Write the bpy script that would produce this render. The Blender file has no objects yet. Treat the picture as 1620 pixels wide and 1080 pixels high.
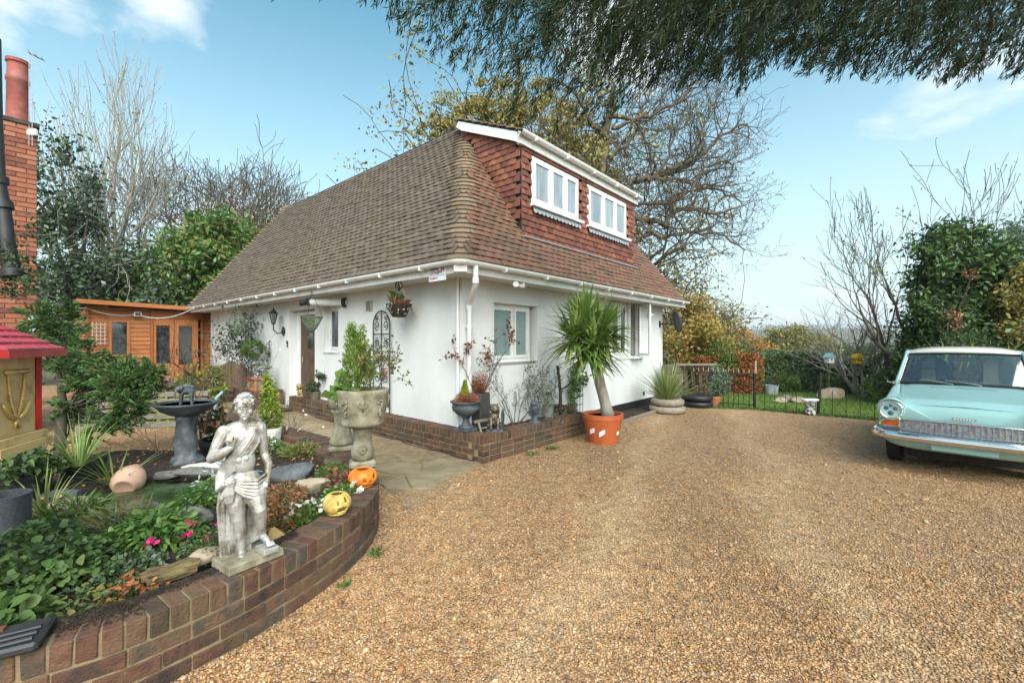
import bpy, math, random
import numpy as np
from mathutils import Vector, Matrix

R = math.radians
PI = math.pi
random.seed(7)
rng = np.random.default_rng(11)
sc = bpy.context.scene
COL = sc.collection

# ------------------------------------------------------------------ camera, sky, sun, exposure
cam_d = bpy.data.cameras.new('camera')
cam_d.sensor_width = 36.0
cam_d.lens = 15.56
cam_d.clip_start = 0.05
cam_d.clip_end = 6000
cam = bpy.data.objects.new('camera', cam_d)
COL.objects.link(cam)
cam.location = (0, 0, 1.5)
cam.rotation_euler = (PI / 2, 0, 0)
sc.camera = cam

SUN_EL, SUN_AZ = R(40), R(166)          # azimuth measured clockwise from +Y: behind the camera, to the right
world = bpy.data.worlds.new('World')
sc.world = world
world.use_nodes = True
wn, wl = world.node_tree.nodes, world.node_tree.links
wn.clear()
def N(nodes, typ, **kw):
    n = nodes.new(typ)
    for k, v in kw.items():
        setattr(n, k, v)
    return n
w_out = N(wn, 'ShaderNodeOutputWorld')
w_bg = N(wn, 'ShaderNodeBackground')
w_bg.inputs['Strength'].default_value = 0.122
w_sky = N(wn, 'ShaderNodeTexSky', sky_type='NISHITA', sun_disc=False)
w_sky.sun_elevation = SUN_EL
w_sky.sun_rotation = SUN_AZ
w_sky.air_density = 1.0
w_sky.dust_density = 1.2
w_sky.ozone_density = 1.6
w_tc = N(wn, 'ShaderNodeTexCoord')
w_sep = N(wn, 'ShaderNodeSeparateXYZ')
wl.new(w_tc.outputs['Generated'], w_sep.inputs[0])
# colour of clear sky pulled a little towards cyan
w_tint = N(wn, 'ShaderNodeMixRGB', blend_type='MULTIPLY')
w_tint.inputs[0].default_value = 1
w_tint.inputs[2].default_value = (0.50, 0.94, 0.80, 1)
wl.new(w_sky.outputs[0], w_tint.inputs[1])
# thin haze towards the horizon
w_hz = N(wn, 'ShaderNodeMapRange')
w_hz.inputs['From Min'].default_value = 0.62
w_hz.inputs['From Max'].default_value = -0.02
w_hz.inputs['To Min'].default_value = 0.0
w_hz.inputs['To Max'].default_value = 1.0
wl.new(w_sep.outputs['Z'], w_hz.inputs['Value'])
w_pw = N(wn, 'ShaderNodeMath', operation='POWER')
w_pw.inputs[1].default_value = 1.3
wl.new(w_hz.outputs[0], w_pw.inputs[0])
w_pm = N(wn, 'ShaderNodeMath', operation='MULTIPLY')
w_pm.inputs[1].default_value = 0.85
wl.new(w_pw.outputs[0], w_pm.inputs[0])
w_mixh = N(wn, 'ShaderNodeMixRGB')
w_mixh.inputs[2].default_value = (4.15, 4.3, 4.4, 1)
wl.new(w_pm.outputs[0], w_mixh.inputs[0])
wl.new(w_tint.outputs[0], w_mixh.inputs[1])
# clouds: noise on the plane of a cloud layer
w_zc = N(wn, 'ShaderNodeMath', operation='ADD'); w_zc.inputs[1].default_value = 0.22
wl.new(w_sep.outputs['Z'], w_zc.inputs[0])
w_zm = N(wn, 'ShaderNodeMath', operation='MAXIMUM'); w_zm.inputs[1].default_value = 0.05
wl.new(w_zc.outputs[0], w_zm.inputs[0])
w_dv = N(wn, 'ShaderNodeVectorMath', operation='DIVIDE')
w_cb = N(wn, 'ShaderNodeCombineXYZ')
for i in range(3):
    wl.new(w_zm.outputs[0], w_cb.inputs[i])
wl.new(w_tc.outputs['Generated'], w_dv.inputs[0])
wl.new(w_cb.outputs[0], w_dv.inputs[1])
w_ofs = N(wn, 'ShaderNodeVectorMath', operation='ADD')
w_ofs.inputs[1].default_value = (6.1, 3.3, 0.0)
wl.new(w_dv.outputs[0], w_ofs.inputs[0])
w_n = N(wn, 'ShaderNodeTexNoise')
w_n.inputs['Scale'].default_value = 1.15
w_n.inputs['Detail'].default_value = 8
w_n.inputs['Roughness'].default_value = 0.55
w_n.inputs['Distortion'].default_value = 0.25
wl.new(w_ofs.outputs[0], w_n.inputs['Vector'])
w_r = N(wn, 'ShaderNodeValToRGB')
w_r.color_ramp.elements[0].position = 0.53
w_r.color_ramp.elements[0].color = (0, 0, 0, 1)
w_r.color_ramp.elements[1].position = 0.64
w_r.color_ramp.elements[1].color = (1, 1, 1, 1)
wl.new(w_n.outputs['Fac'], w_r.inputs[0])
w_cm = N(wn, 'ShaderNodeMath', operation='MULTIPLY'); w_cm.inputs[1].default_value = 0.92
wl.new(w_r.outputs[0], w_cm.inputs[0])
w_mixc = N(wn, 'ShaderNodeMixRGB')
w_mixc.inputs[2].default_value = (4.7, 4.7, 4.75, 1)
wl.new(w_cm.outputs[0], w_mixc.inputs[0])
wl.new(w_mixh.outputs[0], w_mixc.inputs[1])
wl.new(w_mixc.outputs[0], w_bg.inputs['Color'])
wl.new(w_bg.outputs[0], w_out.inputs['Surface'])

sun_d = bpy.data.lights.new('sun', 'SUN')
sun_d.energy = 3.0
sun_d.angle = R(60)
sun_d.color = (1.0, 0.95, 0.88)
sun = bpy.data.objects.new('sun', sun_d)
COL.objects.link(sun)
sd = Vector((math.sin(SUN_AZ) * math.cos(SUN_EL), math.cos(SUN_AZ) * math.cos(SUN_EL), math.sin(SUN_EL)))
sun.rotation_euler = sd.to_track_quat('Z', 'Y').to_euler()
sun.location = (3, -5, 12)

vs = sc.view_settings
vs.view_transform = 'Standard'
vs.look = 'None'
vs.exposure = 1.3
vs.gamma = 1
vs.use_curve_mapping = False
sc.cycles.max_bounces = 6
sc.cycles.transparent_max_bounces = 8
sc.cycles.caustics_reflective = False
sc.cycles.caustics_refractive = False

# ------------------------------------------------------------------ object helpers
def tag(o, label=None, cat=None, group=None, kind=None):
    if label: o['label'] = label
    if cat: o['category'] = cat
    if group: o['group'] = group
    if kind: o['kind'] = kind
    return o

def thing(name, label, cat, loc=(0, 0, 0), rz=0.0, group=None):
    o = bpy.data.objects.new(name, None)
    o.empty_display_size = 0.1
    COL.objects.link(o)
    o.location = loc
    o.rotation_euler = (0, 0, rz)
    return tag(o, label, cat, group)

def put(name, me, parent=None, loc=None, rot=None, scale=None, kind=None):
    o = bpy.data.objects.new(name, me)
    COL.objects.link(o)
    if parent is not None: o.parent = parent
    if loc is not None: o.location = loc
    if rot is not None: o.rotation_euler = rot
    if scale is not None: o.scale = scale
    if kind: o['kind'] = kind
    return o

def np_mesh(name, V, F, mat=None, smooth=False):
    """fast mesh from arrays, every face with the same number of corners"""
    V = np.asarray(V, dtype=np.float32); F = np.asarray(F, dtype=np.int32)
    me = bpy.data.meshes.new(name)
    nf, k = F.shape
    me.vertices.add(len(V)); me.vertices.foreach_set('co', V.ravel())
    me.loops.add(nf * k); me.loops.foreach_set('vertex_index', F.ravel())
    me.polygons.add(nf)
    me.polygons.foreach_set('loop_start', np.arange(0, nf * k, k, dtype=np.int32))
    me.polygons.foreach_set('loop_total', np.full(nf, k, dtype=np.int32))
    if smooth:
        me.polygons.foreach_set('use_smooth', np.ones(nf, dtype=bool))
    me.update(calc_edges=True)
    if mat: me.materials.append(mat)
    return me

class MB:
    """collects shapes into one mesh"""
    def __init__(s, M=None):
        s.v = []; s.f = []; s.M = M
    def add(s, vs, fs):
        b = len(s.v)
        if s.M is not None:
            vs = [tuple(s.M @ Vector(p)) for p in vs]
        s.v.extend([tuple(p) for p in vs])
        s.f.extend([tuple(i + b for i in f) for f in fs])
        return s
    def box(s, c, d, rz=0.0, M=None):
        x, y, z = d[0] / 2, d[1] / 2, d[2] / 2
        vs = [(-x, -y, -z), (x, -y, -z), (x, y, -z), (-x, y, -z), (-x, -y, z), (x, -y, z), (x, y, z), (-x, y, z)]
        if M is None:
            ca, sa = math.cos(rz), math.sin(rz)
            vs = [(c[0] + a * ca - b * sa, c[1] + a * sa + b * ca, c[2] + e) for a, b, e in vs]
        else:
            vs = [tuple(Vector(c) + M @ Vector(p)) for p in vs]
        return s.add(vs, [(3, 2, 1, 0), (4, 5, 6, 7), (0, 1, 5, 4), (1, 2, 6, 5), (2, 3, 7, 6), (3, 0, 4, 7)])
    def span(s, a, b):
        return s.box([(a[i] + b[i]) / 2 for i in range(3)], [abs(b[i] - a[i]) for i in range(3)])
    def cbox(s, c, d, bv=0.004, jit=0.0, rz=0.0):
        """box with chamfered edges"""
        x, y, z = d[0] / 2, d[1] / 2, d[2] / 2
        vs = []
        for sx in (-1, 1):
            for sy in (-1, 1):
                for sz in (-1, 1):
                    j = [random.uniform(-jit, jit) for _ in range(3)]
                    vs.append((sx * x + j[0], sy * (y - bv) + j[1], sz * (z - bv) + j[2]))
                    vs.append((sx * (x - bv) + j[0], sy * y + j[1], sz * (z - bv) + j[2]))
                    vs.append((sx * (x - bv) + j[0], sy * (y - bv) + j[1], sz * z + j[2]))
        I = lambda sx, sy, sz, k: ((sx * 4 + sy * 2 + sz) * 3 + k)
        fs = []
        for a in (0, 1):
            q = [(0, 0), (1, 0), (1, 1), (0, 1)]
            fx = [I(a, p, r, 0) for p, r in q]; fy = [I(p, a, r, 1) for p, r in q]; fz = [I(p, r, a, 2) for p, r in q]
            fs.append(fx if a else fx[::-1]); fs.append(fy[::-1] if a else fy); fs.append(fz if a else fz[::-1])
        for a in (0, 1):
            for b in (0, 1):
                f1 = [I(a, b, 0, 0), I(a, b, 1, 0), I(a, b, 1, 1), I(a, b, 0, 1)]
                f2 = [I(a, 0, b, 0), I(a, 1, b, 0), I(a, 1, b, 2), I(a, 0, b, 2)]
                f3 = [I(0, a, b, 1), I(1, a, b, 1), I(1, a, b, 2), I(0, a, b, 2)]
                fs.append(f1 if a != b else f1[::-1]); fs.append(f2[::-1] if a != b else f2); fs.append(f3 if a != b else f3[::-1])
                for cc in (0, 1):
                    t = [I(a, b, cc, 0), I(a, b, cc, 1), I(a, b, cc, 2)]
                    fs.append(t if (a + b + cc) % 2 == 1 else t[::-1])
        ca, sa = math.cos(rz), math.sin(rz)
        vs = [(c[0] + p[0] * ca - p[1] * sa, c[1] + p[0] * sa + p[1] * ca, c[2] + p[2]) for p in vs]
        return s.add(vs, fs)
    def tube(s, pts, rad, n=8, cap=True):
        P = [Vector(p) for p in pts]
        if not hasattr(rad, '__len__'): rad = [rad] * len(P)
        vs, fs = [], []
        ref = None
        for i, p in enumerate(P):
            t = (P[min(i + 1, len(P) - 1)] - P[max(i - 1, 0)])
            if t.length < 1e-9: t = Vector((0, 0, 1))
            t.normalize()
            if ref is None:
                ref = Vector((0, 0, 1)) if abs(t.z) < 0.9 else Vector((1, 0, 0))
            a = (ref - t * ref.dot(t))
            if a.length < 1e-6: a = t.orthogonal()
            a.normalize(); ref = a
            b = t.cross(a)
            for k in range(n):
                an = 2 * PI * k / n
                vs.append(tuple(p + (a * math.cos(an) + b * math.sin(an)) * rad[i]))
        for i in range(len(P) - 1):
            for k in range(n):
                k2 = (k + 1) % n
                fs.append((i * n + k, i * n + k2, (i + 1) * n + k2, (i + 1) * n + k))
        if cap:
            fs.append(tuple(range(n))[::-1]); fs.append(tuple(range((len(P) - 1) * n, len(P) * n)))
        return s.add(vs, fs)
    def lathe(s, prof, n=24, c=(0, 0, 0), M=None, wob=None, a0=0.0):
        vs, fs = [], []
        for j, (r, z) in enumerate(prof):
            for k in range(n):
                an = 2 * PI * k / n + a0
                rr = r * (wob(an, z) if wob else 1)
                p = Vector((rr * math.cos(an), rr * math.sin(an), z))
                if M is not None: p = M @ p
                vs.append((c[0] + p.x, c[1] + p.y, c[2] + p.z))
        for j in range(len(prof) - 1):
            for k in range(n):
                k2 = (k + 1) % n
                fs.append((j * n + k, j * n + k2, (j + 1) * n + k2, (j + 1) * n + k))
        if prof[0][0] > 1e-5: fs.append(tuple(range(n))[::-1])
        if prof[-1][0] > 1e-5: fs.append(tuple(range((len(prof) - 1) * n, len(prof) * n)))
        return s.add(vs, fs)
    def ell(s, c, r, n=12, m=8, M=None):
        vs, fs = [], []
        for j in range(m + 1):
            th = PI * j / m
            for k in range(n):
                an = 2 * PI * k / n
                p = Vector((r[0] * math.sin(th) * math.cos(an), r[1] * math.sin(th) * math.sin(an), -r[2] * math.cos(th)))
                if M is not None: p = M @ p
                vs.append((c[0] + p.x, c[1] + p.y, c[2] + p.z))
        for j in range(m):
            for k in range(n):
                k2 = (k + 1) % n
                fs.append((j * n + k, j * n + k2, (j + 1) * n + k2, (j + 1) * n + k))
        return s.add(vs, fs)
    def poly(s, pts):
        return s.add(pts, [tuple(range(len(pts)))])
    def prism(s, pts, d):
        """polygon extruded by the vector d"""
        n = len(pts)
        vs = list(pts) + [(p[0] + d[0], p[1] + d[1], p[2] + d[2]) for p in pts]
        fs = [tuple(range(n))[::-1], tuple(range(n, 2 * n))] + [(i, (i + 1) % n, n + (i + 1) % n, n + i) for i in range(n)]
        return s.add(vs, fs)
    def blade(s, p0, d, L, w, droop=0.5, n=5, fold=0.25, roll=0.0):
        """long leaf: a folded strip that bends down"""
        d = Vector(d).normalized(); p = Vector(p0)
        side = d.cross(Vector((0, 0, 1)))
        if side.length < 0.05: side = Vector((math.cos(roll), math.sin(roll), 0))
        side.normalize()
        vs, fs = [], []
        st = L / n
        for i in range(n + 1):
            t = i / n
            ww = w * (0.55 + 0.9 * t if t < 0.45 else 0.955 * (1 - t) / 0.55 + 0.0) * 0.5
            if i == n: ww = 0.0008
            up = side.cross(d).normalized()
            vs += [tuple(p + side * ww + up * ww * fold), tuple(p), tuple(p - side * ww + up * ww * fold)]
            p = p + d * st
            d = (d + Vector((0, 0, -1)) * droop * (t + 0.15) * (1 - abs(d.z) * 0.3 if d.z < 0 else 1) * (1.6 / n)).normalized()
        for i in range(n):
            a = i * 3
            fs += [(a, a + 1, a + 4, a + 3), (a + 1, a + 2, a + 5, a + 4)]
        return s.add(vs, fs)
    def mesh(s, name, mat=None, smooth=False):
        me = bpy.data.meshes.new(name)
        me.from_pydata(s.v, [], s.f)
        if smooth:
            me.polygons.foreach_set('use_smooth', np.ones(len(me.polygons), dtype=bool))
        me.update()
        if mat: me.materials.append(mat)
        return me
    def build(s, name, mat=None, parent=None, smooth=False, kind=None, loc=None, rot=None):
        me = s.mesh(name, mat, smooth)
        if smooth == 'auto':
            me.polygons.foreach_set('use_smooth', np.ones(len(me.polygons), dtype=bool))
            try: me.set_sharp_from_angle(angle=R(38))
            except Exception: pass
        return put(name, me, parent, loc, rot, None, kind)

def fused(name, mb, voxel, mat, parent=None, smooth_it=3, factor=0.6, loc=None, rot=None, disp=0.0, dscale=0.02):
    """union of overlapping closed shapes -> one continuous skin"""
    me = mb.mesh('tmp')
    o = bpy.data.objects.new('tmp', me); COL.objects.link(o)
    m = o.modifiers.new('r', 'REMESH'); m.mode = 'VOXEL'; m.voxel_size = voxel; m.use_smooth_shade = True
    if smooth_it:
        k = o.modifiers.new('s', 'SMOOTH'); k.factor = factor; k.iterations = smooth_it
    dg = bpy.context.evaluated_depsgraph_get(); dg.update()
    res = bpy.data.meshes.new_from_object(o.evaluated_get(dg))
    bpy.data.objects.remove(o); bpy.data.meshes.remove(me)
    res.name = name
    res.polygons.foreach_set('use_smooth', np.ones(len(res.polygons), dtype=bool))
    res.materials.clear(); res.materials.append(mat)
    return put(name, res, parent, loc, rot)

def text_obj(name, s, size, mat, parent, M, depth=0.0008, align='LEFT', bold=0.0, sx=1.0):
    cu = bpy.data.curves.new(name, 'FONT')
    cu.body = s; cu.size = size; cu.extrude = depth; cu.align_x = align; cu.offset = bold
    o = bpy.data.objects.new('tmp', cu); COL.objects.link(o)
    dg = bpy.context.evaluated_depsgraph_get(); dg.update()
    me = bpy.data.meshes.new_from_object(o.evaluated_get(dg))
    bpy.data.objects.remove(o)
    me.transform(M @ Matrix.Diagonal((sx, 1, 1, 1)))
    me.materials.clear(); me.materials.append(mat)
    return put(name, me, parent)

# ------------------------------------------------------------------ materials
def ramp_set(r, cols):
    n = len(cols)
    el = r.color_ramp.elements
    while len(el) < n: el.new(0.5)
    for i, c in enumerate(cols):
        el[i].position = i / (n - 1) if n > 1 else 0
        el[i].color = (c[0], c[1], c[2], 1)

def mat(name, cols, scale=6.0, rough=0.7, bump=0.0, bscale=40.0, metal=0.0, rnd=0.0, spec=0.4, detail=4.0,
        dirt=None, leaf=0.0, coat=0.0, world_co=False, bdist=0.01, stretch=None, rvar=0.0, contrast=0.3):
    m = bpy.data.materials.new(name)
    m.use_nodes = True
    nt = m.node_tree; n = nt.nodes; l = nt.links
    bs = n['Principled BSDF']
    bs.inputs['Roughness'].default_value = rough
    bs.inputs['Metallic'].default_value = metal
    bs.inputs['Specular IOR Level'].default_value = spec
    if coat:
        bs.inputs['Coat Weight'].default_value = coat
        bs.inputs['Coat Roughness'].default_value = 0.06
    geo = N(n, 'ShaderNodeNewGeometry')
    if world_co:
        vec = geo.outputs['Position']
    else:
        tc = N(n, 'ShaderNodeTexCoord'); vec = tc.outputs['Object']
    oi = N(n, 'ShaderNodeObjectInfo')
    if rnd > 0 and not world_co:
        sh = N(n, 'ShaderNodeVectorMath', operation='ADD')
        ml = N(n, 'ShaderNodeMath', operation='MULTIPLY'); ml.inputs[1].default_value = 37.0
        l.new(oi.outputs['Random'], ml.inputs[0])
        l.new(vec, sh.inputs[0]); l.new(ml.outputs[0], sh.inputs[1]); vec = sh.outputs[0]
    if stretch:
        mp = N(n, 'ShaderNodeMapping'); mp.inputs['Scale'].default_value = stretch
        l.new(vec, mp.inputs['Vector']); vec = mp.outputs[0]
    no = N(n, 'ShaderNodeTexNoise')
    no.inputs['Scale'].default_value = scale; no.inputs['Detail'].default_value = detail; no.inputs['Roughness'].default_value = 0.6
    l.new(vec, no.inputs['Vector'])
    mr = N(n, 'ShaderNodeMapRange')
    mr.inputs['From Min'].default_value = contrast; mr.inputs['From Max'].default_value = 1 - contrast
    l.new(no.outputs['Fac'], mr.inputs['Value'])
    fac = mr.outputs[0]
    if rnd > 0:
        ad = N(n, 'ShaderNodeMath', operation='ADD'); l.new(oi.outputs['Random'], ad.inputs[0]); l.new(geo.outputs['Random Per Island'], ad.inputs[1])
        fr = N(n, 'ShaderNodeMath', operation='FRACT'); l.new(ad.outputs[0], fr.inputs[0])
        mx = N(n, 'ShaderNodeMix'); mx.data_type = 'FLOAT'; mx.inputs[0].default_value = rnd
        l.new(fac, mx.inputs[2]); l.new(fr.outputs[0], mx.inputs[3]); fac = mx.outputs[0]
    rp = N(n, 'ShaderNodeValToRGB'); ramp_set(rp, cols)
    l.new(fac, rp.inputs[0])
    colr = rp.outputs[0]
    if dirt:
        dc, am, dsc = dirt
        n2 = N(n, 'ShaderNodeTexNoise'); n2.inputs['Scale'].default_value = dsc; n2.inputs['Detail'].default_value = 6; n2.inputs['Roughness'].default_value = 0.65
        l.new(geo.outputs['Position'], n2.inputs['Vector'])
        m2 = N(n, 'ShaderNodeMapRange'); m2.inputs['From Min'].default_value = 0.5; m2.inputs['From Max'].default_value = 0.7; m2.inputs['To Max'].default_value = am
        l.new(n2.outputs['Fac'], m2.inputs['Value'])
        md = N(n, 'ShaderNodeMixRGB'); md.inputs[2].default_value = (dc[0], dc[1], dc[2], 1)
        l.new(m2.outputs[0], md.inputs[0]); l.new(colr, md.inputs[1]); colr = md.outputs[0]
    l.new(colr, bs.inputs['Base Color'])
    if rvar:
        rm = N(n, 'ShaderNodeMapRange'); rm.inputs['To Min'].default_value = max(0.02, rough - rvar); rm.inputs['To Max'].default_value = min(1, rough + rvar)
        l.new(no.outputs['Fac'], rm.inputs['Value']); l.new(rm.outputs[0], bs.inputs['Roughness'])
    if bump:
        nb = N(n, 'ShaderNodeTexNoise'); nb.inputs['Scale'].default_value = bscale; nb.inputs['Detail'].default_value = 5; nb.inputs['Roughness'].default_value = 0.65
        l.new(vec, nb.inputs['Vector'])
        bm_ = N(n, 'ShaderNodeBump'); bm_.inputs['Strength'].default_value = bump; bm_.inputs['Distance'].default_value = bdist
        l.new(nb.outputs['Fac'], bm_.inputs['Height']); l.new(bm_.outputs[0], bs.inputs['Normal'])
    if leaf:
        tr = N(n, 'ShaderNodeBsdfTranslucent'); l.new(colr, tr.inputs['Color'])
        ms = N(n, 'ShaderNodeMixShader'); ms.inputs[0].default_value = leaf
        l.new(bs.outputs[0], ms.inputs[1]); l.new(tr.outputs[0], ms.inputs[2])
        l.new(ms.outputs[0], n['Material Output'].inputs['Surface'])
    return m

def add_tracks(m):
    n = m.node_tree.nodes; l = m.node_tree.links; bs = n['Principled BSDF']
    src = bs.inputs['Base Color'].links[0].from_socket; geo = N(n, 'ShaderNodeNewGeometry')
    tm = track_mask(n, l, geo); tf = N(n, 'ShaderNodeMath', operation='MULTIPLY'); tf.inputs[1].default_value = 0.5; l.new(tm, tf.inputs[0])
    tx = N(n, 'ShaderNodeMixRGB'); tx.inputs[2].default_value = (0.58, 0.41, 0.24, 1); l.new(tf.outputs[0], tx.inputs[0]); l.new(src, tx.inputs[1]); l.new(clumpy(n, l, geo, tx.outputs[0]), bs.inputs['Base Color'])

def glass_mat(name, tint, opacity=0.35, rough=0.03):
    m = bpy.data.materials.new(name); m.use_nodes = True
    n = m.node_tree.nodes; l = m.node_tree.links
    bs = n['Principled BSDF']
    bs.inputs['Base Color'].default_value = (*tint, 1); bs.inputs['Roughness'].default_value = rough
    bs.inputs['Specular IOR Level'].default_value = 0.6
    tr = N(n, 'ShaderNodeBsdfTransparent'); tr.inputs['Color'].default_value = (0.85, 0.9, 0.9, 1)
    gl = N(n, 'ShaderNodeBsdfGlossy'); gl.inputs['Roughness'].default_value = rough
    fr = N(n, 'ShaderNodeFresnel'); fr.inputs['IOR'].default_value = 1.5
    m1 = N(n, 'ShaderNodeMixShader'); m1.inputs[0].default_value = opacity
    m2 = N(n, 'ShaderNodeMixShader')
    fa = N(n, 'ShaderNodeMath', operation='ADD'); fa.inputs[1].default_value = 0.08; l.new(fr.outputs[0], fa.inputs[0])
    l.new(tr.outputs[0], m1.inputs[1]); l.new(bs.outputs[0], m1.inputs[2])
    l.new(fa.outputs[0], m2.inputs[0]); l.new(m1.outputs[0], m2.inputs[1]); l.new(gl.outputs[0], m2.inputs[2])
    l.new(m2.outputs[0], n['Material Output'].inputs['Surface'])
    return m

def track_mask(n, l, geo):
    """paler compacted wheel tracks running from the near left towards the car"""
    sp = N(n, 'ShaderNodeSeparateXYZ'); l.new(geo.outputs['Position'], sp.inputs[0])
    nz = N(n, 'ShaderNodeTexNoise'); nz.inputs['Scale'].default_value = 0.7; nz.inputs['Detail'].default_value = 4; l.new(geo.outputs['Position'], nz.inputs['Vector'])
    a = N(n, 'ShaderNodeMath', operation='MULTIPLY'); a.inputs[1].default_value = -0.42; l.new(sp.outputs['Y'], a.inputs[0])
    b = N(n, 'ShaderNodeMath', operation='ADD'); l.new(sp.outputs['X'], b.inputs[0]); l.new(a.outputs[0], b.inputs[1])
    c = N(n, 'ShaderNodeMath', operation='MULTIPLY_ADD'); c.inputs[1].default_value = 1.5; l.new(nz.outputs['Fac'], c.inputs[0]); l.new(b.outputs[0], c.inputs[2])
    mr = N(n, 'ShaderNodeMapRange'); mr.inputs['From Min'].default_value = -1.2; mr.inputs['From Max'].default_value = 2.8; l.new(c.outputs[0], mr.inputs['Value'])
    rp = N(n, 'ShaderNodeValToRGB'); e = rp.color_ramp.elements
    pts = [(0.0, 0.15), (0.22, 0.1), (0.30, 1.0), (0.38, 0.25), (0.60, 0.1), (0.68, 1.0), (0.76, 0.35), (1.0, 0.2)]
    while len(e) < len(pts): e.new(0.5)
    for i, (p, v) in enumerate(pts): e[i].position = p; e[i].color = (v, v, v, 1)
    l.new(mr.outputs[0], rp.inputs[0]); return rp.outputs[0]

def clumpy(n, l, geo, src, lo=0.72, hi=1.22):
    nz = N(n, 'ShaderNodeTexNoise'); nz.inputs['Scale'].default_value = 11; nz.inputs['Detail'].default_value = 7; nz.inputs['Roughness'].default_value = 0.75; l.new(geo.outputs['Position'], nz.inputs['Vector'])
    mr = N(n, 'ShaderNodeMapRange'); mr.inputs['From Min'].default_value = 0.36; mr.inputs['From Max'].default_value = 0.64; mr.inputs['To Min'].default_value = lo; mr.inputs['To Max'].default_value = hi; l.new(nz.outputs['Fac'], mr.inputs['Value'])
    mu = N(n, 'ShaderNodeVectorMath', operation='SCALE'); l.new(src, mu.inputs[0]); l.new(mr.outputs[0], mu.inputs['Scale']); return mu.outputs[0]

def gravel_mat(name, cols, scale, dark):
    m = bpy.data.materials.new(name); m.use_nodes = True
    n = m.node_tree.nodes; l = m.node_tree.links
    bs = n['Principled BSDF']; bs.inputs['Roughness'].default_value = 0.75
    geo = N(n, 'ShaderNodeNewGeometry')
    vo = N(n, 'ShaderNodeTexVoronoi'); vo.inputs['Scale'].default_value = scale; vo.inputs['Randomness'].default_value = 1
    l.new(geo.outputs['Position'], vo.inputs['Vector'])
    sp = N(n, 'ShaderNodeSeparateColor'); l.new(vo.outputs['Color'], sp.inputs[0])
    rp = N(n, 'ShaderNodeValToRGB'); ramp_set(rp, cols); l.new(sp.outputs[0], rp.inputs[0])
    # gaps between the stones
    mr = N(n, 'ShaderNodeMapRange'); mr.inputs['From Min'].default_value = 0.25; mr.inputs['From Max'].default_value = 0.62
    mr.inputs['To Min'].default_value = 0.0; mr.inputs['To Max'].default_value = 0.55
    l.new(vo.outputs['Distance'], mr.inputs['Value'])
    mx = N(n, 'ShaderNodeMixRGB'); mx.inputs[2].default_value = (*dark, 1)
    l.new(mr.outputs[0], mx.inputs[0]); l.new(rp.outputs[0], mx.inputs[1])
    # worn, paler and damper patches
    mpg = N(n, 'ShaderNodeMapping'); mpg.inputs['Rotation'].default_value = (0, 0, R(24)); mpg.inputs['Scale'].default_value = (1.9, 0.45, 1); l.new(geo.outputs['Position'], mpg.inputs['Vector'])
    n2 = N(n, 'ShaderNodeTexNoise'); n2.inputs['Scale'].default_value = 0.55; n2.inputs['Detail'].default_value = 5; l.new(mpg.outputs[0], n2.inputs['Vector'])
    m2 = N(n, 'ShaderNodeMapRange'); m2.inputs['From Min'].default_value = 0.35; m2.inputs['From Max'].default_value = 0.7
    m2.inputs['To Min'].default_value = 0.85; m2.inputs['To Max'].default_value = 1.35; l.new(n2.outputs['Fac'], m2.inputs['Value'])
    mu = N(n, 'ShaderNodeVectorMath', operation='SCALE'); l.new(mx.outputs[0], mu.inputs[0]); l.new(m2.outputs[0], mu.inputs['Scale'])
    tm = track_mask(n, l, geo); tf = N(n, 'ShaderNodeMath', operation='MULTIPLY'); tf.inputs[1].default_value = 0.42; l.new(tm, tf.inputs[0])
    tx = N(n, 'ShaderNodeMixRGB'); tx.inputs[2].default_value = (0.55, 0.385, 0.22, 1); l.new(tf.outputs[0], tx.inputs[0]); l.new(mu.outputs[0], tx.inputs[1])
    l.new(clumpy(n, l, geo, tx.outputs[0], 0.62, 1.2), bs.inputs['Base Color'])
    bm_ = N(n, 'ShaderNodeBump'); bm_.inputs['Strength'].default_value = 1.0; bm_.inputs['Distance'].default_value = 0.012; bm_.invert = True
    l.new(vo.outputs['Distance'], bm_.inputs['Height']); l.new(bm_.outputs[0], bs.inputs['Normal'])
    return m

GRAV = [(0.065, 0.035, 0.019), (0.28, 0.132, 0.048), (0.43, 0.225, 0.088), (0.51, 0.295, 0.125), (0.35, 0.145, 0.052), (0.56, 0.385, 0.21), (0.24, 0.16, 0.105), (0.66, 0.50, 0.33)]
M_ = {}
M_['gravel'] = gravel_mat('gravel', GRAV, 62, (0.20, 0.125, 0.07))
M_['pebble'] = mat('pebble', GRAV, rnd=0.92, rough=0.6, scale=60, bump=0.15, bscale=200, dirt=((0.17, 0.105, 0.06), 0.45, 0.9))
add_tracks(M_['pebble'])
M_['render_white'] = mat('painted_render', [(0.64, 0.645, 0.65), (0.75, 0.75, 0.745)], scale=1.0, rough=0.85, bump=0.5, bscale=70, bdist=0.006, world_co=True, stretch=(1.6, 1.6, 0.5), detail=8, dirt=((0.50, 0.50, 0.46), 0.35, 1.9))
M_['upvc'] = mat('white_plastic', [(0.74, 0.74, 0.73), (0.80, 0.80, 0.79)], scale=3, rough=0.35, dirt=((0.45, 0.45, 0.4), 0.3, 4))
M_['fascia'] = mat('white_board_paint', [(0.66, 0.66, 0.65), (0.78, 0.78, 0.77)], scale=4, rough=0.5, dirt=((0.4, 0.4, 0.38), 0.35, 3))
M_['soffit'] = mat('soffit_paint', [(0.60, 0.58, 0.55), (0.70, 0.69, 0.66)], scale=2, rough=0.7)
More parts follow.
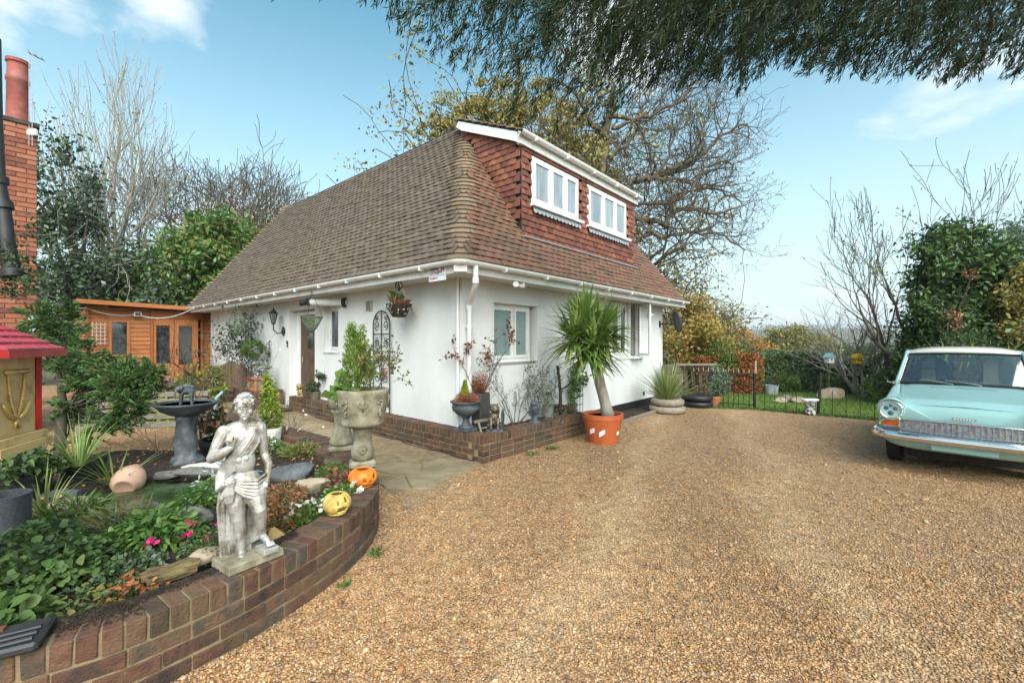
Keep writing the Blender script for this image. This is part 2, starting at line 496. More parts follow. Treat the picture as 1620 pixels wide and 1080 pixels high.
M_['tile_grey'] = mat('weathered_roof_tile', [(0.075, 0.055, 0.042), (0.105, 0.078, 0.058), (0.135, 0.102, 0.078), (0.165, 0.130, 0.104)], scale=9, rough=0.85, bump=0.4, bscale=90, rnd=0.5, dirt=((0.14, 0.12, 0.055), 0.35, 1.1))
M_['tile_brown'] = mat('brown_roof_tile', [(0.085, 0.052, 0.038), (0.145, 0.078, 0.052), (0.185, 0.092, 0.062), (0.19, 0.125, 0.085)], scale=9, rough=0.85, bump=0.4, bscale=90, rnd=0.6, dirt=((0.10, 0.09, 0.045), 0.6, 1.0))
M_['tile_red'] = mat('red_clay_tile', [(0.075, 0.036, 0.028), (0.16, 0.055, 0.038), (0.22, 0.078, 0.048), (0.30, 0.12, 0.075)], scale=7, rough=0.75, bump=0.4, bscale=90, rnd=0.7, dirt=((0.10, 0.055, 0.05), 0.5, 2.2))
M_['bonnet'] = mat('mossy_hip_tile', [(0.12, 0.09, 0.065), (0.20, 0.14, 0.10), (0.27, 0.20, 0.14)], scale=7, rough=0.9, bump=0.5, bscale=60, rnd=0.4, dirt=((0.15, 0.13, 0.04), 0.7, 1.6))
M_['felt'] = mat('roof_felt', [(0.02, 0.02, 0.022), (0.045, 0.045, 0.05)], rough=0.7)
M_['frosted'] = mat('frosted_glass', [(0.20, 0.29, 0.29), (0.26, 0.36, 0.35)], scale=1.5, rough=0.18, spec=0.6)
M_['paleglass'] = mat('curtained_glass', [(0.16, 0.20, 0.24), (0.38, 0.42, 0.45)], scale=1.1, rough=0.05, spec=0.8, stretch=(3, 3, 0.6))
M_['darkglass'] = mat('dark_glass', [(0.02, 0.025, 0.03), (0.09, 0.10, 0.11)], scale=3, rough=0.05, spec=0.8)
M_['glass'] = glass_mat('clear_glass', (0.12, 0.16, 0.17), 0.12)
M_['door_wood'] = mat('dark_oak', [(0.045, 0.028, 0.018), (0.11, 0.065, 0.04), (0.16, 0.10, 0.065)], scale=6, rough=0.6, stretch=(6, 6, 0.7), bump=0.3, bscale=30)
M_['lead'] = mat('lead_flashing', [(0.30, 0.34, 0.39), (0.42, 0.46, 0.52)], scale=10, rough=0.6)
M_['brick_dark'] = mat('garden_brick', [(0.022, 0.017, 0.015), (0.06, 0.036, 0.028), (0.115, 0.052, 0.034), (0.155, 0.085, 0.050), (0.07, 0.055, 0.044), (0.13, 0.10, 0.07)], scale=16, rough=0.85, bump=1.0, bscale=70, rnd=0.62, dirt=((0.06, 0.065, 0.03), 0.6, 3.0), bdist=0.012)
M_['brick_house'] = mat('red_stock_brick', [(0.09, 0.04, 0.035), (0.25, 0.085, 0.055), (0.34, 0.12, 0.07), (0.38, 0.18, 0.11)], scale=14, rough=0.85, bump=0.5, bscale=110, rnd=0.75)
M_['mortar'] = mat('mortar', [(0.15, 0.11, 0.065), (0.33, 0.24, 0.135)], scale=12, rough=0.95, bump=0.6, bscale=140, dirt=((0.10, 0.10, 0.06), 0.5, 3), world_co=True)
M_['stone_path'] = mat('sandstone_paving', [(0.17, 0.13, 0.075), (0.27, 0.21, 0.13), (0.34, 0.27, 0.17)], scale=5, rough=0.8, bump=0.5, bscale=40, rnd=0.45, dirt=((0.10, 0.11, 0.05), 0.6, 1.6))
M_['soil'] = mat('soil', [(0.012, 0.009, 0.007), (0.035, 0.024, 0.017), (0.07, 0.05, 0.035)], scale=20, rough=0.95, bump=1.0, bscale=60, bdist=0.02, world_co=True)
M_['timber'] = mat('weathered_timber', [(0.16, 0.13, 0.10), (0.30, 0.25, 0.19)], scale=8, rough=0.85, bump=0.4, stretch=(1, 8, 8))
M_['black_metal'] = mat('black_iron', [(0.012, 0.012, 0.013), (0.03, 0.03, 0.032)], rough=0.5)
M_['gold'] = mat('gold_paint', [(0.42, 0.27, 0.08), (0.62, 0.44, 0.18)], rough=0.4, metal=0.5, scale=20)
M_['chrome'] = mat('chrome', [(0.72, 0.72, 0.72), (0.80, 0.80, 0.80)], rough=0.12, metal=1.0)
M_['black_plastic'] = mat('black_plastic', [(0.012, 0.013, 0.015), (0.03, 0.032, 0.036)], rough=0.45, scale=10)
M_['terracotta'] = mat('terracotta', [(0.36, 0.12, 0.055), (0.47, 0.17, 0.08)], rough=0.7, scale=5, dirt=((0.4, 0.3, 0.22), 0.3, 6))
M_['orange_plastic'] = mat('orange_plastic_pot', [(0.42, 0.095, 0.03), (0.50, 0.12, 0.04)], rough=0.45, scale=4)
M_['stone_grey'] = mat('cast_stone', [(0.12, 0.105, 0.07), (0.25, 0.22, 0.155), (0.34, 0.31, 0.235)], scale=9, rough=0.9, bump=0.6, bscale=60, dirt=((0.12, 0.12, 0.04), 0.6, 7))
M_['stone_dark'] = mat('dark_cast_stone', [(0.03, 0.035, 0.04), (0.07, 0.08, 0.09), (0.12, 0.13, 0.14)], scale=9, rough=0.55, bump=0.4, bscale=60)
M_['rock'] = mat('rock', [(0.055, 0.052, 0.05), (0.14, 0.13, 0.12), (0.24, 0.225, 0.20)], scale=7, rough=0.85, bump=0.8, bscale=25, rnd=0.3, bdist=0.02)
M_['rock_pale'] = mat('pale_rock', [(0.16, 0.12, 0.08), (0.32, 0.25, 0.17), (0.42, 0.36, 0.27)], scale=7, rough=0.85, bump=0.8, bscale=25, rnd=0.3, bdist=0.02)
M_['bark'] = mat('bark', [(0.055, 0.045, 0.033), (0.11, 0.09, 0.068), (0.16, 0.135, 0.10)], scale=9, rough=0.9, bump=0.7, bscale=30, stretch=(1, 1, 0.3))
M_['bark_pale'] = mat('pale_bark', [(0.16, 0.14, 0.11), (0.30, 0.27, 0.22), (0.38, 0.35, 0.29)], scale=9, rough=0.9, bump=0.7, bscale=30, stretch=(1, 1, 0.3))
M_['bark_dark'] = mat('dark_bark', [(0.035, 0.028, 0.022), (0.085, 0.068, 0.052)], scale=9, rough=0.9, bump=0.5, bscale=30)
M_['cedar'] = mat('stained_timber', [(0.33, 0.11, 0.03), (0.44, 0.16, 0.05), (0.50, 0.20, 0.075)], scale=4, rough=0.6, bump=0.25, bscale=30, rnd=0.35, stretch=(1, 1, 5))
M_['cedar_dark'] = mat('stained_timber_frame', [(0.29, 0.085, 0.022), (0.42, 0.14, 0.045)], scale=4, rough=0.6, rnd=0.3)
def lm(name, cols, leaf=0.25, rough=0.55, rnd=0.75, dirt=None, scale=1.3, spec=0.3):
    M_[name] = mat(name, cols, scale=scale, rough=rough, rnd=rnd, leaf=leaf, spec=spec, dirt=dirt, world_co=True)
lm('leaf_dark', [(0.018, 0.035, 0.016), (0.04, 0.075, 0.028), (0.07, 0.115, 0.045), (0.11, 0.15, 0.07)])
lm('leaf_holly', [(0.016, 0.030, 0.016), (0.038, 0.062, 0.034), (0.075, 0.105, 0.065), (0.14, 0.175, 0.125)], rough=0.35, leaf=0.1, spec=0.5)
lm('leaf_laurel', [(0.03, 0.075, 0.015), (0.07, 0.16, 0.03), (0.12, 0.23, 0.05), (0.20, 0.28, 0.08)], rough=0.35, spec=0.5)
lm('leaf_olive', [(0.07, 0.09, 0.02), (0.14, 0.15, 0.035), (0.22, 0.21, 0.06), (0.26, 0.20, 0.08)])
lm('leaf_yellow', [(0.14, 0.12, 0.03), (0.27, 0.225, 0.055), (0.38, 0.32, 0.10), (0.36, 0.23, 0.07)])
lm('leaf_oak', [(0.12, 0.11, 0.03), (0.22, 0.20, 0.05), (0.32, 0.26, 0.07), (0.34, 0.19, 0.06)])
lm('leaf_orange', [(0.22, 0.10, 0.03), (0.38, 0.19, 0.05), (0.46, 0.27, 0.08), (0.30, 0.13, 0.05)])
lm('leaf_beech', [(0.12, 0.035, 0.015), (0.26, 0.08, 0.03), (0.36, 0.14, 0.05), (0.42, 0.20, 0.08)])
lm('leaf_green', [(0.03, 0.07, 0.015), (0.07, 0.14, 0.03), (0.13, 0.21, 0.05), (0.20, 0.27, 0.09)])
lm('leaf_lime', [(0.14, 0.20, 0.02), (0.28, 0.36, 0.04), (0.42, 0.48, 0.08)])
lm('leaf_conifer', [(0.03, 0.06, 0.02), (0.07, 0.11, 0.03), (0.13, 0.18, 0.05), (0.20, 0.16, 0.06)])
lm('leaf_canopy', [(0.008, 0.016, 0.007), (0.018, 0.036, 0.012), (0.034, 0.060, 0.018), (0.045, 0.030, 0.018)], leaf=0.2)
lm('leaf_silver', [(0.28, 0.32, 0.30), (0.42, 0.46, 0.44), (0.56, 0.60, 0.57)], leaf=0.15)
lm('leaf_greygreen', [(0.08, 0.115, 0.07), (0.15, 0.20, 0.13), (0.25, 0.31, 0.22)])
lm('leaf_red', [(0.10, 0.03, 0.03), (0.22, 0.07, 0.05), (0.34, 0.14, 0.09)])
lm('leaf_rust', [(0.24, 0.07, 0.04), (0.40, 0.15, 0.09), (0.52, 0.26, 0.17)])
lm('leaf_pink', [(0.28, 0.10, 0.15), (0.45, 0.20, 0.27), (0.55, 0.36, 0.40)])
lm('petal_magenta', [(0.55, 0.02, 0.12), (0.70, 0.04, 0.22)])
lm('petal_white', [(0.60, 0.52, 0.45), (0.80, 0.74, 0.68)])
lm('grass', [(0.06, 0.11, 0.015), (0.12, 0.20, 0.03), (0.19, 0.27, 0.05)], rough=0.6)
lm('yucca', [(0.06, 0.11, 0.02), (0.13, 0.215, 0.04), (0.24, 0.34, 0.08), (0.40, 0.46, 0.18)], rough=0.4, spec=0.5, leaf=0.15)
lm('phormium', [(0.10, 0.16, 0.03), (0.24, 0.30, 0.09), (0.42, 0.42, 0.18)], rough=0.45, leaf=0.15)

# ------------------------------------------------------------------ foliage and branches
def unit(a):
    return a / np.maximum(np.linalg.norm(a, axis=1, keepdims=True), 1e-9)

def leaf_arrays(P, size, aspect=0.5, D=None, jit=1.0, var=0.35):
    n = len(P)
    d = unit(rng.normal(size=(n, 3)))
    if D is not None:
        d = unit(np.asarray(D) + d * jit)
    q = unit(rng.normal(size=(n, 3)))
    s = unit(np.cross(d, q))
    L = (size * (1 + rng.uniform(-var, var, n)))[:, None]
    nrm = np.cross(s, d)
    base = P; tip = P + d * L
    mid = P + d * L * 0.5 + nrm * L * 0.06
    a = mid + s * L * aspect * 0.5; b = mid - s * L * aspect * 0.5
    V = np.stack([base, a, tip, b], axis=1).reshape(-1, 3)
    F = np.arange(4 * n).reshape(-1, 4)
    return V, F

def leaf_obj(name, P, size, m, parent=None, aspect=0.5, D=None, jit=1.0, kind=None, var=0.35):
    V, F = leaf_arrays(np.asarray(P, dtype=float), size, aspect, D, jit, var)
    return put(name, np_mesh(name, V, F, m), parent, kind=kind)

def rich_obj(name, P, size, m, parent=None, aspect=0.5, D=None, jit=1.0, var=0.35):
    """leaves with a rounded outline, a folded midrib and a drooping tip"""
    P = np.asarray(P, float); n = len(P)
    d = unit(rng.normal(size=(n, 3)))
    if D is not None: d = unit(np.asarray(D) + d * jit)
    up = unit(np.array([0, 0, 1.0]) + rng.normal(size=(n, 3)) * 0.45)
    s = unit(np.cross(d, up)); nr = np.cross(s, d)
    L = (size * (1 + rng.uniform(-var, var, n)))[:, None]
    prof = [(0.0, 0.06), (0.18, 0.62), (0.45, 1.0), (0.75, 0.78), (0.93, 0.34), (1.0, 0.02)]
    dr = rng.uniform(0.05, 0.45, (n, 1)); fo = rng.uniform(0.05, 0.35, (n, 1))
    V = []
    for k, (t, w) in enumerate(prof):
        c = P + d * L * t - np.array([0, 0, 1.0]) * L * dr * t * t
        ww = L * aspect * 0.5 * w * (1 + rng.uniform(-.12, .12, (n, 1)))
        V += [c + s * ww + nr * ww * fo, c, c - s * ww + nr * ww * fo]
    V = np.stack(V, 1).reshape(-1, 3); q = []
    for k in range(len(prof) - 1):
        a = k * 3; q += [(a, a + 1, a + 4, a + 3), (a + 1, a + 2, a + 5, a + 4)]
    F = (np.array(q)[None] + (np.arange(n) * 18)[:, None, None]).reshape(-1, 4)
    return put(name, np_mesh(name, V, F, m, True), parent)

def blobs(bl, n, clump=0.25, nclump=14, shell=0.55):
    """points in clumps through the outer part of ellipsoids [(centre, radii)]"""
    out = []
    vol = np.array([r[0] * r[1] * r[2] for _, r in bl]) ** 0.67
    vol = vol / vol.sum()
    for (c, r), w in zip(bl, vol):
        k = max(20, int(n * w))
        nc = max(4, int(nclump * 1.0))
        cd = unit(rng.normal(size=(nc, 3))) * (shell + (1 - shell) * rng.random((nc, 1)) ** 0.7)
        pick = rng.integers(0, nc, k)
        p = cd[pick] + rng.normal(size=(k, 3)) * clump * rng.uniform(0.5, 1.2, (nc, 1))[pick]
        out.append(np.asarray(c) + p * np.asarray(r))
    return np.concatenate(out)

def grow(segs, tips, p, d, L, rad, depth, pr, r_=random):
    """one branch and, recursively, its children; segs gets (points, radii, depth)"""
    n = pr.get('n', 5)
    p = Vector(p); d = Vector(d).normalized()
    pts, rads = [tuple(p)], [rad]
    wig = pr.get('wig', 0.18); up = pr.get('up', 0.05)
    st = L / n
    kids = []
    for i in range(n):
        d = (d + Vector((r_.gauss(0, wig), r_.gauss(0, wig), r_.gauss(0, wig) + up))).normalized()
        p = p + d * st
        f = 1 - (i + 1) / n * (1 - pr.get('taper', 0.45))
        pts.append(tuple(p)); rads.append(max(rad * f, pr.get('rmin', 0.004)))
        if depth > 0 and (i + 1) / n >= pr.get('start', 0.3) - 0.01:
            kids.append((p.copy(), d.copy(), rads[-1], (i + 1) / n))
    segs.append((pts, rads, depth))
    if depth == 0:
        for q in pts[1:]:
            tips.append((q, tuple(d)))
        return
    nb = pr['kids'][len(pr['kids']) - depth] if depth <= len(pr['kids']) else 3
    for k in range(nb):
        q, dd, rr, t = kids[-1] if k == 0 else r_.choice(kids)
        ax = dd.orthogonal().normalized()
        ax.rotate(Matrix.Rotation(r_.uniform(0, 2 * PI), 3, dd))
        a = R(r_.uniform(*pr.get('ang', (25, 60)))) * (0.5 if k == 0 else 1)
        nd = (dd * math.cos(a) + ax * math.sin(a)).normalized()
        grow(segs, tips, q, nd, L * r_.uniform(*pr.get('len', (0.55, 0.8))) , rr * r_.uniform(0.5, 0.72) if k else rr * 0.8, depth - 1, pr, r_)

def branch_mesh(name, segs, m, parent, kind=None):
    b = MB()
    for pts, rads, dep in segs:
        b.tube(pts, rads, n=(7 if rads[0] > 0.05 else 4 if rads[0] > 0.012 else 3), cap=False)
    return b.build(name, m, parent, smooth=True, kind=kind)

def pip(P, poly):
    """points inside polygon"""
    x, y = P[:, 0], P[:, 1]
    ins = np.zeros(len(P), bool)
    n = len(poly)
    for i in range(n):
        x1, y1 = poly[i]; x2, y2 = poly[(i + 1) % n]
        c = ((y1 > y) != (y2 > y)) & (x < (x2 - x1) * (y - y1) / (y2 - y1 + 1e-12) + x1)
        ins ^= c
    return ins

# house frame: x along the wall with the dormer, y along the long wall with the door
HC = Vector((-0.67, 5.97)); HV = Vector((0.654, 0.7566)); HU = Vector((-0.7566, 0.654))
HANG = math.atan2(0.7566, 0.654)
def H(x, y, z=0.0):
    p = HC + HV * x + HU * y
    return (p.x, p.y, z)

# ------------------------------------------------------------------ SETTING: ground, drive, lawn, path
def sstep(a, b, x):
    t = np.clip((x - a) / (b - a), 0, 1); return t * t * (3 - 2 * t)
def terrain(x, y):
    r = np.sqrt(x * x + y * y); az = np.degrees(np.arctan2(x, y))
    w = sstep(-14, 2, az) * sstep(175, 120, az)
    z = -13.0 * sstep(19, 150, r) * w
    ridge = 44 * sstep(330, 1500, r) + 5.0 * np.sin(az * 0.21 + 1.0) * sstep(500, 1300, r) + 2.2 * np.sin(az * 0.73 + r * 0.004) * sstep(400, 1200, r)
    return z + ridge * (0.35 + 0.65 * w) - 0.004
radii = [0, 4, 8, 12, 15, 18, 21, 25, 31, 40, 52, 70, 95, 130, 180, 250, 330, 430, 560, 720, 900, 1120, 1400, 1700, 2100, 2600]
NA = 144
V, F = [], []
for r in radii:
    for k in range(NA):
        a = 2 * PI * k / NA
        V.append((r * math.sin(a), r * math.cos(a), float(terrain(np.float64(r * math.sin(a)), np.float64(r * math.cos(a))))))
for i in range(len(radii) - 1):
    for k in range(NA):
        k2 = (k + 1) % NA
        F.append((i * NA + k, (i + 1) * NA + k, (i + 1) * NA + k2, i * NA + k2))
M_['field'] = mat('field_and_woodland', [(0.035, 0.04, 0.018), (0.09, 0.085, 0.035), (0.13, 0.12, 0.05), (0.10, 0.07, 0.035), (0.10, 0.16, 0.04)], scale=0.02, rough=0.95, world_co=True, detail=9, contrast=0.34)
tag(put('ground', np_mesh('ground', V, F, M_['field'], True)), kind='structure')

DRIVE = [(-18, -7), (18, -7), (18, 6.3), (9.5, 7.5), (6.9, 8.4), (6.09, 9.05), (5.35, 9.72), (3.9, 10.1), (2.9, 11.2), (-7.0, 15.0), (-18, 15.0)]
def sheet(name, poly, z, m, kind='structure'):
    o = MB().poly([(x, y, z) for x, y in poly]).build(name, m, kind=kind); return o
sheet('gravel_drive', DRIVE, 0.004, M_['gravel'])
LAWN = [(18, 6.3), (9.5, 7.5), (6.9, 8.4), (6.09, 9.05), (5.35, 9.72), (3.9, 10.1), (2.9, 11.2), (4.5, 18.5), (22, 18.5), (24, 6.3)]
M_['lawn'] = mat('lawn_soil', [(0.06, 0.10, 0.015), (0.10, 0.165, 0.025), (0.15, 0.21, 0.04)], scale=1.2, rough=0.9, bump=0.8, bscale=60, world_co=True, detail=8, dirt=((0.09, 0.10, 0.03), 0.6, 0.9))
sheet('lawn', [(a, b) for a, b in LAWN], 0.010, M_['lawn'])

# path of crazy paving between the two brick walls
def PZ(y): return 0.02 + 0.024 * max(0.0, y - 0.6)            # rises gently towards the door
PATHL = [(-0.22, -0.60), (-0.22, 4.9), (-0.05, 5.6), (-0.25, 6.75), (-1.5, 6.8), (-1.75, 5.2), (-1.95, 3.0), (-1.62, 1.2), (-1.40, -0.05), (-1.62, -0.9), (-1.80, -1.22)]
bp = MB(); n_ = len(PATHL)
bp.add([H(x, y, PZ(y) - 0.012) for x, y in PATHL], [tuple(range(n_))])
path = bp.build('path', M_['mortar'], kind='structure')
cells = []
sites = []
for i in range(-4, 16):
    for j in range(0, 9):
        sites.append((-2.3 + 0.40 * j + random.uniform(-.15, .15) + (0.2 if i % 2 else 0), -1.6 + 0.56 * i + random.uniform(-.2, .2)))
def clipcell(i):
    s = sites[i]; poly = [(s[0] - 1, s[1] - 1), (s[0] + 1, s[1] - 1), (s[0] + 1, s[1] + 1), (s[0] - 1, s[1] + 1)]
    for j, t in enumerate(sites):
        if j == i or abs(t[0] - s[0]) > 1.6 or abs(t[1] - s[1]) > 1.6: continue
        mx, my = (s[0] + t[0]) / 2, (s[1] + t[1]) / 2; nx, ny = t[0] - s[0], t[1] - s[1]
        ln = math.hypot(nx, ny); g = 0.010
        new = []
        for k in range(len(poly)):
            a, b = poly[k], poly[(k + 1) % len(poly)]
            da = ((a[0] - mx) * nx + (a[1] - my) * ny) / ln + g; db = ((b[0] - mx) * nx + (b[1] - my) * ny) / ln + g
            if da <= 0: new.append(a)
            if da * db < 0: t_ = da / (da - db); new.append((a[0] + (b[0] - a[0]) * t_, a[1] + (b[1] - a[1]) * t_))
        poly = new
        if not poly: return []
    return poly
Ppl = np.array(PATHL)
for i in range(len(sites)):
    c = clipcell(i)
    if len(c) < 3: continue
    # keep the piece of the cell inside the path
    cc = np.array(c)
    cen = cc.mean(axis=0)
    if not pip(np.array([cen]), PATHL)[0]: continue
    out = []
    for p in c:
        q = np.array(p); t = 1.0
        while not pip(np.array([cen + (q - cen) * t]), PATHL)[0] and t > 0.1: t -= 0.05
        out.append(tuple(cen + (q - cen) * t))
    b = MB(); z = PZ(cen[1]) + random.uniform(-0.003, 0.004)
    tl = [random.uniform(-.006, .006), random.uniform(-.004, .004)]
    top = [H(x, y, z + tl[0] * (x - cen[0]) + tl[1] * (y - cen[1]) + 0.024 * (y - cen[1])) for x, y in out]
    ins = [tuple(Vector(p) * 0.985 + Vector(H(cen[0], cen[1], z)) * 0.015) for p in top]
    n = len(out)
    low = [(p[0], p[1], p[2] - 0.02) for p in top]; top2 = [(p[0], p[1], p[2] - 0.004) for p in top]
    b.add(low + top2 + ins, [(k, (k + 1) % n, n + (k + 1) % n, n + k) for k in range(n)] + [(n + k, n + (k + 1) % n, 2 * n + (k + 1) % n, 2 * n + k) for k in range(n)] + [tuple(range(2 * n, 3 * n))])
    b.build('paving_stone', M_['stone_path'], path)

# ------------------------------------------------------------------ THE HOUSE
house = thing('house', 'white rendered chalet cottage with steep brown tiled roof and red tiled dormer', 'house', (HC.x, HC.y, 0), HANG)
WX, WY = 6.81, 10.9
EX = 0.42
Z0, ZT, RUN = 2.50, 5.43, 1.94
PITCH = (ZT - Z0) / RUN
WH = 2.40
def wall_cells(b, axis, length, H_, holes, t, off):
    """wall along an axis with rectangular holes [(a0,a1,z0,z1)]"""
    xs = sorted(set([0, length] + [v for h in holes for v in h[:2]])); zs = sorted(set([-0.1, H_] + [v for h in holes for v in h[2:]]))
    for i in range(len(xs) - 1):
        for j in range(len(zs) - 1):
            cx, cz = (xs[i] + xs[i + 1]) / 2, (zs[j] + zs[j + 1]) / 2
            if any(h[0] < cx < h[1] and h[2] < cz < h[3] for h in holes): continue
            if axis == 'x': b.span((xs[i], off, zs[j]), (xs[i + 1], off + t, zs[j + 1]))
            else: b.span((off, xs[i], zs[j]), (off + t, xs[i + 1], zs[j + 1]))
DR = (4.28, 5.47)
b = MB(); wall_cells(b, 'x', WX, WH, [(0.62, 1.66, 1.19, 2.07), (3.88, 5.55, 1.17, 2.36)], 0.24, 0.0)
b.build('wall', M_['render_white'], house)
b = MB(); wall_cells(b, 'y', WY, WH, [(3.35, 3.88, 1.30, 2.17), (DR[0], DR[1], -0.1, 2.16), (5.83, 5.99, 1.30, 2.05)], 0.24, 0.0)
b.M = None
bb = MB(); bb.v = [(x, y, z) for x, y, z in b.v]; bb.f = b.f
# the long wall starts behind the short one
bb.v = [(x, max(y, 0.24) if y < 0.3 else y, z) for x, y, z in bb.v]
bb.build('wall', M_['render_white'], house)
MB().span((WX - 0.24, 0.24, -0.1), (WX, WY, WH)).build('wall', M_['render_white'], house)
MB().span((0.24, WY - 0.24, -0.1), (WX - 0.24, WY, WH)).build('wall', M_['render_white'], house)
M_['inside'] = mat('dim_room', [(0.06, 0.055, 0.05), (0.10, 0.09, 0.08)])
MB().span((0.24, 0.24, 0.01), (WX - 0.24, WY - 0.24, 0.03)).build('floor', M_['inside'], house)
M_['limewall'] = mat('lime_paint', [(0.16, 0.26, 0.03), (0.22, 0.34, 0.05)])
MB().span((3.4, 1.6, 0.03), (6.4, 1.68, 2.38)).span((3.32, 0.25, 0.03), (3.40, 1.6, 2.38)).span((6.4, 0.25, 0.03), (6.46, 1.6, 2.38)).build('inner_wall', M_['limewall'], house)

# eaves: soffit, fascia, gutter
b = MB(); b.span((-EX + 0.02, -EX + 0.02, 2.36), (WX + EX - 0.02, 0.0, 2.385)).span((-EX + 0.02, 0.0, 2.36), (0.0, WY + EX - 0.02, 2.385))
b.build('soffit', M_['soffit'], house)
b = MB(); b.span((-EX, -EX, 2.345), (WX + EX, -EX + 0.02, 2.49)); b.build('fascia', M_['fascia'], house)
b = MB(); b.span((-EX, -EX + 0.02, 2.345), (-EX + 0.02, WY + EX, 2.49)); b.build('fascia', M_['fascia'], house)
def gutter(pts, name='gutter'):
    b = MB(); prof = []
    for k in range(9):
        a = PI + PI * k / 8
        prof.append((0.056 * math.cos(a), 0.056 * math.sin(a)))
    prof += [(0.050 * math.cos(2 * PI - PI * k / 8), 0.050 * math.sin(2 * PI - PI * k / 8)) for k in range(9)]
    P = [Vector(p) for p in pts]; vs = []; fs = []; m = len(prof)
    for i, p in enumerate(P):
        t = (P[min(i + 1, len(P) - 1)] - P[max(i - 1, 0)]).normalized(); s_ = t.cross(Vector((0, 0, 1))).normalized()
        sc_ = 1.0
        vs += [tuple(p + s_ * q[0] * sc_ + Vector((0, 0, q[1]))) for q in prof]
    for i in range(len(P) - 1):
        for k in range(m):
            fs.append((i * m + k, i * m + (k + 1) % m, (i + 1) * m + (k + 1) % m, (i + 1) * m + k))
    b.add(vs, fs)
    return b.build(name, M_['upvc'], house, smooth=False)
GX = -EX - 0.062
gpts = [(GX, WY + EX, 2.485), (GX, 0.02 - EX + 0.08, 2.485)]
arc = [(GX + 0.10 - 0.10 * math.cos(t), -EX - 0.062 + 0.10 - 0.10 * math.sin(t), 2.485) for t in [PI / 2 * k / 6 for k in range(7)]]
gutter([(GX, WY + EX, 2.485)] + arc + [(WX + EX, -EX - 0.062, 2.485)])
for i in range(12):                                             # gutter brackets
    y = 0.25 + i * 0.93
    MB().box((GX, y, 2.446), (0.114, 0.018, 0.062)).build('gutter_bracket', M_['fascia'], house)
for i in range(8):
    x = 0.3 + i * 0.93
    MB().box((x, -EX - 0.062, 2.446), (0.018, 0.114, 0.062)).build('gutter_bracket', M_['fascia'], house)
# corner downpipe with its swan neck
b = MB(); b.tube([(-0.22, -EX - 0.06, 2.44), (-0.22, -EX - 0.06, 2.24), (-0.20, -EX - 0.04, 2.20), (0.06, -0.08, 2.03), (0.08, -0.055, 1.99), (0.08, -0.05, 0.3)], 0.036, n=12)
b.tube([(-0.22, -EX - 0.06, 2.28), (-0.22, -EX - 0.06, 2.22)], 0.043, n=12).tube([(0.08, -0.05, 2.0), (0.08, -0.05, 1.93)], 0.043, n=12).tube([(0.08, -0.05, 1.72), (0.08, -0.05, 1.68)], 0.044, n=12)
b.build('downpipe', M_['upvc'], house, smooth='auto')
MB().tube([(-0.03, 0.06, 2.36), (-0.03, 0.06, 0.3)], 0.02, n=10).build('waste_pipe', M_['upvc'], house, smooth='auto')
# corner boss under the gutter
MB().box((-EX + 0.045, -EX + 0.045, 2.41), (0.16, 0.16, 0.125), rz=PI / 4).build('corner_block', M_['fascia'], house)

# roof: deck under the tiles
roof = put('roof', None, house); roof.empty_display_size = 0.1
roof = bpy.data.objects['roof']
b = MB()
def RP(x, y, lift=0.0, side='x'):
    pass
e0, r0 = -EX - 0.03, Z0 - 0.045
rx0, ry0, rx1, ry1 = e0, e0, WX + EX + 0.03, WY + EX + 0.03
tx0, ty0, tx1, ty1 = -EX + RUN, -EX + RUN, WX + EX - RUN, WY + EX - RUN
zt_ = ZT - 0.05
ch = 0.10
b.add([(rx0, ry0 + ch, r0), (rx0 + ch, ry0, r0), (rx1, ry0, r0), (rx1, ry1, r0), (rx0, ry1, r0),
       (tx0, ty0 + ch, zt_), (tx0 + ch, ty0, zt_), (tx1, ty0, zt_), (tx1, ty1, zt_), (tx0, ty1, zt_)],
      [(0, 5, 9, 4), (0, 1, 6, 5), (1, 2, 7, 6), (2, 3, 8, 7), (3, 4, 9, 8), (5, 6, 7, 8, 9), (4, 3, 2, 1, 0)])
bpy.data.objects.remove(roof)
roof = b.build('roof', M_['felt'], house)
# flat top with its dark edge and the white strip under it
b = MB(); b.span((tx0 - 0.02, ty0 - 0.02, ZT - 0.02), (tx1, ty1 + 0.05, ZT + 0.05)); b.build('flat_roof_edge', M_['felt'], house)
MB().span((tx0 - 0.035, ty0 + 0.02, ZT - 0.09), (tx0 - 0.021, ty1, ZT - 0.022)).build('edge_strip', M_['fascia'], house)

# plain tiles, course by course
SL = math.hypot(RUN, ZT - Z0)
NR = 35
G_ = SL / NR
TW = 0.167
sp_, cp_ = (ZT - Z0) / SL, RUN / SL
def tile_mesh(name, w, l, t, m):
    b = MB()                                            # x across, y up the slope, cambered
    n = 2; vs = []; fs = []
    for i in range(n + 1):
        u = -1 + 2 * i / n; c = 0.006 * (1 - u * u)
        for y_, zz in ((0, t + c), (l, t + c), (l, c), (0, c)):
            vs.append((u * w / 2, y_, zz))
    for i in range(n):
        for k in range(4):
            fs.append((i * 4 + k, i * 4 + (k + 1) % 4, (i + 1) * 4 + (k + 1) % 4, (i + 1) * 4 + k))
    fs += [(3, 2, 1, 0), (n * 4, n * 4 + 1, n * 4 + 2, n * 4 + 3)]
    return b.add(vs, fs).mesh(name, m)
tl_grey = tile_mesh('roof_tile', TW - 0.005, G_ * 1.5, 0.017, M_['tile_grey'])
tl_brown = tile_mesh('roof_tile', TW - 0.005, G_ * 1.5, 0.017, M_['tile_brown'])
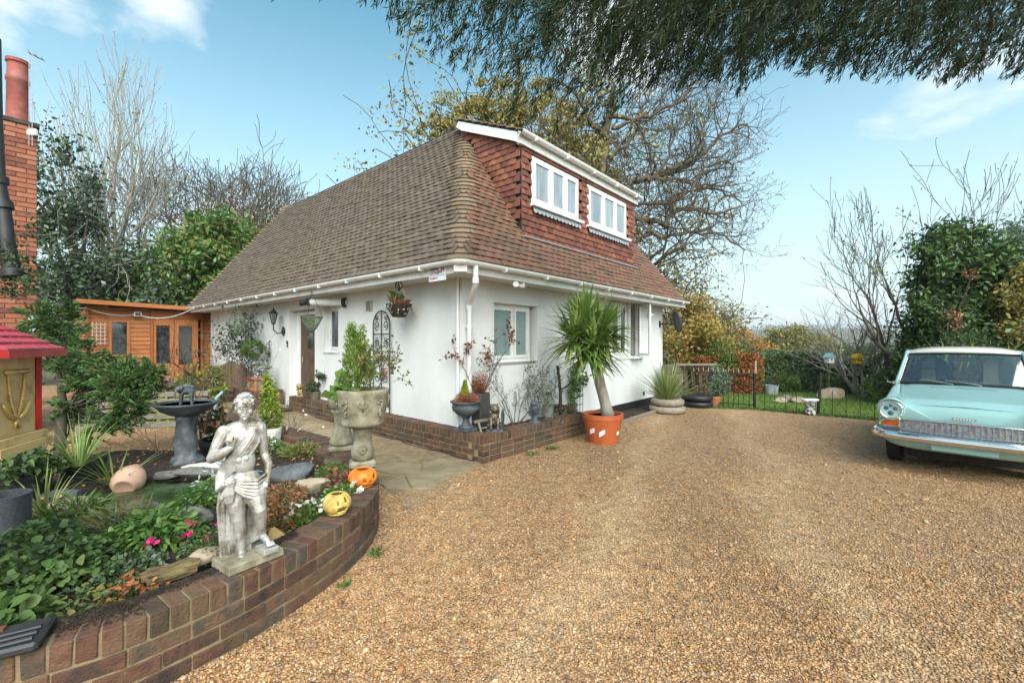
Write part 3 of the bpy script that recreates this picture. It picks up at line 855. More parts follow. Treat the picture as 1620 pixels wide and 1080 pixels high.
def place_tiles():
    rec = []
    for r in range(NR):
        d = r * G_; run = d * cp_; z = Z0 + d * sp_
        w0 = 0.17                                           # the hip tiles cover the ends
        # left plane: outward -x, runs along y
        off = (r % 2) * TW / 2
        y = -EX + off - TW
        while y < WY + EX:
            if -EX + run + w0 <= y <= WY + EX - run - 0.03: rec.append(('L', run, y, z))
            y += TW
        x = -EX + off - TW
        while x < WX + EX + 0.1:
            if -EX + run + w0 <= x <= WX + EX - run - 0.03:
                yy = -EX + run
                indorm = 1.30 - 0.02 < x < 5.2 + 0.02 and z > 3.13
                if not indorm: rec.append(('F', run, x, z))
            x += TW
    return rec
recs = place_tiles()
def tile_mat(rc):
    k, run, a, z = rc
    jz = random.gauss(0, 0.0025); jr = random.gauss(0, 0.012); tilt = random.gauss(0.0, 0.012)
    nrm_out = 0.024 + jz
    if k == 'L':
        p = Vector((-EX + run - sp_ * nrm_out, a, z + cp_ * nrm_out)); X = Vector((0, -1, 0)); Y = Vector((cp_, 0, sp_))
    else:
        p = Vector((a, -EX + run - sp_ * nrm_out, z + cp_ * nrm_out)); X = Vector((1, 0, 0)); Y = Vector((0, cp_, sp_))
    Z = X.cross(Y)
    Y = (Y - Z * (0.135 + tilt)).normalized(); X = (X + Y * jr).normalized(); Z = X.cross(Y)
    M = Matrix((X, Y, Z)).transposed().to_4x4(); M.translation = p
    return M
eye = Vector((0, 0, 1.5))
def near(rc):
    k, run, a, z = rc
    w = Vector(H(-EX + run, a, z)) if k == 'L' else Vector(H(a, -EX + run, z))
    return (w - eye).length
recs.sort(key=near)
rest = {'L': MB(), 'F': MB()}
tv = {'L': tl_grey, 'F': tl_brown}
for i, rc in enumerate(recs):
    M = tile_mat(rc)
    if i < 262:
        o = put('roof_tile', tv[rc[0]], roof); o.matrix_local = M
    else:
        me = tv[rc[0]]
        rest[rc[0]].add([tuple(M @ v.co) for v in me.vertices], [tuple(p.vertices) for p in me.polygons])
rest['L'].build('roof_tiles', M_['tile_grey'], roof, kind='stuff')
rest['F'].build('roof_tiles', M_['tile_brown'], roof, kind='stuff')
# rounded hip tiles
def hip_tile(r, scale=1.0, sx=1):
    d = r * G_; run = d * cp_; z = Z0 + d * sp_
    b = MB(); W = 0.30; vs = []; fs = []; n = 10
    for j, (dd, lift) in enumerate(((-0.01, 0), (-0.01, 0), (G_ * 1.25, 0))):
        rr = run + dd * cp_; zz = z + dd * sp_ + lift
        for k in range(n + 1):
            t = k / n
            ox = W * t * t - 0.055 * 2 * t * (1 - t); oy = W * (1 - t) ** 2 - 0.055 * 2 * t * (1 - t)
            o_ = (0.052, 0.036, 0.024)[j]
            vs.append((-EX + rr + ox - sp_ * o_ * (1 - t), -EX + rr + oy - sp_ * o_ * t, zz + cp_ * o_))
    for j in range(2):
        for k in range(n):
            fs.append((j * (n + 1) + k, j * (n + 1) + k + 1, (j + 1) * (n + 1) + k + 1, (j + 1) * (n + 1) + k))
    fs = [f if True else f for f in fs]
    b.add(vs, fs)
    o = b.build('hip_tile', M_['bonnet'], roof, smooth=False)
    sol = 1
    return o
for r in range(NR): hip_tile(r)
# far hip (left end), a row of rounded caps seen edge on
b = MB()
for r in range(NR):
    d = r * G_; run = d * cp_; z = Z0 + d * sp_
    b.ell((-EX + run + 0.02, WY + EX - run, z + 0.05), (0.09, 0.09, 0.05), n=8, m=4)
b.build('hip_capping', M_['bonnet'], roof, kind='stuff')

# ---- dormer
DX0, DX1, DY = 1.30, 5.20, 0.05
DB, DTP = 3.16, 4.62
dorm = MB()
yb = 1.50
dorm.add([(DX0, DY, DB - 0.1), (DX1, DY, DB - 0.1), (DX1, DY, DTP), (DX0, DY, DTP), (DX0, yb, 5.30), (DX1, yb, 5.30), (DX0, yb, DB), (DX1, yb, DB)],
         [(0, 3, 4, 6), (1, 7, 5, 2), (3, 2, 5, 4)])
wins = [(1.53, 2.93), (3.24, 4.86)]; wz0, wz1 = 3.72, 4.50
xs = [DX0, wins[0][0], wins[0][1], wins[1][0], wins[1][1], DX1]; zs = [DB - 0.1, wz0, wz1, DTP]
for i in range(5):
    for j in range(3):
        if j == 1 and i in (1, 3): continue
        dorm.add([(xs[i], DY, zs[j]), (xs[i + 1], DY, zs[j]), (xs[i + 1], DY, zs[j + 1]), (xs[i], DY, zs[j + 1])], [(0, 1, 2, 3)])
dormer = dorm.build('dormer', M_['felt'], house)
wt_m = tile_mesh('wall_tile', TW - 0.004, 0.15, 0.012, M_['tile_red'])
hk_m = tile_mesh('wall_tile', TW * 0.5, 0.15, 0.012, M_['tile_red'])
nrow = int((DTP - DB) / 0.098) + 1
def tilt_mat(X, p):
    Y = Vector((0, 0, 1)); Z = X.cross(Y)
    Y = (Y - Z * (0.16 + random.gauss(0, 0.015))).normalized(); X = (X + Y * random.gauss(0, 0.012)).normalized(); Z = X.cross(Y)
    M = Matrix((X, Y, Z)).transposed().to_4x4(); M.translation = p; return M
for r in range(nrow):
    z = DB - 0.02 + r * 0.098
    x = DX0 - 0.02 + (TW / 2 if r % 2 else 0) + TW / 2
    if r % 2:
        if not (wz1 - 0.02 > z > wz0 - 0.1 and False):
            put('wall_tile', hk_m, dormer).matrix_local = tilt_mat(Vector((1, 0, 0)), Vector((DX0 + 0.02, DY - 0.035, z)))
    while x < DX1 + 0.02:
        inwin = any(a - 0.03 < x < c + 0.03 for a, c in wins) and wz0 - 0.10 < z < wz1 - 0.03
        if not inwin and z < DTP - 0.02:
            o = put('wall_tile', wt_m, dormer); o.matrix_local = tilt_mat(Vector((1, 0, 0)), Vector((x, DY - 0.035, z)))
        x += TW
    # cheek facing the corner: outward -x ; slope of the main roof cuts its foot
    y0 = (z - Z0) / PITCH - EX           # the roof surface at this height reaches this y
    y = DY + (TW / 2 if not r % 2 else 0) + TW * 0.45
    ytop = 0
    ylim = y0 + 0.04
    while y < ylim:
        o = put('wall_tile', wt_m, dormer); o.matrix_local = tilt_mat(Vector((0, -1, 0)), Vector((DX0 - 0.035, y, z)))
        y += TW
for r in range(nrow, nrow + 6):          # cheek above the front eaves
    z = DB - 0.02 + r * 0.098
    y0 = (z - Z0) / PITCH - EX; ys = -0.035 + (z + 0.02 - 4.72) / 0.44
    y = max(DY + 0.1, ys + 0.12)
    while y < y0 + 0.04:
        o = put('wall_tile', wt_m, dormer); o.matrix_local = tilt_mat(Vector((0, -1, 0)), Vector((DX0 - 0.035, y, z)))
        y += TW
MB().box(((DX0 + DX1) / 2, DY - 0.06, DB - 0.02), (DX1 - DX0 + 0.1, 0.12, 0.012)).build('flashing', M_['lead'], house)

def window(parent, name, x0, x1, z0, z1, y, n, glass, axis='x', sill=True, mull=None, fw=0.05, handle=True):
    """casement window: outer frame, sashes, panes"""
    def P(a, d, z): return (a, y + d, z) if axis == 'x' else (y + d, a, z)
    def B(b, a0, a1, d0, d1, z0_, z1_): b.span(P(a0, d0, z0_), P(a1, d1, z1_))
    b = MB()
    B(b, x0, x1, 0, 0.06, z0, z0 + fw); B(b, x0, x1, 0, 0.06, z1 - fw, z1); B(b, x0, x0 + fw, 0, 0.06, z0 + fw, z1 - fw); B(b, x1 - fw, x1, 0, 0.06, z0 + fw, z1 - fw)
    w = b.build(name, M_['upvc'], parent)
    ed = [x0 + fw] + [x0 + (x1 - x0) * (mull[i] if mull else (i + 1) / n) for i in range(n - 1)] + [x1 - fw]
    for i in range(n - 1):
        b = MB(); B(b, ed[i + 1] - 0.016, ed[i + 1] + 0.016, 0.004, 0.058, z0 + fw, z1 - fw); b.build('mullion', M_['upvc'], w)
    for i in range(n):
        a0 = ed[i] + (0.018 if i else 0.003); a1 = ed[i + 1] - (0.018 if i < n - 1 else 0.003); s0, s1 = z0 + fw + 0.003, z1 - fw - 0.003; q = 0.045
        b = MB(); B(b, a0, a1, -0.016, 0.04, s0, s0 + q); B(b, a0, a1, -0.016, 0.04, s1 - q, s1); B(b, a0, a0 + q, -0.016, 0.04, s0 + q, s1 - q); B(b, a1 - q, a1, -0.016, 0.04, s0 + q, s1 - q)
        b.build('sash', M_['upvc'], w)
        b = MB(); B(b, a0 + q, a1 - q, 0.004, 0.016, s0 + q, s1 - q); b.build('pane', glass, w)
    if sill:
        b = MB(); B(b, x0 - 0.05, x1 + 0.05, -0.10, 0.0, z0 - 0.05, z0 - 0.003); b.build('sill', M_['fascia'], w)
    return w
window(house, 'window', 0.62, 1.58, 1.19, 2.07, 0.10, 2, M_['frosted'], mull=[0.56])
w2 = window(house, 'window', 3.88, 5.00, 1.17, 2.34, 0.08, 3, M_['darkglass'])
b = MB(); b.span((5.03, 0.02, 1.18), (5.07, 0.10, 2.34)).span((5.47, 0.02, 1.18), (5.55, 0.10, 2.34)); b.build('open_frame', M_['upvc'], house)
b = MB(); b.span((5.0, -0.10, 1.12), (5.6, 0.0, 1.166)); b.build('sill', M_['fascia'], house)
# the open sash stands out from the wall
b = MB(); Mo = Matrix.Rotation(R(-122), 3, 'Z')
for (c, d) in (((0.2, 0, 0.02), (0.42, 0.04, 0.05)), ((0.2, 0, 1.13), (0.42, 0.04, 0.05)), ((0.015, 0, 0.575), (0.05, 0.04, 1.06)), ((0.40, 0, 0.575), (0.05, 0.04, 1.06))):
    q = Mo @ Vector(c); b.box((5.47 + q.x, 0.0 + q.y, 1.19 + q.z), d, M=Mo)
b.build('open_sash', M_['upvc'], house)
for a, c in wins:
    window(house, 'dormer_window', a, c, wz0, wz1, DY - 0.03, 3, M_['paleglass'], mull=[0.37, 0.68])
    b = MB(); n = int((c - a + 0.1) / 0.11)                       # scalloped lead apron
    for i in range(n):
        cx = a - 0.02 + 0.055 + i * 0.11
        pts = [(cx - 0.052, DY - 0.078, wz0 - 0.045)] + [(cx - 0.052 * math.cos(t), DY - 0.092, wz0 - 0.105 - 0.045 * math.sin(t)) for t in [PI * k / 8 for k in range(9)]] + [(cx + 0.052, DY - 0.078, wz0 - 0.045)]
        MB().prism(pts, (0, 0.006, 0)).build('apron_scallop', M_['lead'], dormer)
# dormer fascia, gutter, roof, bargeboard
MB().span((1.18, -0.035, 4.57), (5.32, -0.015, 4.735)).build('dormer_fascia', M_['fascia'], house)
MB().span((1.20, -0.014, 4.575), (5.30, 0.05, 4.595)).build('dormer_soffit', M_['fascia'], house)
gutter([(1.12, -0.095, 4.735), (5.36, -0.095, 4.735)], 'dormer_gutter')
for i in range(5):
    MB().box((1.45 + i * 0.9, -0.095, 4.70), (0.02, 0.122, 0.075)).build('gutter_bracket', M_['upvc'], house)
def dz(y): return 4.735 + (y + 0.035) * 0.44
MB().prism([(1.18, -0.014, 4.57), (1.18, -0.014, 4.74), (1.18, 1.38, dz(1.38)), (1.18, 1.44, dz(1.38) - 0.08), (1.18, 1.30, dz(1.3) - 0.15), (1.18, 0.1, 4.64)][::-1], (0.022, 0, 0)).build('bargeboard', M_['fascia'], house)
b = MB(); b.prism([(1.19, -0.08, 4.72), (1.19, 1.50, dz(1.50)), (1.19, 1.50, dz(1.50) + 0.03), (1.19, -0.08, 4.75)], (4.14, 0, 0)); b.build('dormer_roof', M_['felt'], house)
dr = bpy.data.objects['dormer_roof']
dmesh = tile_mesh('dormer_roof_tile', TW, 0.16, 0.02, M_['tile_brown'])
sl = math.atan(0.44)
b = MB()
for r in range(16):
    for c in range(27):
        x = 1.24 + c * TW - (TW / 2 if r % 2 else 0) ; y = -0.11 + r * 0.105 * math.cos(sl)
        if x > 5.36 or x < 1.17: continue
        M = Matrix.Translation((x, y, 4.762 + (y + 0.08) * 0.44)) @ Matrix.Rotation(sl - 0.10, 4, 'X')
        b.add([tuple(M @ v.co) for v in dmesh.vertices], [tuple(p.vertices) for p in dmesh.polygons])
b.build('dormer_tiles', M_['bonnet'], dr, kind='stuff')
b = MB(); b.tube([(1.28, 1.56, ZT + 0.01), (1.9, 1.56, ZT + 0.03), (5.3, 1.56, ZT + 0.03)], 0.07, n=10); b.build('ridge_tile', M_['bonnet'], house, smooth='auto')
MB().ell((tx0 + 0.05, ty1 + 0.05, ZT + 0.06), (0.10, 0.3, 0.07), 10, 6).build('ridge_tile', M_['bonnet'], house)

# ---- front door in its shallow recess
MB().span((-0.10, DR[0] - 0.25, 0.02), (0.24, DR[1] + 0.1, 0.14)).build('doorstep', M_['stone_path'], house)
b = MB(); d0 = 0.17
b.span((d0, DR[0], 0.14), (d0 + 0.06, DR[0] + 0.07, 2.14)).span((d0, DR[1] - 0.16, 0.14), (d0 + 0.06, DR[1], 2.14)).span((d0, DR[0] + 0.07, 2.06), (d0 + 0.06, DR[1] - 0.16, 2.14))
b.build('door_frame', M_['upvc'], house)
door = MB().span((d0 + 0.02, DR[0] + 0.075, 0.15), (d0 + 0.065, DR[1] - 0.165, 2.055)).build('door', M_['door_wood'], house)
for i in range(6):
    y = DR[0] + 0.09 + i * 0.155
    MB().span((d0 + 0.004, y, 0.17), (d0 + 0.02, y + 0.145, 2.04)).build('plank', M_['door_wood'], door)
MB().span((d0 - 0.004, DR[0] + 0.42, 1.35), (d0 + 0.003, DR[0] + 0.66, 1.68)).build('pane', M_['darkglass'], door)
b = MB(); b.tube([(d0 - 0.03 , DR[0] + 0.85, 1.05), (d0 - 0.03, DR[0] + 0.85, 1.18)], 0.012).tube([(d0 - 0.02, DR[0] + 0.30, 1.60), (d0 - 0.02, DR[0] + 0.30, 1.52)], 0.02); b.build('handle', M_['gold'], door)
window(house, 'window', 3.35, 3.88, 1.30, 2.17, 0.10, 1, M_['darkglass'], axis='y')
window(house, 'window', 5.83, 5.99, 1.30, 2.05, 0.14, 1, M_['darkglass'], axis='y', sill=False, fw=0.03)
# air brick
b = MB(); b.box((5.7, -0.004, 0.30), (0.09, 0.01, 0.09)); b.build('air_vent', M_['black_plastic'], house)
MB().span((2.3, -0.012, -0.05), (WX, -0.001, 0.17)).build('plinth_band', M_['black_plastic'], house)

# ------------------------------------------------------------------ BRICK WALLS
def arclen(path):
    P = [Vector((p[0], p[1], 0)) for p in path]
    S = [0]
    for i in range(1, len(P)): S.append(S[-1] + (P[i] - P[i - 1]).length)
    return P, S
def smooth_path(pts, n=10):
    out = []
    P = [np.array(p, float) for p in pts]; P = [2 * P[0] - P[1]] + P + [2 * P[-1] - P[-2]]
    for i in range(1, len(P) - 2):
        for k in range(n):
            t = k / n
            out.append(tuple(0.5 * (2 * P[i] + (P[i + 1] - P[i - 1]) * t + (2 * P[i - 1] - 5 * P[i] + 4 * P[i + 1] - P[i + 2]) * t * t + (-P[i - 1] + 3 * P[i] - 3 * P[i + 1] + P[i + 2]) * t ** 3)))
    out.append(tuple(P[-2])); return out
def at_s(P, S, s):
    s = max(0, min(S[-1] - 1e-6, s))
    i = max(0, min(len(S) - 2, int(np.searchsorted(S, s, side='right')) - 1))
    t = (s - S[i]) / max(1e-9, S[i + 1] - S[i])
    return P[i].lerp(P[i + 1], t), (P[i + 1] - P[i]).normalized()
head_me = [MB().cbox((0, 0, 0), (0.0655, 0.215, 0.1025), 0.004, 0.0015).mesh('brick', M_['brick_dark']) for _ in range(4)]
stre_me = [MB().cbox((0, 0, 0), (0.215, 0.1025, 0.065), 0.004, 0.0015).mesh('brick', M_['brick_dark']) for _ in range(4)]
half_me = [MB().cbox((0, 0, 0), (0.1025, 0.1025, 0.065), 0.004, 0.0015).mesh('brick', M_['brick_dark']) for _ in range(2)]
def brick_wall(label, path, height, side=1, courses=3, width=0.215, zf=None, s0=0.0, s1=None, inner=False, group=None, extra=0, cope0=0.04, st=None, en=None):
    """path = outer face line; side=+1: the wall body lies to the left of the path direction"""
    P, S = arclen(path); L = S[-1]
    s1 = L if s1 is None else s1
    zf = zf or (lambda p: 0.0)
    w = thing('brick_wall', label, 'brick wall', (P[0].x, P[0].y, 0))
    base = Vector(w.location)
    def nrm(t): return Vector((-t.y, t.x, 0)) * side
    # mortar core
    vs, fs = [], []; n = max(2, int(L / 0.06))
    for i in range(n + 1):
        p, t = at_s(P, S, 0.012 + (L - 0.024) * i / n); q = nrm(t); z = zf(p)
        a = p + q * 0.006 - base; b_ = p + q * (width - 0.006) - base
        vs += [(a.x, a.y, -0.1), (a.x, a.y, z + height - 0.006), (b_.x, b_.y, z + height - 0.006), (b_.x, b_.y, -0.1)]
    for i in range(n):
        for k in range(4):
            f = (i * 4 + k, i * 4 + (k + 1) % 4, (i + 1) * 4 + (k + 1) % 4, (i + 1) * 4 + k); fs.append(f)
    fs += [(0, 1, 2, 3), (n * 4 + 3, n * 4 + 2, n * 4 + 1, n * 4)]
    MB().add(vs, fs).build('mortar', M_['mortar'], w)
    def lay(me, s, into, z, jig=0.002, turn=0.0, sc=None):
        p, t = at_s(P, S, s); q = nrm(t)
        c = p + q * into - base
        o = put('brick', me, w, (c.x + random.gauss(0, jig * .6), c.y + random.gauss(0, jig * .6), z + zf(p) + random.gauss(0, jig * 0.5)),
                (random.gauss(0, 0.008), random.gauss(0, 0.008), math.atan2(t.y, t.x) + turn + random.gauss(0, 0.012)), sc)
        return o
    nc_ = int(round((L - 0.036 - cope0) / 0.0765))
    for k in range(nc_ + 1):
        lay(random.choice(head_me), cope0 + (L - 0.036 - cope0) * k / nc_, 0.1075, height - 0.0512)
    if extra:                                                   # a second row of coping bricks
        s = 0.11
        while s < L - 0.1:
            lay(random.choice(stre_me), s, 0.222 + 0.0512, height - 0.034); s += 0.226
    for c in range(courses):
        z = height - 0.1025 - 0.0105 - 0.0325 - c * 0.0755
        a0 = st[c % 2] if st else 0.0; a1 = L - (en[c % 2] if en else 0.0)
        s = a0 + 0.1075 - (0.1125 if c % 2 == 0 else 0)
        while s < a1 + 0.06:
            if s < a0 + 0.05: lay(random.choice(half_me), a0 + 0.0513, 0.0515, z)
            elif s > a1 - 0.10:
                if s < a1 + 0.06: lay(random.choice(half_me), a1 - 0.0513, 0.0515, z)
                break
            else: lay(random.choice(stre_me), s, 0.0515, z)
            s += 0.2255
        if inner:
            s = 0.1075
            while s < L - 0.1:
                lay(random.choice(stre_me), s, width - 0.0515, z); s += 0.2255
    return w

CURVE = smooth_path([(-3.6, 1.25), (-2.6, 1.36), (-2.05, 1.53), (-1.765, 1.69), (-1.59, 1.82), (-1.485, 1.95), (-1.336, 2.165), (-1.22, 2.41), (-1.12, 2.68), (-1.055, 2.95), (-1.035, 3.27), (-1.09, 3.62), (-1.22, 3.97), (-1.46, 4.40)], 8)
w_curve = brick_wall('low curved brick wall with brick on edge coping edging the front flower bed', CURVE, 0.34, 1)
PATHW = smooth_path([(-1.46, 4.42), (-1.85, 4.93), (-2.25, 5.40), (-3.0, 6.0), (-3.75, 6.58), (-4.7, 7.35)], 6)
w_path = brick_wall('wide low brick wall running from the stone pedestals back along the paved path', PATHW, 0.34, 1, courses=3, width=0.33, extra=1, inner=True)
def pl(p):
    return 0.0
PL1 = [H(-0.22, 4.95)[:2], H(-0.22, -0.62)[:2]]
def zpl(p):
    v = Vector((p.x, p.y)) - Vector((HC.x, HC.y)); return 0.010 * max(0, v.dot(Vector((HU.x, HU.y))))
w_pl = brick_wall('brick planter wall along the path under the long white wall', PL1, 0.34, 1, courses=3, zf=zpl, en=(0.108, 0.0))
PL2 = [H(-0.22, -0.62)[:2], H(2.20, -0.62)[:2]]
w_pl2 = brick_wall('brick planter wall facing the gravel under the frosted window', PL2, 0.34, 1, courses=3, cope0=0.258, st=(0.0, 0.108))
PL3 = [H(2.20, -0.62 + 0.22)[:2], H(2.20, -0.012)[:2]]
w_pl3 = brick_wall('short brick wall closing the planter beside the potted yucca', PL3, 0.43, 1, courses=3, inner=True)
PL4 = [H(-0.62, 6.95)[:2], H(-0.62, 5.62)[:2], H(-0.06, 5.60)[:2]]
w_pl4 = brick_wall('small brick planter beside the front door with a terracotta box on it', PL4, 0.46, 1, courses=4)
PL5 = [H(-0.62, 10.6)[:2], H(-0.62, 7.2)[:2]]
w_pl5 = brick_wall('low brick edging below the reed screen on the far part of the long wall', PL5, 0.22, 1, courses=1)

# soil in the planters and the bed
def soil_patch(name, poly, z, amp=0.03, seed=1, m='soil', kind='structure', step=0.08):
    xs = [p[0] for p in poly]; ys = [p[1] for p in poly]
    x0, x1, y0, y1 = min(xs), max(xs), min(ys), max(ys)
    nx = int((x1 - x0) / step) + 2; ny = int((y1 - y0) / step) + 2
    X, Y = np.meshgrid(x0 + np.arange(nx) * step, y0 + np.arange(ny) * step)
    zz = z(X, Y) if callable(z) else np.full(X.shape, z)
    zz = zz + amp * (np.sin(X * 7 + seed) * np.cos(Y * 8.3 + seed * 2) * 0.5 + rng.normal(size=X.shape) * 0.3)
    Vv = np.stack([X.ravel(), Y.ravel(), zz.ravel()], 1)
    idx = np.arange(nx * ny).reshape(ny, nx)
    Fq = np.stack([idx[:-1, :-1].ravel(), idx[:-1, 1:].ravel(), idx[1:, 1:].ravel(), idx[1:, :-1].ravel()], 1)
    cen = Vv[Fq].mean(axis=1)
    Fq = Fq[pip(cen, poly)]
    return put(name, np_mesh(name, Vv, Fq, M_[m], True), kind=kind)
soil_patch('planter_soil', [H(-0.05, -0.45)[:2], H(2.1, -0.45)[:2], H(2.1, 0.02)[:2], H(-0.05, 0.02)[:2]], 0.26, 0.02, step=0.04)
soil_patch('border_soil', [H(-0.45, 5.7)[:2], H(-0.45, 10.6)[:2], H(0.02, 10.6)[:2], H(0.02, 5.7)[:2]], 0.20, 0.02)
BED = [(p[0] - 0.10, p[1] + 0.10) for p in CURVE[::4]][2:-2] + [(-1.75, 4.45), (-2.15, 4.85), (-2.5, 5.2), (-3.3, 5.7), (-4.3, 6.0), (-4.6, 5.0), (-4.6, 3.6), (-5.2, 2.6), (-4.4, 1.5)]
def bedz(X, Y):
    d = np.sqrt(((X + 2.9) / 0.62) ** 2 + ((Y - 3.72) / 0.50) ** 2)
    z = 0.27 - 0.22 * sstep(1.15, 0.75, d)
    return z * (1 - 0.85 * sstep(4.9, 5.8, Y)) 
soil_patch('flower_bed_soil', BED, bedz, 0.02, 3, step=0.06)
def bz(x, y): return float(bedz(np.float64(x), np.float64(y)))
# pond
b = MB(); pts = [(-2.9 + 0.60 * math.cos(t) * (1 + 0.07 * math.sin(3 * t)), 3.72 + 0.46 * math.sin(t) * (1 + 0.08 * math.cos(2 * t)), 0.205) for t in [2 * PI * k / 28 for k in range(28)]]
M_['pond'] = mat('pond_water', [(0.008, 0.018, 0.008), (0.03, 0.06, 0.02), (0.05, 0.09, 0.03)], scale=5, rough=0.12, spec=0.6, contrast=0.4)
b.poly(pts).build('pond_water', M_['pond'], kind='structure')

# loose gravel stones on the drive near the camera
def ico():
    t = (1 + 5 ** .5) / 2
    v = np.array([(-1, t, 0), (1, t, 0), (-1, -t, 0), (1, -t, 0), (0, -1, t), (0, 1, t), (0, -1, -t), (0, 1, -t), (t, 0, -1), (t, 0, 1), (-t, 0, -1), (-t, 0, 1)]) / math.sqrt(1 + t * t)
    f = np.array([(0, 11, 5), (0, 5, 1), (0, 1, 7), (0, 7, 10), (0, 10, 11), (1, 5, 9), (5, 11, 4), (11, 10, 2), (10, 7, 6), (7, 1, 8), (3, 9, 4), (3, 4, 2), (3, 2, 6), (3, 6, 8), (3, 8, 9), (4, 9, 5), (2, 4, 11), (6, 2, 10), (8, 6, 7), (9, 8, 1)])
    return v, f
OCT = (np.array([(1, 0, 0), (-.5, .87, 0), (-.5, -.87, 0), (0.3, 0.5, 0.8), (-.6, 0, .75), (.3, -.5, .8)]), np.array([(0, 1, 3), (1, 4, 3), (1, 2, 4), (2, 5, 4), (2, 0, 5), (0, 3, 5), (3, 4, 5)]))
def pebbles(name, P, size, m, kind='stuff', parent=None, smooth=True, low=False):
    v, f = OCT if low else ico(); n = len(P); nv = len(v)
    s = size * np.exp(rng.normal(0, 0.28, n))
    sc3 = np.stack([s, s * rng.uniform(0.6, 0.95, n), s * rng.uniform(0.4, 0.65, n)], 1)
    a = rng.uniform(0, 2 * PI, n); ca, sa = np.cos(a)[:, None], np.sin(a)[:, None]
    vv = v[None] * sc3[:, None, :] * (1 + rng.normal(0, 0.10, (n, nv, 1)))
    tx = rng.normal(0, 0.35, n)[:, None]
    x = vv[..., 0] * ca - vv[..., 1] * sa; y = vv[..., 0] * sa + vv[..., 1] * ca; z = vv[..., 2] + tx * vv[..., 0]
    Vv = np.stack([x, y, z], -1) + P[:, None, :]
    Ff = f[None] + (np.arange(n) * nv)[:, None, None]
    return put(name, np_mesh(name, Vv.reshape(-1, 3), Ff.reshape(-1, 3), m, smooth), parent, kind=kind)
OUTB = [(p[0], p[1]) for p in CURVE]
NOGO = OUTB + [(-1.5, 4.4), (-1.2, 4.25), (-0.30, 5.40)] + [H(-0.2, -0.6)[:2], H(2.2, -0.62)[:2], H(2.4, 12)[:2], (-14, 14), (-14, 1.2)]
def scatter(n, y0, y1, pw=1.0):
    u = rng.random(n) ** pw; y = y0 + (y1 - y0) * u
    x = rng.uniform(-1.2, 1.2, n) * (y + 0.2)
    P = np.stack([x, y], 1); P = P[~pip(P, NOGO)]
    P = P[pip(P, DRIVE)]
    return np.concatenate([P, rng.uniform(0.004, 0.010, (len(P), 1))], 1)
pebbles('loose_gravel', scatter(62000, 1.6, 2.9), 0.0064, M_['pebble'])
pebbles('loose_gravel', scatter(95000, 2.9, 5.2), 0.0070, M_['pebble'], low=True)
pebbles('loose_gravel', scatter(50000, 5.2, 9.4), 0.0088, M_['pebble'], low=True)
big = scatter(900, 1.6, 7.5); big[:, 2] = 0.012
pebbles('larger_stones', big, 0.015, M_['pebble'])
pg = np.stack([rng.uniform(-6.6, -2.2, 14000), rng.uniform(5.0, 8.8, 14000), rng.uniform(0.004, 0.01, 14000)], 1)
pg = pg[~pip(pg[:, :2], [H(-0.2, -1)[:2], H(-2.2, -1)[:2], H(-2.2, 7)[:2], H(-0.2, 7)[:2]])]
pebbles('patio_gravel', pg, 0.011, M_['pebble'], low=True)
# soil spilt on the coping bricks
P_, S_ = arclen(CURVE); cr = []
for k in range(9000):
    s = random.uniform(0.3, S_[-1] * 0.62); q, t_ = at_s(P_, S_, s); n_x = Vector((-t_.y, t_.x, 0)); w_ = 0.215 - abs(random.gauss(0, 0.06)) * (1.2 if s < 2.2 else .5); 
    if w_ < 0.03: continue
    q = q + n_x * w_; cr.append((q.x, q.y, 0.342 + abs(random.gauss(0, .002))))
pebbles('soil_crumbs', np.array(cr), 0.0055, M_['soil'], low=True)
# fallen leaves on the gravel and in the bed
fl = scatter(420, 1.8, 8.5); fl[:, 2] = 0.018
fl2 = np.stack([rng.uniform(-4.2, -1.3, 1300), rng.uniform(1.6, 5.2, 1300)], 1); fl2 = fl2[pip(fl2, BED)]
fl2 = np.concatenate([fl2, np.array([[bz(x, y) + 0.02] for x, y in fl2])], 1)
D_ = rng.normal(size=(len(fl) + len(fl2), 3)) * np.array([1, 1, 0.12])
leaf_obj('fallen_leaves', np.concatenate([fl, fl2]), 0.035, M_['leaf_orange'], aspect=0.6, D=D_ * 3, jit=0.3, kind='stuff')
# timber edging at the foot of the front wall, and soil strip
soil_patch('border_soil', [H(2.45, -0.55)[:2], H(6.6, -0.55)[:2], H(6.6, -0.02)[:2], H(2.45, -0.02)[:2]], 0.02, 0.015, step=0.05)
b = MB(); p0, p1 = Vector(H(2.75, -0.72)), Vector(H(5.55, -0.62)); q = (p1 - p0); a_ = math.atan2(q.y, q.x); c = (p0 + p1) / 2
o = MB().cbox((0, 0, 0.03), (q.length, 0.06, 0.10), 0.006).build('timber_edging', M_['timber'], loc=(c.x, c.y, 0)); o.rotation_euler.z = a_
tag(o, 'grey timber board edging the gravel below the open window', 'edging')

# lawn blades
P = np.stack([rng.uniform(3.0, 17, 60000), rng.uniform(8.0, 15.5, 60000)], 1); P = P[pip(P, LAWN)]
P = np.concatenate([P, np.full((len(P), 1), 0.005)], 1)
leaf_obj('lawn_grass', P, 0.055, M_['grass'], aspect=0.16, D=np.tile([0, 0, 1.4], (len(P), 1)), jit=0.8, kind='stuff')
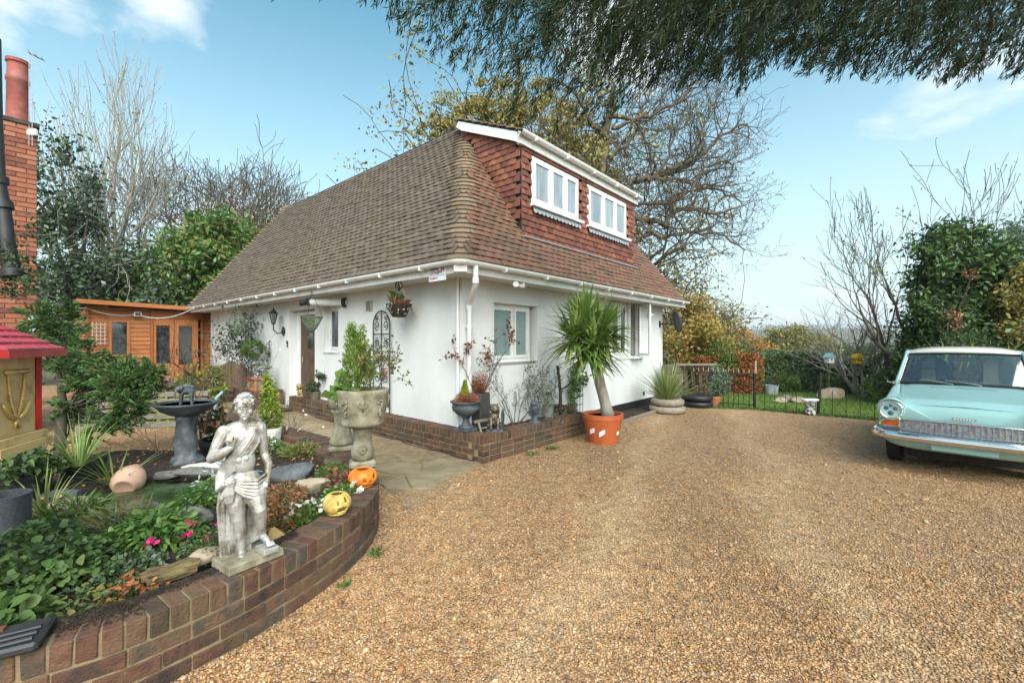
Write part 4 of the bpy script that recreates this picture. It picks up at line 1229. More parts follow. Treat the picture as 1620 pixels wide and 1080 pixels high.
# tufts along the edge of the drive and the foot of the walls
T = []
for a, c_ in (((3.9, 10.1), (5.35, 9.72)), ((5.35, 9.72), (6.09, 9.05)), ((6.09, 9.05), (6.9, 8.4)), ((6.9, 8.4), (9.0, 7.55))):
    for _ in range(700):
        t = random.random(); T.append((a[0] + (c_[0] - a[0]) * t + random.gauss(0, .05), a[1] + (c_[1] - a[1]) * t + random.gauss(0, .05), 0.0))
for cx, cy, n, s in ((0.55, 6.15, 90, .05), (0.25, 5.85, 60, .04), (-0.95, 3.1, 40, .03), (1.35, 6.9, 40, .05), (-1.02, 2.7, 20, .02), (H(-.27, 3.1)[0], H(-.27, 3.1)[1], 70, .05)):
    for _ in range(n): T.append((cx + random.gauss(0, s), cy + random.gauss(0, s), 0.0))
leaf_obj('weed_tufts', T, 0.05, M_['leaf_green'], aspect=0.25, D=np.tile([0, 0, 1.2], (len(T), 1)), jit=0.9, kind='stuff')

# ------------------------------------------------------------------ ORNAMENTS AND POTS
def at(px, py, z=0.0):
    Y = (1.5 - z) * 700 / (py - 540.0); return Vector(((px - 810) / 700 * Y, Y, z))
def atY(px, py, Y):
    return Vector(((px - 810) / 700 * Y, Y, 1.5 - (py - 540) / 700 * Y))
def face_cam(p): return math.atan2(-p[0], p[1])

# silver statue of a draped youth
M_['statue'] = mat('silver_bronze_paint', [(0.13, 0.105, 0.075), (0.31, 0.285, 0.25), (0.50, 0.49, 0.475), (0.34, 0.30, 0.26)], scale=9, rough=0.42, metal=0.4, bump=0.35, bscale=120, contrast=0.32, rvar=0.12)
sc0 = Vector((-1.395, 2.345, 0.34))
st = thing('statue', 'silver painted statue of a curly haired youth draped in cloth on a square plinth', 'statue', sc0, face_cam(sc0))
b = MB().cbox((0, 0, 0.022), (0.275, 0.19, 0.044), 0.005, 0.002)
b.build('plinth', M_['stone_grey'], st, rot=(0, 0, R(56) - face_cam(sc0)))
def S(cx, cy, y=0.0):
    px, py = 280 + cx / 3.0, 580 + cy / 3.0
    return ((px - 393.6) / 347.0, y, 1.5 - (py - 540) / 298.0 - 0.34)
b = MB()
def T_(pts, rad, n=10):
    b.tube(pts, rad, n=n)
    for p, r in ((pts[0], rad[0] if hasattr(rad, '__len__') else rad), (pts[-1], rad[-1] if hasattr(rad, '__len__') else rad)):
        b.ell(p, (r, r, r), 10, 6)
b.ell(S(298, 335, 0.0), (0.078, 0.050, 0.078), 16, 10)
b.ell(S(268, 325, -0.028), (0.036, 0.026, 0.030), 12, 8); b.ell(S(335, 322, -0.028), (0.036, 0.026, 0.030), 12, 8)
b.ell(S(315, 440, 0.0), (0.062, 0.045, 0.085), 16, 10)
for k, (dx, dy) in enumerate(((-22, 400), (14, 395), (-22, 430), (14, 425))): b.ell(S(312 + dx, dy, -0.040), (0.017, 0.010, 0.014), 8, 6)
b.ell(S(318, 545, 0.0), (0.092, 0.062, 0.07), 16, 10)
T_([S(322, 290, 0.0), S(322, 235, -0.01)], [0.036, 0.027])
T_([S(250, 290, 0.0), S(322, 275, 0.0), S(392, 285, 0.0)], [0.034, 0.036, 0.034])
T_([S(212, 298, 0.0), S(180, 355, -0.005), S(152, 412, -0.01)], [0.036, 0.031, 0.024])
T_([S(152, 412, -0.01), S(195, 392, -0.055), S(252, 358, -0.085)], [0.026, 0.027, 0.017])
hc = S(258, 335, -0.092); b.ell(hc, (0.020, 0.014, 0.024), 10, 8)
for k in range(4):
    q = Vector(hc) + Vector((-0.013 + 0.008 * k, -0.004, 0.016)); T_([q, q + Vector((-0.008, -0.016, 0.014)), q + Vector((-0.014, -0.024, 0.0 - 0.002 * k))], [0.0062, 0.0058, 0.005], 6)
q = Vector(hc) + Vector((0.016, -0.006, 0.0)); T_([q, q + Vector((0.006, -0.014, 0.012)), q + Vector((-0.002, -0.022, 0.022))], [0.007, 0.006, 0.005], 6)
T_([S(402, 292, 0.0), S(412, 355, 0.012), S(425, 420, 0.02)], [0.034, 0.029, 0.023])
T_([S(425, 420, 0.02), S(446, 470, 0.0), S(446, 525, -0.03)], [0.024, 0.023, 0.015])
b.ell(S(440, 545, -0.038), (0.014, 0.018, 0.024), 10, 8)
for k in range(4): T_([S(444 - 7 * k, 548, -0.045), S(436 - 7 * k, 566, -0.058)], [0.0062, 0.005], 6)
T_([S(278, 575, 0.0), S(282, 640, -0.018), S(286, 705, -0.022), S(296, 765, 0.0), S(305, 860, 0.0)], [0.054, 0.047, 0.034, 0.034, 0.019], 12)
T_([S(306, 872, 0.006), S(303, 888, -0.035), S(300, 905, -0.062)], [0.022, 0.019, 0.012])
for k in range(5): T_([S(286 + 9 * k, 905 - abs(k - 2) * 2, -0.060), S(284 + 10 * k, 914 - k, -0.082)], [0.0075, 0.006], 6)
T_([S(365, 585, 0.0), S(382, 630, -0.045), S(398, 668, -0.062), S(404, 720, -0.035), S(414, 800, -0.015)], [0.056, 0.048, 0.036, 0.033, 0.019], 12)
T_([S(415, 808, -0.012), S(432, 818, -0.045), S(448, 828, -0.070)], [0.021, 0.018, 0.012])
for k in range(5): T_([S(434 + 8 * k, 828, -0.066), S(440 + 9 * k, 838 - k, -0.088)], [0.007, 0.0055], 6)
b.box(S(438, 862, -0.045), (0.085, 0.11, 0.030), rz=0.4)
# cloth across the chest
for k in range(7):
    o = k * 17; y = -0.038 - 0.012 * math.sin(k * 0.8) 
    T_([S(385 + k * 3.2, 245 + k * 2, 0.01), S(345 + o * .50, 300 + k * 9, y - 0.004), S(285 + o * .62, 375 + k * 7, y), S(215 + o * .5, 440 + k * 6, -0.02), S(182 + k * 3, 500 + k * 6, 0.01)], [0.0065, 0.0075, 0.0075, 0.008, 0.008], 7)
# roll over the left hip, then the apron folds pulled to the far hip
for k in range(4): T_([S(215 + 9 * k, 445, 0.01), S(185 + 9 * k, 505, 0.0), S(185 + 10 * k, 560, -0.02), S(215 + 8 * k, 530, -0.055)], [0.016, 0.018, 0.016, 0.012], 8)
for k in range(6):
    T_([S(258, 508 + k * 8, -0.070), S(318, 520 + k * 14, -0.078), S(385, 526 + k * 18, -0.074), S(432, 508 + k * 22, -0.034), S(452 - k * 4, 470 + k * 28, 0.01)], [0.006, 0.0075, 0.0085, 0.0075, 0.007], 7)
b.ell(S(378, 590, -0.03), (0.062, 0.052, 0.060), 14, 10)
# knot with hanging ends
for a in range(7):
    an = a * 0.9; b.ell(S(246 + 17 * math.cos(an), 519 + 15 * math.sin(an), -0.078), (0.015, 0.012, 0.012), 8, 6)
b.ell(S(246, 519, -0.082), (0.016, 0.012, 0.016), 8, 6)
for k in range(4): T_([S(238 + 6 * k, 530, -0.080), S(222 + 13 * k, 575, -0.078), S(226 + 11 * k, 612, -0.070)], [0.008, 0.010, 0.006], 7)
T_([S(232, 545, -0.06), S(205, 590, -0.05), S(196, 610, -0.04)], [0.010, 0.014, 0.008])
# long folds hanging behind the legs
for k in range(7):
    x0 = 190 + k * 12; T_([S(x0 + 4, 560, 0.02), S(x0 - 6 + k, 650, 0.01 + 0.01 * (k % 2)), S(x0 + 2 + k, 780, 0.02), S(x0 + 10 + 2 * k, 890 - k * 3, 0.02 + 0.01 * (k % 3))], [0.009, 0.010, 0.008, 0.010], 7)
for k in range(8):
    x0 = 318 + k * 11; T_([S(x0, 600, 0.03), S(x0 - 2, 700, 0.035 + 0.008 * (k % 2)), S(x0 - 4, 790, 0.04), S(x0 - 2, 855 - 3 * k, 0.045)], [0.008, 0.009, 0.008, 0.009], 7)
b.box(S(300, 790, 0.055), (0.11, 0.03, 0.24)); b.ell(S(310, 900, 0.03), (0.09, 0.05, 0.02), 12, 6)
fused('figure', b, 0.0029, M_['statue'], st, smooth_it=1, factor=0.5).scale = (0.9, 0.92, 1)
# head with its own finer skin
b = MB()
hx = Vector(S(322, 190, -0.012))
b.ell(hx, (0.046, 0.053, 0.064), 18, 14)
b.ell(hx + Vector((0, -0.022, -0.034)), (0.030, 0.028, 0.030), 14, 10)
b.ell(hx + Vector((0, -0.050, -0.010)), (0.0075, 0.012, 0.016), 10, 8); b.ell(hx + Vector((0, -0.060, -0.020)), (0.008, 0.007, 0.006), 8, 6)
b.tube([hx + Vector((-0.030, -0.040, 0.012)), hx + Vector((0, -0.050, 0.014)), hx + Vector((0.030, -0.040, 0.012))], 0.006, 8)
for sx in (-1, 1):
    b.ell(hx + Vector((0.017 * sx, -0.0445, 0.001)), (0.009, 0.005, 0.005), 8, 6)
    b.ell(hx + Vector((0.024 * sx, -0.034, -0.018)), (0.016, 0.014, 0.016), 8, 6)
    b.ell(hx + Vector((0.047 * sx, 0.002, -0.004)), (0.006, 0.011, 0.017), 8, 6)
b.tube([hx + Vector((-0.013, -0.0455, -0.034)), hx + Vector((0, -0.050, -0.0325)), hx + Vector((0.013, -0.0455, -0.034))], 0.0035, 7)
b.tube([hx + Vector((-0.010, -0.0445, -0.0395)), hx + Vector((0, -0.049, -0.0400)), hx + Vector((0.010, -0.0445, -0.0395))], 0.0035, 7)
b.ell(hx + Vector((0, -0.040, -0.054)), (0.012, 0.011, 0.009), 8, 6)
b.tube([hx + Vector((0, 0, -0.04)), hx + Vector((0.003, 0.008, -0.095))], [0.027, 0.028], 12)
fused('head', b, 0.0022, M_['statue'], st, smooth_it=2, factor=0.5).scale = (0.9, 0.92, 1)
b = MB(); rs = random.Random(5)
b.ell(hx + Vector((0, 0.008, 0.022)), (0.050, 0.054, 0.048), 14, 10)
for k in range(150):
    th = rs.uniform(0, 2 * PI); ph = rs.uniform(-0.1, 1.5)
    c = hx + Vector((0.053 * math.cos(th) * math.cos(ph), 0.008 + 0.058 * math.sin(th) * math.cos(ph), 0.020 + 0.052 * math.sin(ph)))
    if c.y < hx.y - 0.03 and c.z < hx.z + 0.024: continue
    if c.z < hx.z + 0.0 and c.y < hx.y - 0.01: continue
    d = Vector((rs.gauss(0, 1), rs.gauss(0, 1), rs.gauss(0, .5))).normalized() * 0.009
    b.tube([c - d, c + Vector((0, 0, 0.003)), c + d], [0.003, 0.0065, 0.003], 6)
fused('hair', b, 0.0022, M_['statue'], st, smooth_it=1, factor=0.4).scale = (0.9, 0.92, 1)

# pumpkins
def pumpkin(label, p, r, h, m, ribs, face, rz):
    t = thing('pumpkin', label, 'pumpkin', p, rz, 'carved pumpkins on the curved wall')
    vs, fs = [], []; n, mm = 72, 22
    holes = face
    for j in range(mm + 1):
        th = PI * (0.02 + 0.86 * j / mm)
        for k in range(n):
            an = 2 * PI * k / n
            rib = 1 + 0.045 * abs(math.cos(an * ribs / 2)) - 0.03
            q = r * math.sin(th) ** 0.85 * rib
            z = h * (0.5 - 0.5 * math.cos(th)) - 0.10 * h * math.exp(-((math.sin(th)) / 0.35) ** 2) * (1 if th > 1.5 else -0.3)
            vs.append((q * math.cos(an), q * math.sin(an), z))
    for j in range(mm):
        for k in range(n):
            an = (2 * PI * (k + .5) / n + PI / 2 + PI) % (2 * PI) - PI; z = (j + 0.5) / mm
            if any(abs(an - a) < w * (1 - max(0, (z - zc) / hh) * tri) and abs(z - zc) < hh for a, zc, w, hh, tri in holes): continue
            k2 = (k + 1) % n; fs.append((j * n + k, j * n + k2, (j + 1) * n + k2, (j + 1) * n + k))
    o = MB().add(vs, fs).build('skin', m, t, smooth=True)
    s = o.modifiers.new('wall', 'SOLIDIFY'); s.thickness = 0.012; s.offset = -1
    MB().ell((0, 0, h * 0.06), (r * 0.7, r * 0.7, 0.012), 14, 6).build('floor', m, t)
    return t
M_['pumpkin_o'] = mat('orange_pumpkin_skin', [(0.50, 0.11, 0.01), (0.68, 0.19, 0.02), (0.72, 0.26, 0.04)], scale=9, rough=0.45, bump=0.2, bscale=40)
M_['pumpkin_y'] = mat('rotting_pumpkin_skin', [(0.34, 0.20, 0.06), (0.62, 0.44, 0.11), (0.70, 0.54, 0.18)], scale=11, rough=0.6, bump=0.4, bscale=40, dirt=((0.22, 0.11, 0.05), 0.6, 14))
p = at(574, 769, 0.34); pumpkin('orange carved pumpkin with sunken lid in front of the stone pedestal', p, 0.112, 0.155, M_['pumpkin_o'], 10, [(0.15, 0.55, 0.13, 0.09, 0), (0.95, 0.62, 0.16, 0.09, 0), (0.62, 0.45, 0.08, 0.05, 0)], face_cam(p))
p = at(533, 812, 0.34); pumpkin('rotting yellow carved pumpkin with jagged open mouth nearest the statue', p, 0.090, 0.150, M_['pumpkin_y'], 9, [(0.45, 0.38, 0.42, 0.13, 0.2), (0.10, 0.66, 0.10, 0.05, 0), (0.75, 0.74, 0.14, 0.09, 0)], face_cam(p))

# pale stone bowl on its carved pedestal
p = at(574, 738, 0.34)
t = thing('stone_planter', 'round pale stone bowl planter with carved swags on a carved pedestal', 'planter', p, face_cam(p))
MB().cbox((0, 0, 0.035), (0.24, 0.20, 0.07), 0.02, 0.002).build('base', M_['stone_grey'], t)
MB().lathe([(0.085, 0.07), (0.10, 0.10), (0.105, 0.15), (0.088, 0.20), (0.078, 0.25), (0.083, 0.30), (0.088, 0.34), (0.095, 0.38)], 20, wob=lambda a, z: 1 + 0.05 * math.sin(3 * a) * math.sin(z * 24)).build('pedestal', M_['stone_grey'], t, smooth=True)
b = MB(); 
for k in range(5): b.tube([(0.04 * math.cos(q) * (1 - k * .16), -0.092 - 0.006 * k, 0.17 + 0.05 * math.sin(q) * (1 - k * .16)) for q in [2 * PI * i / 14 for i in range(15)]], 0.004, 6)
b.build('carving', M_['stone_grey'], t, smooth=True)
MB().lathe([(0.10, 0.37), (0.165, 0.385), (0.19, 0.40), (0.197, 0.42), (0.188, 0.44), (0.205, 0.50), (0.222, 0.60), (0.228, 0.66), (0.236, 0.685), (0.235, 0.72), (0.215, 0.725), (0.205, 0.69), (0.01, 0.66)], 40).build('bowl', M_['stone_grey'], t, smooth=True)
for k in range(5):
    b = MB()
    a0 = -PI / 2 - 1.5 + k * 0.75
    def on(a, z): rr = 0.212 + (z - 0.5) * 0.12 + 0.006; return (rr * math.cos(a), rr * math.sin(a), z)
    if k % 2 == 0:
        for s_ in (-1, 1): b.tube([on(a0 + s_ * (0.03 + 0.012 * i * math.cos(i * .55)), 0.60 + 0.028 * math.sin(i * .55)) for i in range(14)], 0.007, 6)
        b.tube([on(a0, 0.66), on(a0, 0.54)], 0.008, 6)
    else:
        for i in range(16): b.ell(on(a0 + random.uniform(-1, 1) * 0.16 * (1 - i / 18), 0.63 - i * 0.009), (0.013, 0.013, 0.010), 6, 5)
    b.build('swag', M_['stone_grey'], t, smooth=True)
MB().lathe([(0.0, 0.672), (0.21, 0.672)], 20).build('soil', M_['soil'], t)
bowl_p = p
# second pedestal behind
p = at(541, 711, 0.34)
t = thing('stone_pedestal', 'stone pedestal shaped like a fluted tree trunk with a mossy foot behind the bowl', 'pedestal', p, 0.3)
MB().cbox((0, 0, 0.03), (0.27, 0.25, 0.06), 0.02, 0.002).build('base', M_['stone_grey'], t)
MB().lathe([(0.12, 0.06), (0.13, 0.10), (0.115, 0.13), (0.10, 0.15), (0.085, 0.20), (0.075, 0.30), (0.085, 0.38), (0.10, 0.40), (0.11, 0.42), (0.11, 0.44)], 40, wob=lambda a, z: 1 + 0.07 * math.sin(9 * a) * (1 if 0.14 < z < 0.45 else 0.2)).build('trunk', M_['stone_grey'], t, smooth=True)
MB().lathe([(0.09, 0.44), (0.13, 0.46), (0.15, 0.53), (0.14, 0.55), (0.12, 0.54), (0.0, 0.52)], 28).build('dish', M_['stone_grey'], t, smooth=True)

# bird bath
p = Vector((-3.31, 4.50, bz(-3.31, 4.5)))
t = thing('bird_bath', 'dark stone bird bath with wide shallow bowl on a figured stem', 'bird bath', p, 0); t.scale = (0.88, 0.88, 0.93)
bb_p = p
MB().lathe([(0.15, -0.02), (0.16, 0.03), (0.13, 0.07), (0.10, 0.10), (0.115, 0.22), (0.095, 0.36), (0.10, 0.47), (0.12, 0.50), (0.10, 0.53)], 24, wob=lambda a, z: 1 + 0.16 * math.sin(3 * a + z * 12) + 0.08 * math.sin(7 * a - z * 26)).build('stem', M_['stone_dark'], t, smooth=True)
MB().lathe([(0.06, 0.50), (0.16, 0.53), (0.25, 0.58), (0.30, 0.635), (0.312, 0.645), (0.312, 0.658), (0.29, 0.660), (0.26, 0.635), (0.18, 0.615), (0.0, 0.61)], 44).build('bowl', M_['stone_dark'], t, smooth='auto')
MB().lathe([(0.0, 0.640), (0.265, 0.640)], 36).build('water', M_['pond'], t)
b = MB()
for sx, sy in ((-.05, -.03), (.05, -.03), (-.05, .05), (.05, .05)): b.tube([(sx, sy, 0.0), (sx * .9, sy, 0.06), (sx * .8, sy * .8, 0.13)], [0.012, 0.010, 0.018], 8); b.ell((sx, sy, 0.004), (.018, .018, .008), 8, 6)
b.ell((0, 0.01, 0.15), (0.075, 0.05, 0.035), 12, 8); b.ell((-0.06, -0.03, 0.18), (0.030, 0.03, 0.032), 10, 8); b.tube([(-.07, -.05, .18), (-.085, -.08, .14), (-.08, -.085, .09)], [.016, .011, .008], 8)
b.ell((-0.03, -0.02, 0.185), (0.01, 0.035, 0.028), 8, 6); b.tube([(-.05, 0, .19), (0, .01, .205), (.06, .01, .19)], [.02, .028, .02], 8)
o = fused('animal_figure', b, 0.005, M_['stone_dark'], None, 1, 0.4, loc=(p.x, p.y, p.z + 0.572)); o.rotation_euler.z = 0.5
tag(o, 'little dark four legged animal figure standing in the bird bath bowl', 'figurine')

# red and gold oriental lantern house, far left
M_['lant_red'] = mat('worn_red_paint', [(0.22, 0.008, 0.008), (0.46, 0.02, 0.015)], scale=9, rough=0.35, dirt=((0.03, 0.01, 0.01), 0.8, 9))
M_['lant_roof'] = mat('crimson_roof_paint', [(0.28, 0.02, 0.035), (0.42, 0.05, 0.075)], scale=9, rough=0.35)
M_['lant_gold'] = mat('worn_gold_paint', [(0.34, 0.24, 0.09), (0.52, 0.40, 0.18), (0.45, 0.33, 0.14)], scale=12, rough=0.5, dirt=((0.30, 0.03, 0.03), 0.6, 6))
M_['lant_gold2'] = mat('gold_relief', [(0.42, 0.28, 0.09), (0.62, 0.46, 0.18)], scale=12, rough=0.35, metal=0.4)
LC = Vector((-2.58, 2.0, 0.26)); LR = 0.36
t = thing('lantern_house', 'red and gold panelled oriental lantern box with crimson tiled roof', 'lantern', LC, R(19))
LCz = LC.z
def hexp(r, z, k): a = R(60 * k + 30); return Vector((r * math.cos(a), r * math.sin(a), z))
zb, ztp = 1.06 - LCz, 1.425 - LCz
for k in range(6):
    a, c = hexp(LR * .8, 0, k), hexp(LR * .8, 0, k + 1); q = (c - a); mid = (a + c) / 2; out = mid.normalized(); ang = math.atan2(q.y, q.x)
    Mx = Matrix.Rotation(ang, 3, 'Z')
    b = MB().box((mid.x, mid.y, (zb + ztp) / 2), (q.length, 0.014, ztp - zb), rz=ang)
    gold = k % 2 == 1
    pan = b.build('gold_panel' if gold else 'red_panel', M_['lant_gold'] if gold else M_['lant_red'], t)
    b = MB().box((a.x * 1.03, a.y * 1.03, (zb + ztp) / 2), (0.024, 0.024, ztp - zb), rz=ang).build('corner_post', M_['lant_red'], t)
    if gold:
        def L3(u, z, d=0.012): return tuple(mid + Vector((math.cos(ang), math.sin(ang), 0)) * (-u) + out * d + Vector((0, 0, z)))
        b = MB(); zc = (zb + ztp) / 2
        b.tube([L3(-0.075, zc + 0.115), L3(0.075, zc + 0.115)], 0.012, 10)
        for s_ in (-1, 1):
            for i in range(22):
                u = i / 21.; b.ell(L3(s_ * (0.052 - 0.045 * u * u), zc + 0.105 - 0.20 * u), (0.0085, 0.0085, 0.006), 7, 5)
            b.tube([L3(s_ * 0.010, zc - 0.105), L3(s_ * 0.05, zc - 0.085), L3(s_ * 0.078, zc - 0.045), L3(s_ * 0.085, zc - 0.03)], [0.010, 0.011, 0.009, 0.006], 8)
            b.tube([L3(0, zc - 0.105), L3(s_ * 0.014, zc - 0.15)], [0.008, 0.006], 6)
        b.build('relief', M_['lant_gold2'], pan, smooth=True)
b = MB(); b.prism([hexp(LR * 0.93, zb - 0.035, k) for k in range(6)], (0, 0, 0.033)).build('base_board', M_['lant_gold'], t)
b = MB(); b.prism([hexp(LR * 0.98, zb - 0.075, k) for k in range(6)], (0, 0, 0.038)).build('base_board', M_['lant_gold'], t)
b = MB(); b.prism([hexp(LR * 1.12, ztp + 0.001, k) for k in range(6)], (0, 0, 0.034)).build('roof_edge', M_['lant_red'], t)
rf = MB()
for k in range(6):
    for r in range(7):
        r0_, r1_ = LR * (1.10 - r * 0.15), LR * (1.10 - (r + 1) * 0.15 - 0.02)
        z0_, z1_ = ztp + 0.036 + r * 0.030 + 0.008, ztp + 0.036 + (r + 1) * 0.030
        a, c, e, f = hexp(r0_, z0_, k), hexp(r0_, z0_, k + 1), hexp(max(0.01, r1_), z1_, k + 1), hexp(max(0.01, r1_), z1_, k)
        rf.add([a, c, e, f, a - Vector((0, 0, .008)), c - Vector((0, 0, .008))], [(0, 1, 2, 3), (4, 5, 1, 0)])
        for i in range(1, 5): 
            q0 = a.lerp(c, i / 5); q1 = f.lerp(e, i / 5); rf.tube([q0 + Vector((0, 0, .001)), q1 + Vector((0, 0, .002))], 0.0022, 4)
rf.build('roof', M_['lant_roof'], t)
b = MB(); b.tube([(0, 0, -0.05), (0, 0, zb - 0.07)], 0.05, 10); b.build('post', M_['bark_dark'], t)

# granite look cylinder, black pots
M_['granite'] = mat('dark_granite_pot', [(0.05, 0.055, 0.065), (0.10, 0.11, 0.125)], scale=60, rough=0.6, bump=0.3, bscale=200)
p = Vector((-3.07, 2.68, bz(-3.07, 2.68)))
t = thing('cylinder_planter', 'grey granite effect cylinder planter at the left edge', 'planter', (p.x, p.y, p.z - 0.03))
MB().lathe([(0.105, 0.0), (0.115, 0.33), (0.115, 0.335), (0.095, 0.335), (0.10, 0.28), (0.0, 0.26)], 32).build('pot', M_['granite'], t, smooth='auto')
def pot(name, label, cat, p, r, h, m, soilm='soil', rim=0.02, taper=0.75, group=None, ring=True):
    t = thing(name, label, cat, p, 0, group)
    MB().lathe([(r * taper, 0), (r * 0.96, h * 0.80), (r * 0.97, h * 0.84), (r, h * 0.84), (r, h), (r * 0.90, h), (r * 0.88, h * 0.9), (0, h * 0.88)], 32).build('pot', m, t, smooth='auto')
    MB().lathe([(0, h * 0.9), (r * 0.87, h * 0.9)], 20).build('soil', M_[soilm], t)
    return t
p1 = Vector((-3.88, 3.48, 0.20)); pot('black_pot', 'large black plastic pot under the red lantern', 'plant pot', p1, 0.20, 0.27, M_['black_plastic'])
p2 = Vector((-3.80, 3.92, 0.20)); pot('black_pot', 'smaller black pot right of the pot under the lantern', 'plant pot', p2, 0.16, 0.27, M_['black_plastic'])
p3 = Vector((-3.22, 4.98, 0.10)); pot('black_pot', 'big black tub behind the bird bath', 'plant pot', p3, 0.26, 0.32, M_['black_plastic'])
p4 = at(423, 722, 0.12) + Vector((0, .1, 0)); pot('white_pot', 'white pot holding a small bright conifer behind the statue', 'plant pot', p4, 0.11, 0.33, mat('white_glaze', [(0.6, 0.58, 0.54), (0.7, 0.68, 0.64)], rough=0.3))
# terracotta jug lying on its side
p = Vector((-3.42, 4.05, 0.25))
t = thing('terracotta_jug', 'pink terracotta jug lying on its side by the pond', 'jug', p, 0)
Mj = Matrix.Rotation(R(20), 3, 'Z') @ Matrix.Rotation(R(112), 3, 'X')
MB().lathe([(0.055, 0.0), (0.06, 0.01), (0.085, 0.05), (0.115, 0.11), (0.125, 0.17), (0.115, 0.22), (0.085, 0.255), (0.075, 0.27), (0.06, 0.26)], 28, M=Mj, c=(0, -0.02, 0.09)).build('body', mat('pink_terracotta', [(0.42, 0.24, 0.16), (0.55, 0.36, 0.26)], rough=0.8, scale=6), t, smooth=True)
# rocks round the pond
def rock(label, p, r, m, sq=(1, 1, 1), rz=0.0, group='rocks round the pond', seed=0):
    rs = np.random.default_rng(seed + 5)
    b = MB().ell((0, 0, 0), (1, 1, 1), 12, 9)
    vs = np.array(b.v); 
    for _ in range(7):
        d = unit(rs.normal(size=(1, 3)))[0]; h = rs.uniform(0.45, 0.8); k = vs @ d; vs = vs - np.outer(np.maximum(k - h, 0), d) * 0.93
    vs = vs * (1 + rs.normal(0, 0.02, (len(vs), 1))) * np.array(r)
    me = np_mesh('rock', np.zeros((1, 3)), [[0, 0, 0]])
    bpy.data.meshes.remove(me)
    b.v = [tuple(v) for v in vs]
    o = b.build('rock', m, None, smooth='auto', loc=p); o.rotation_euler.z = rz
    return tag(o, label, 'rock', group)
rock('large flat topped grey boulder left of the statue legs', at(291, 820, 0.33), (0.19, 0.09, 0.085), M_['rock'], rz=0.1, seed=1)
rock('broad sloping stone below the terracotta jug', (-3.20, 3.20, 0.30), (0.20, 0.11, 0.07), M_['rock_pale'], rz=0.7, seed=2)
rock('thick pale slab with squared end right of the jug', (-2.93, 4.08, 0.29), (0.22, 0.10, 0.055), M_['rock'], rz=0.3, seed=3)
rock('white slab lying flat behind the slab beside the jug', (-2.98, 4.35, 0.28), (0.24, 0.11, 0.03), mat('white_slab', [(0.5, 0.47, 0.42), (0.62, 0.60, 0.55)], scale=8), rz=0.25, seed=4)
rock('small grey stone among the plants in front of the pond', (-2.62, 3.18, 0.30), (0.09, 0.06, 0.05), M_['rock'], rz=0.2, seed=5)
rock('angular slate rock right of the statue hip', (-1.98, 3.98, 0.31), (0.24, 0.12, 0.12), M_['stone_dark'], rz=0.5, seed=6)
rock('rounded buff stone right of the slate rock', (-1.62, 3.62, 0.32), (0.17, 0.09, 0.07), M_['rock_pale'], rz=0.2, seed=7)
rock('yellow ochre stone standing beside the statue foot', at(434, 852, 0.33) + Vector((0, 0.04, 0)), (0.055, 0.04, 0.07), mat('ochre_stone', [(0.25, 0.16, 0.05), (0.45, 0.32, 0.13)], scale=9, bump=0.5), rz=0.2, seed=8)
rock('twisted driftwood lump left of the statue plinth', at(325, 885, 0.34) + Vector((-0.02, 0.05, 0)), (0.10, 0.055, 0.05), M_['rock_pale'], rz=0.9, seed=9)
rock('dark wet stone at the left rim of the pond', (-3.60, 3.55, 0.26), (0.16, 0.12, 0.07), M_['stone_dark'], rz=0.9, seed=10)
rock('grey stone at the back rim of the pond', (-3.25, 4.16, 0.25), (0.15, 0.08, 0.05), M_['rock'], rz=0.2, seed=11)
rock('speckled stone under the grasses at the left rim', (-3.35, 2.75, 0.28), (0.15, 0.10, 0.07), M_['rock_pale'], rz=0.5, seed=12)
# mossy log
p = at(262, 903, 0.36)
M_['log'] = mat('mossy_log', [(0.05, 0.035, 0.02), (0.17, 0.12, 0.055), (0.26, 0.22, 0.08)], scale=12, rough=0.95, bump=1.0, bscale=30, bdist=0.02, stretch=(0.4, 3, 3))
o = MB().tube([(-0.12, 0, 0), (-0.07, 0, 0.006), (0, 0.008, 0.0), (0.07, 0.0, 0.006), (0.115, 0, 0)], [0.026, 0.036, 0.030, 0.037, 0.024], 9).tube([(-0.10, -0.03, -0.02), (0, -0.036, -0.012), (0.10, -0.028, -0.02)], [0.02, 0.028, 0.018], 8).build('log', M_['log'], None, smooth='auto', loc=(p.x, p.y + 0.04, 0.345)); o.rotation_euler.z = 0.75
tag(o, 'short mossy split log lying against the coping bricks', 'log')
# red and black moulded case on the coping, bottom left corner
p = Vector((-1.93, 1.63, 0.345))
t = thing('plastic_tray', 'black and red moulded plastic tray resting on the bricks at the bottom left', 'tray', p, R(30))
b = MB().cbox((0, 0.03, 0.02), (0.30, 0.20, 0.035), 0.01); b.build('tray', M_['black_plastic'], t)
for k in range(3): MB().tube([(-0.13, -0.045 + 0.04 * k, 0.042), (0.13, -0.04 + 0.04 * k, 0.045)], 0.009, 8).build('rib', M_['black_plastic'], t)
MB().box((-0.05, 0.10, 0.042), (0.12, 0.03, 0.01)).build('red_panel', M_['tile_red'], t)

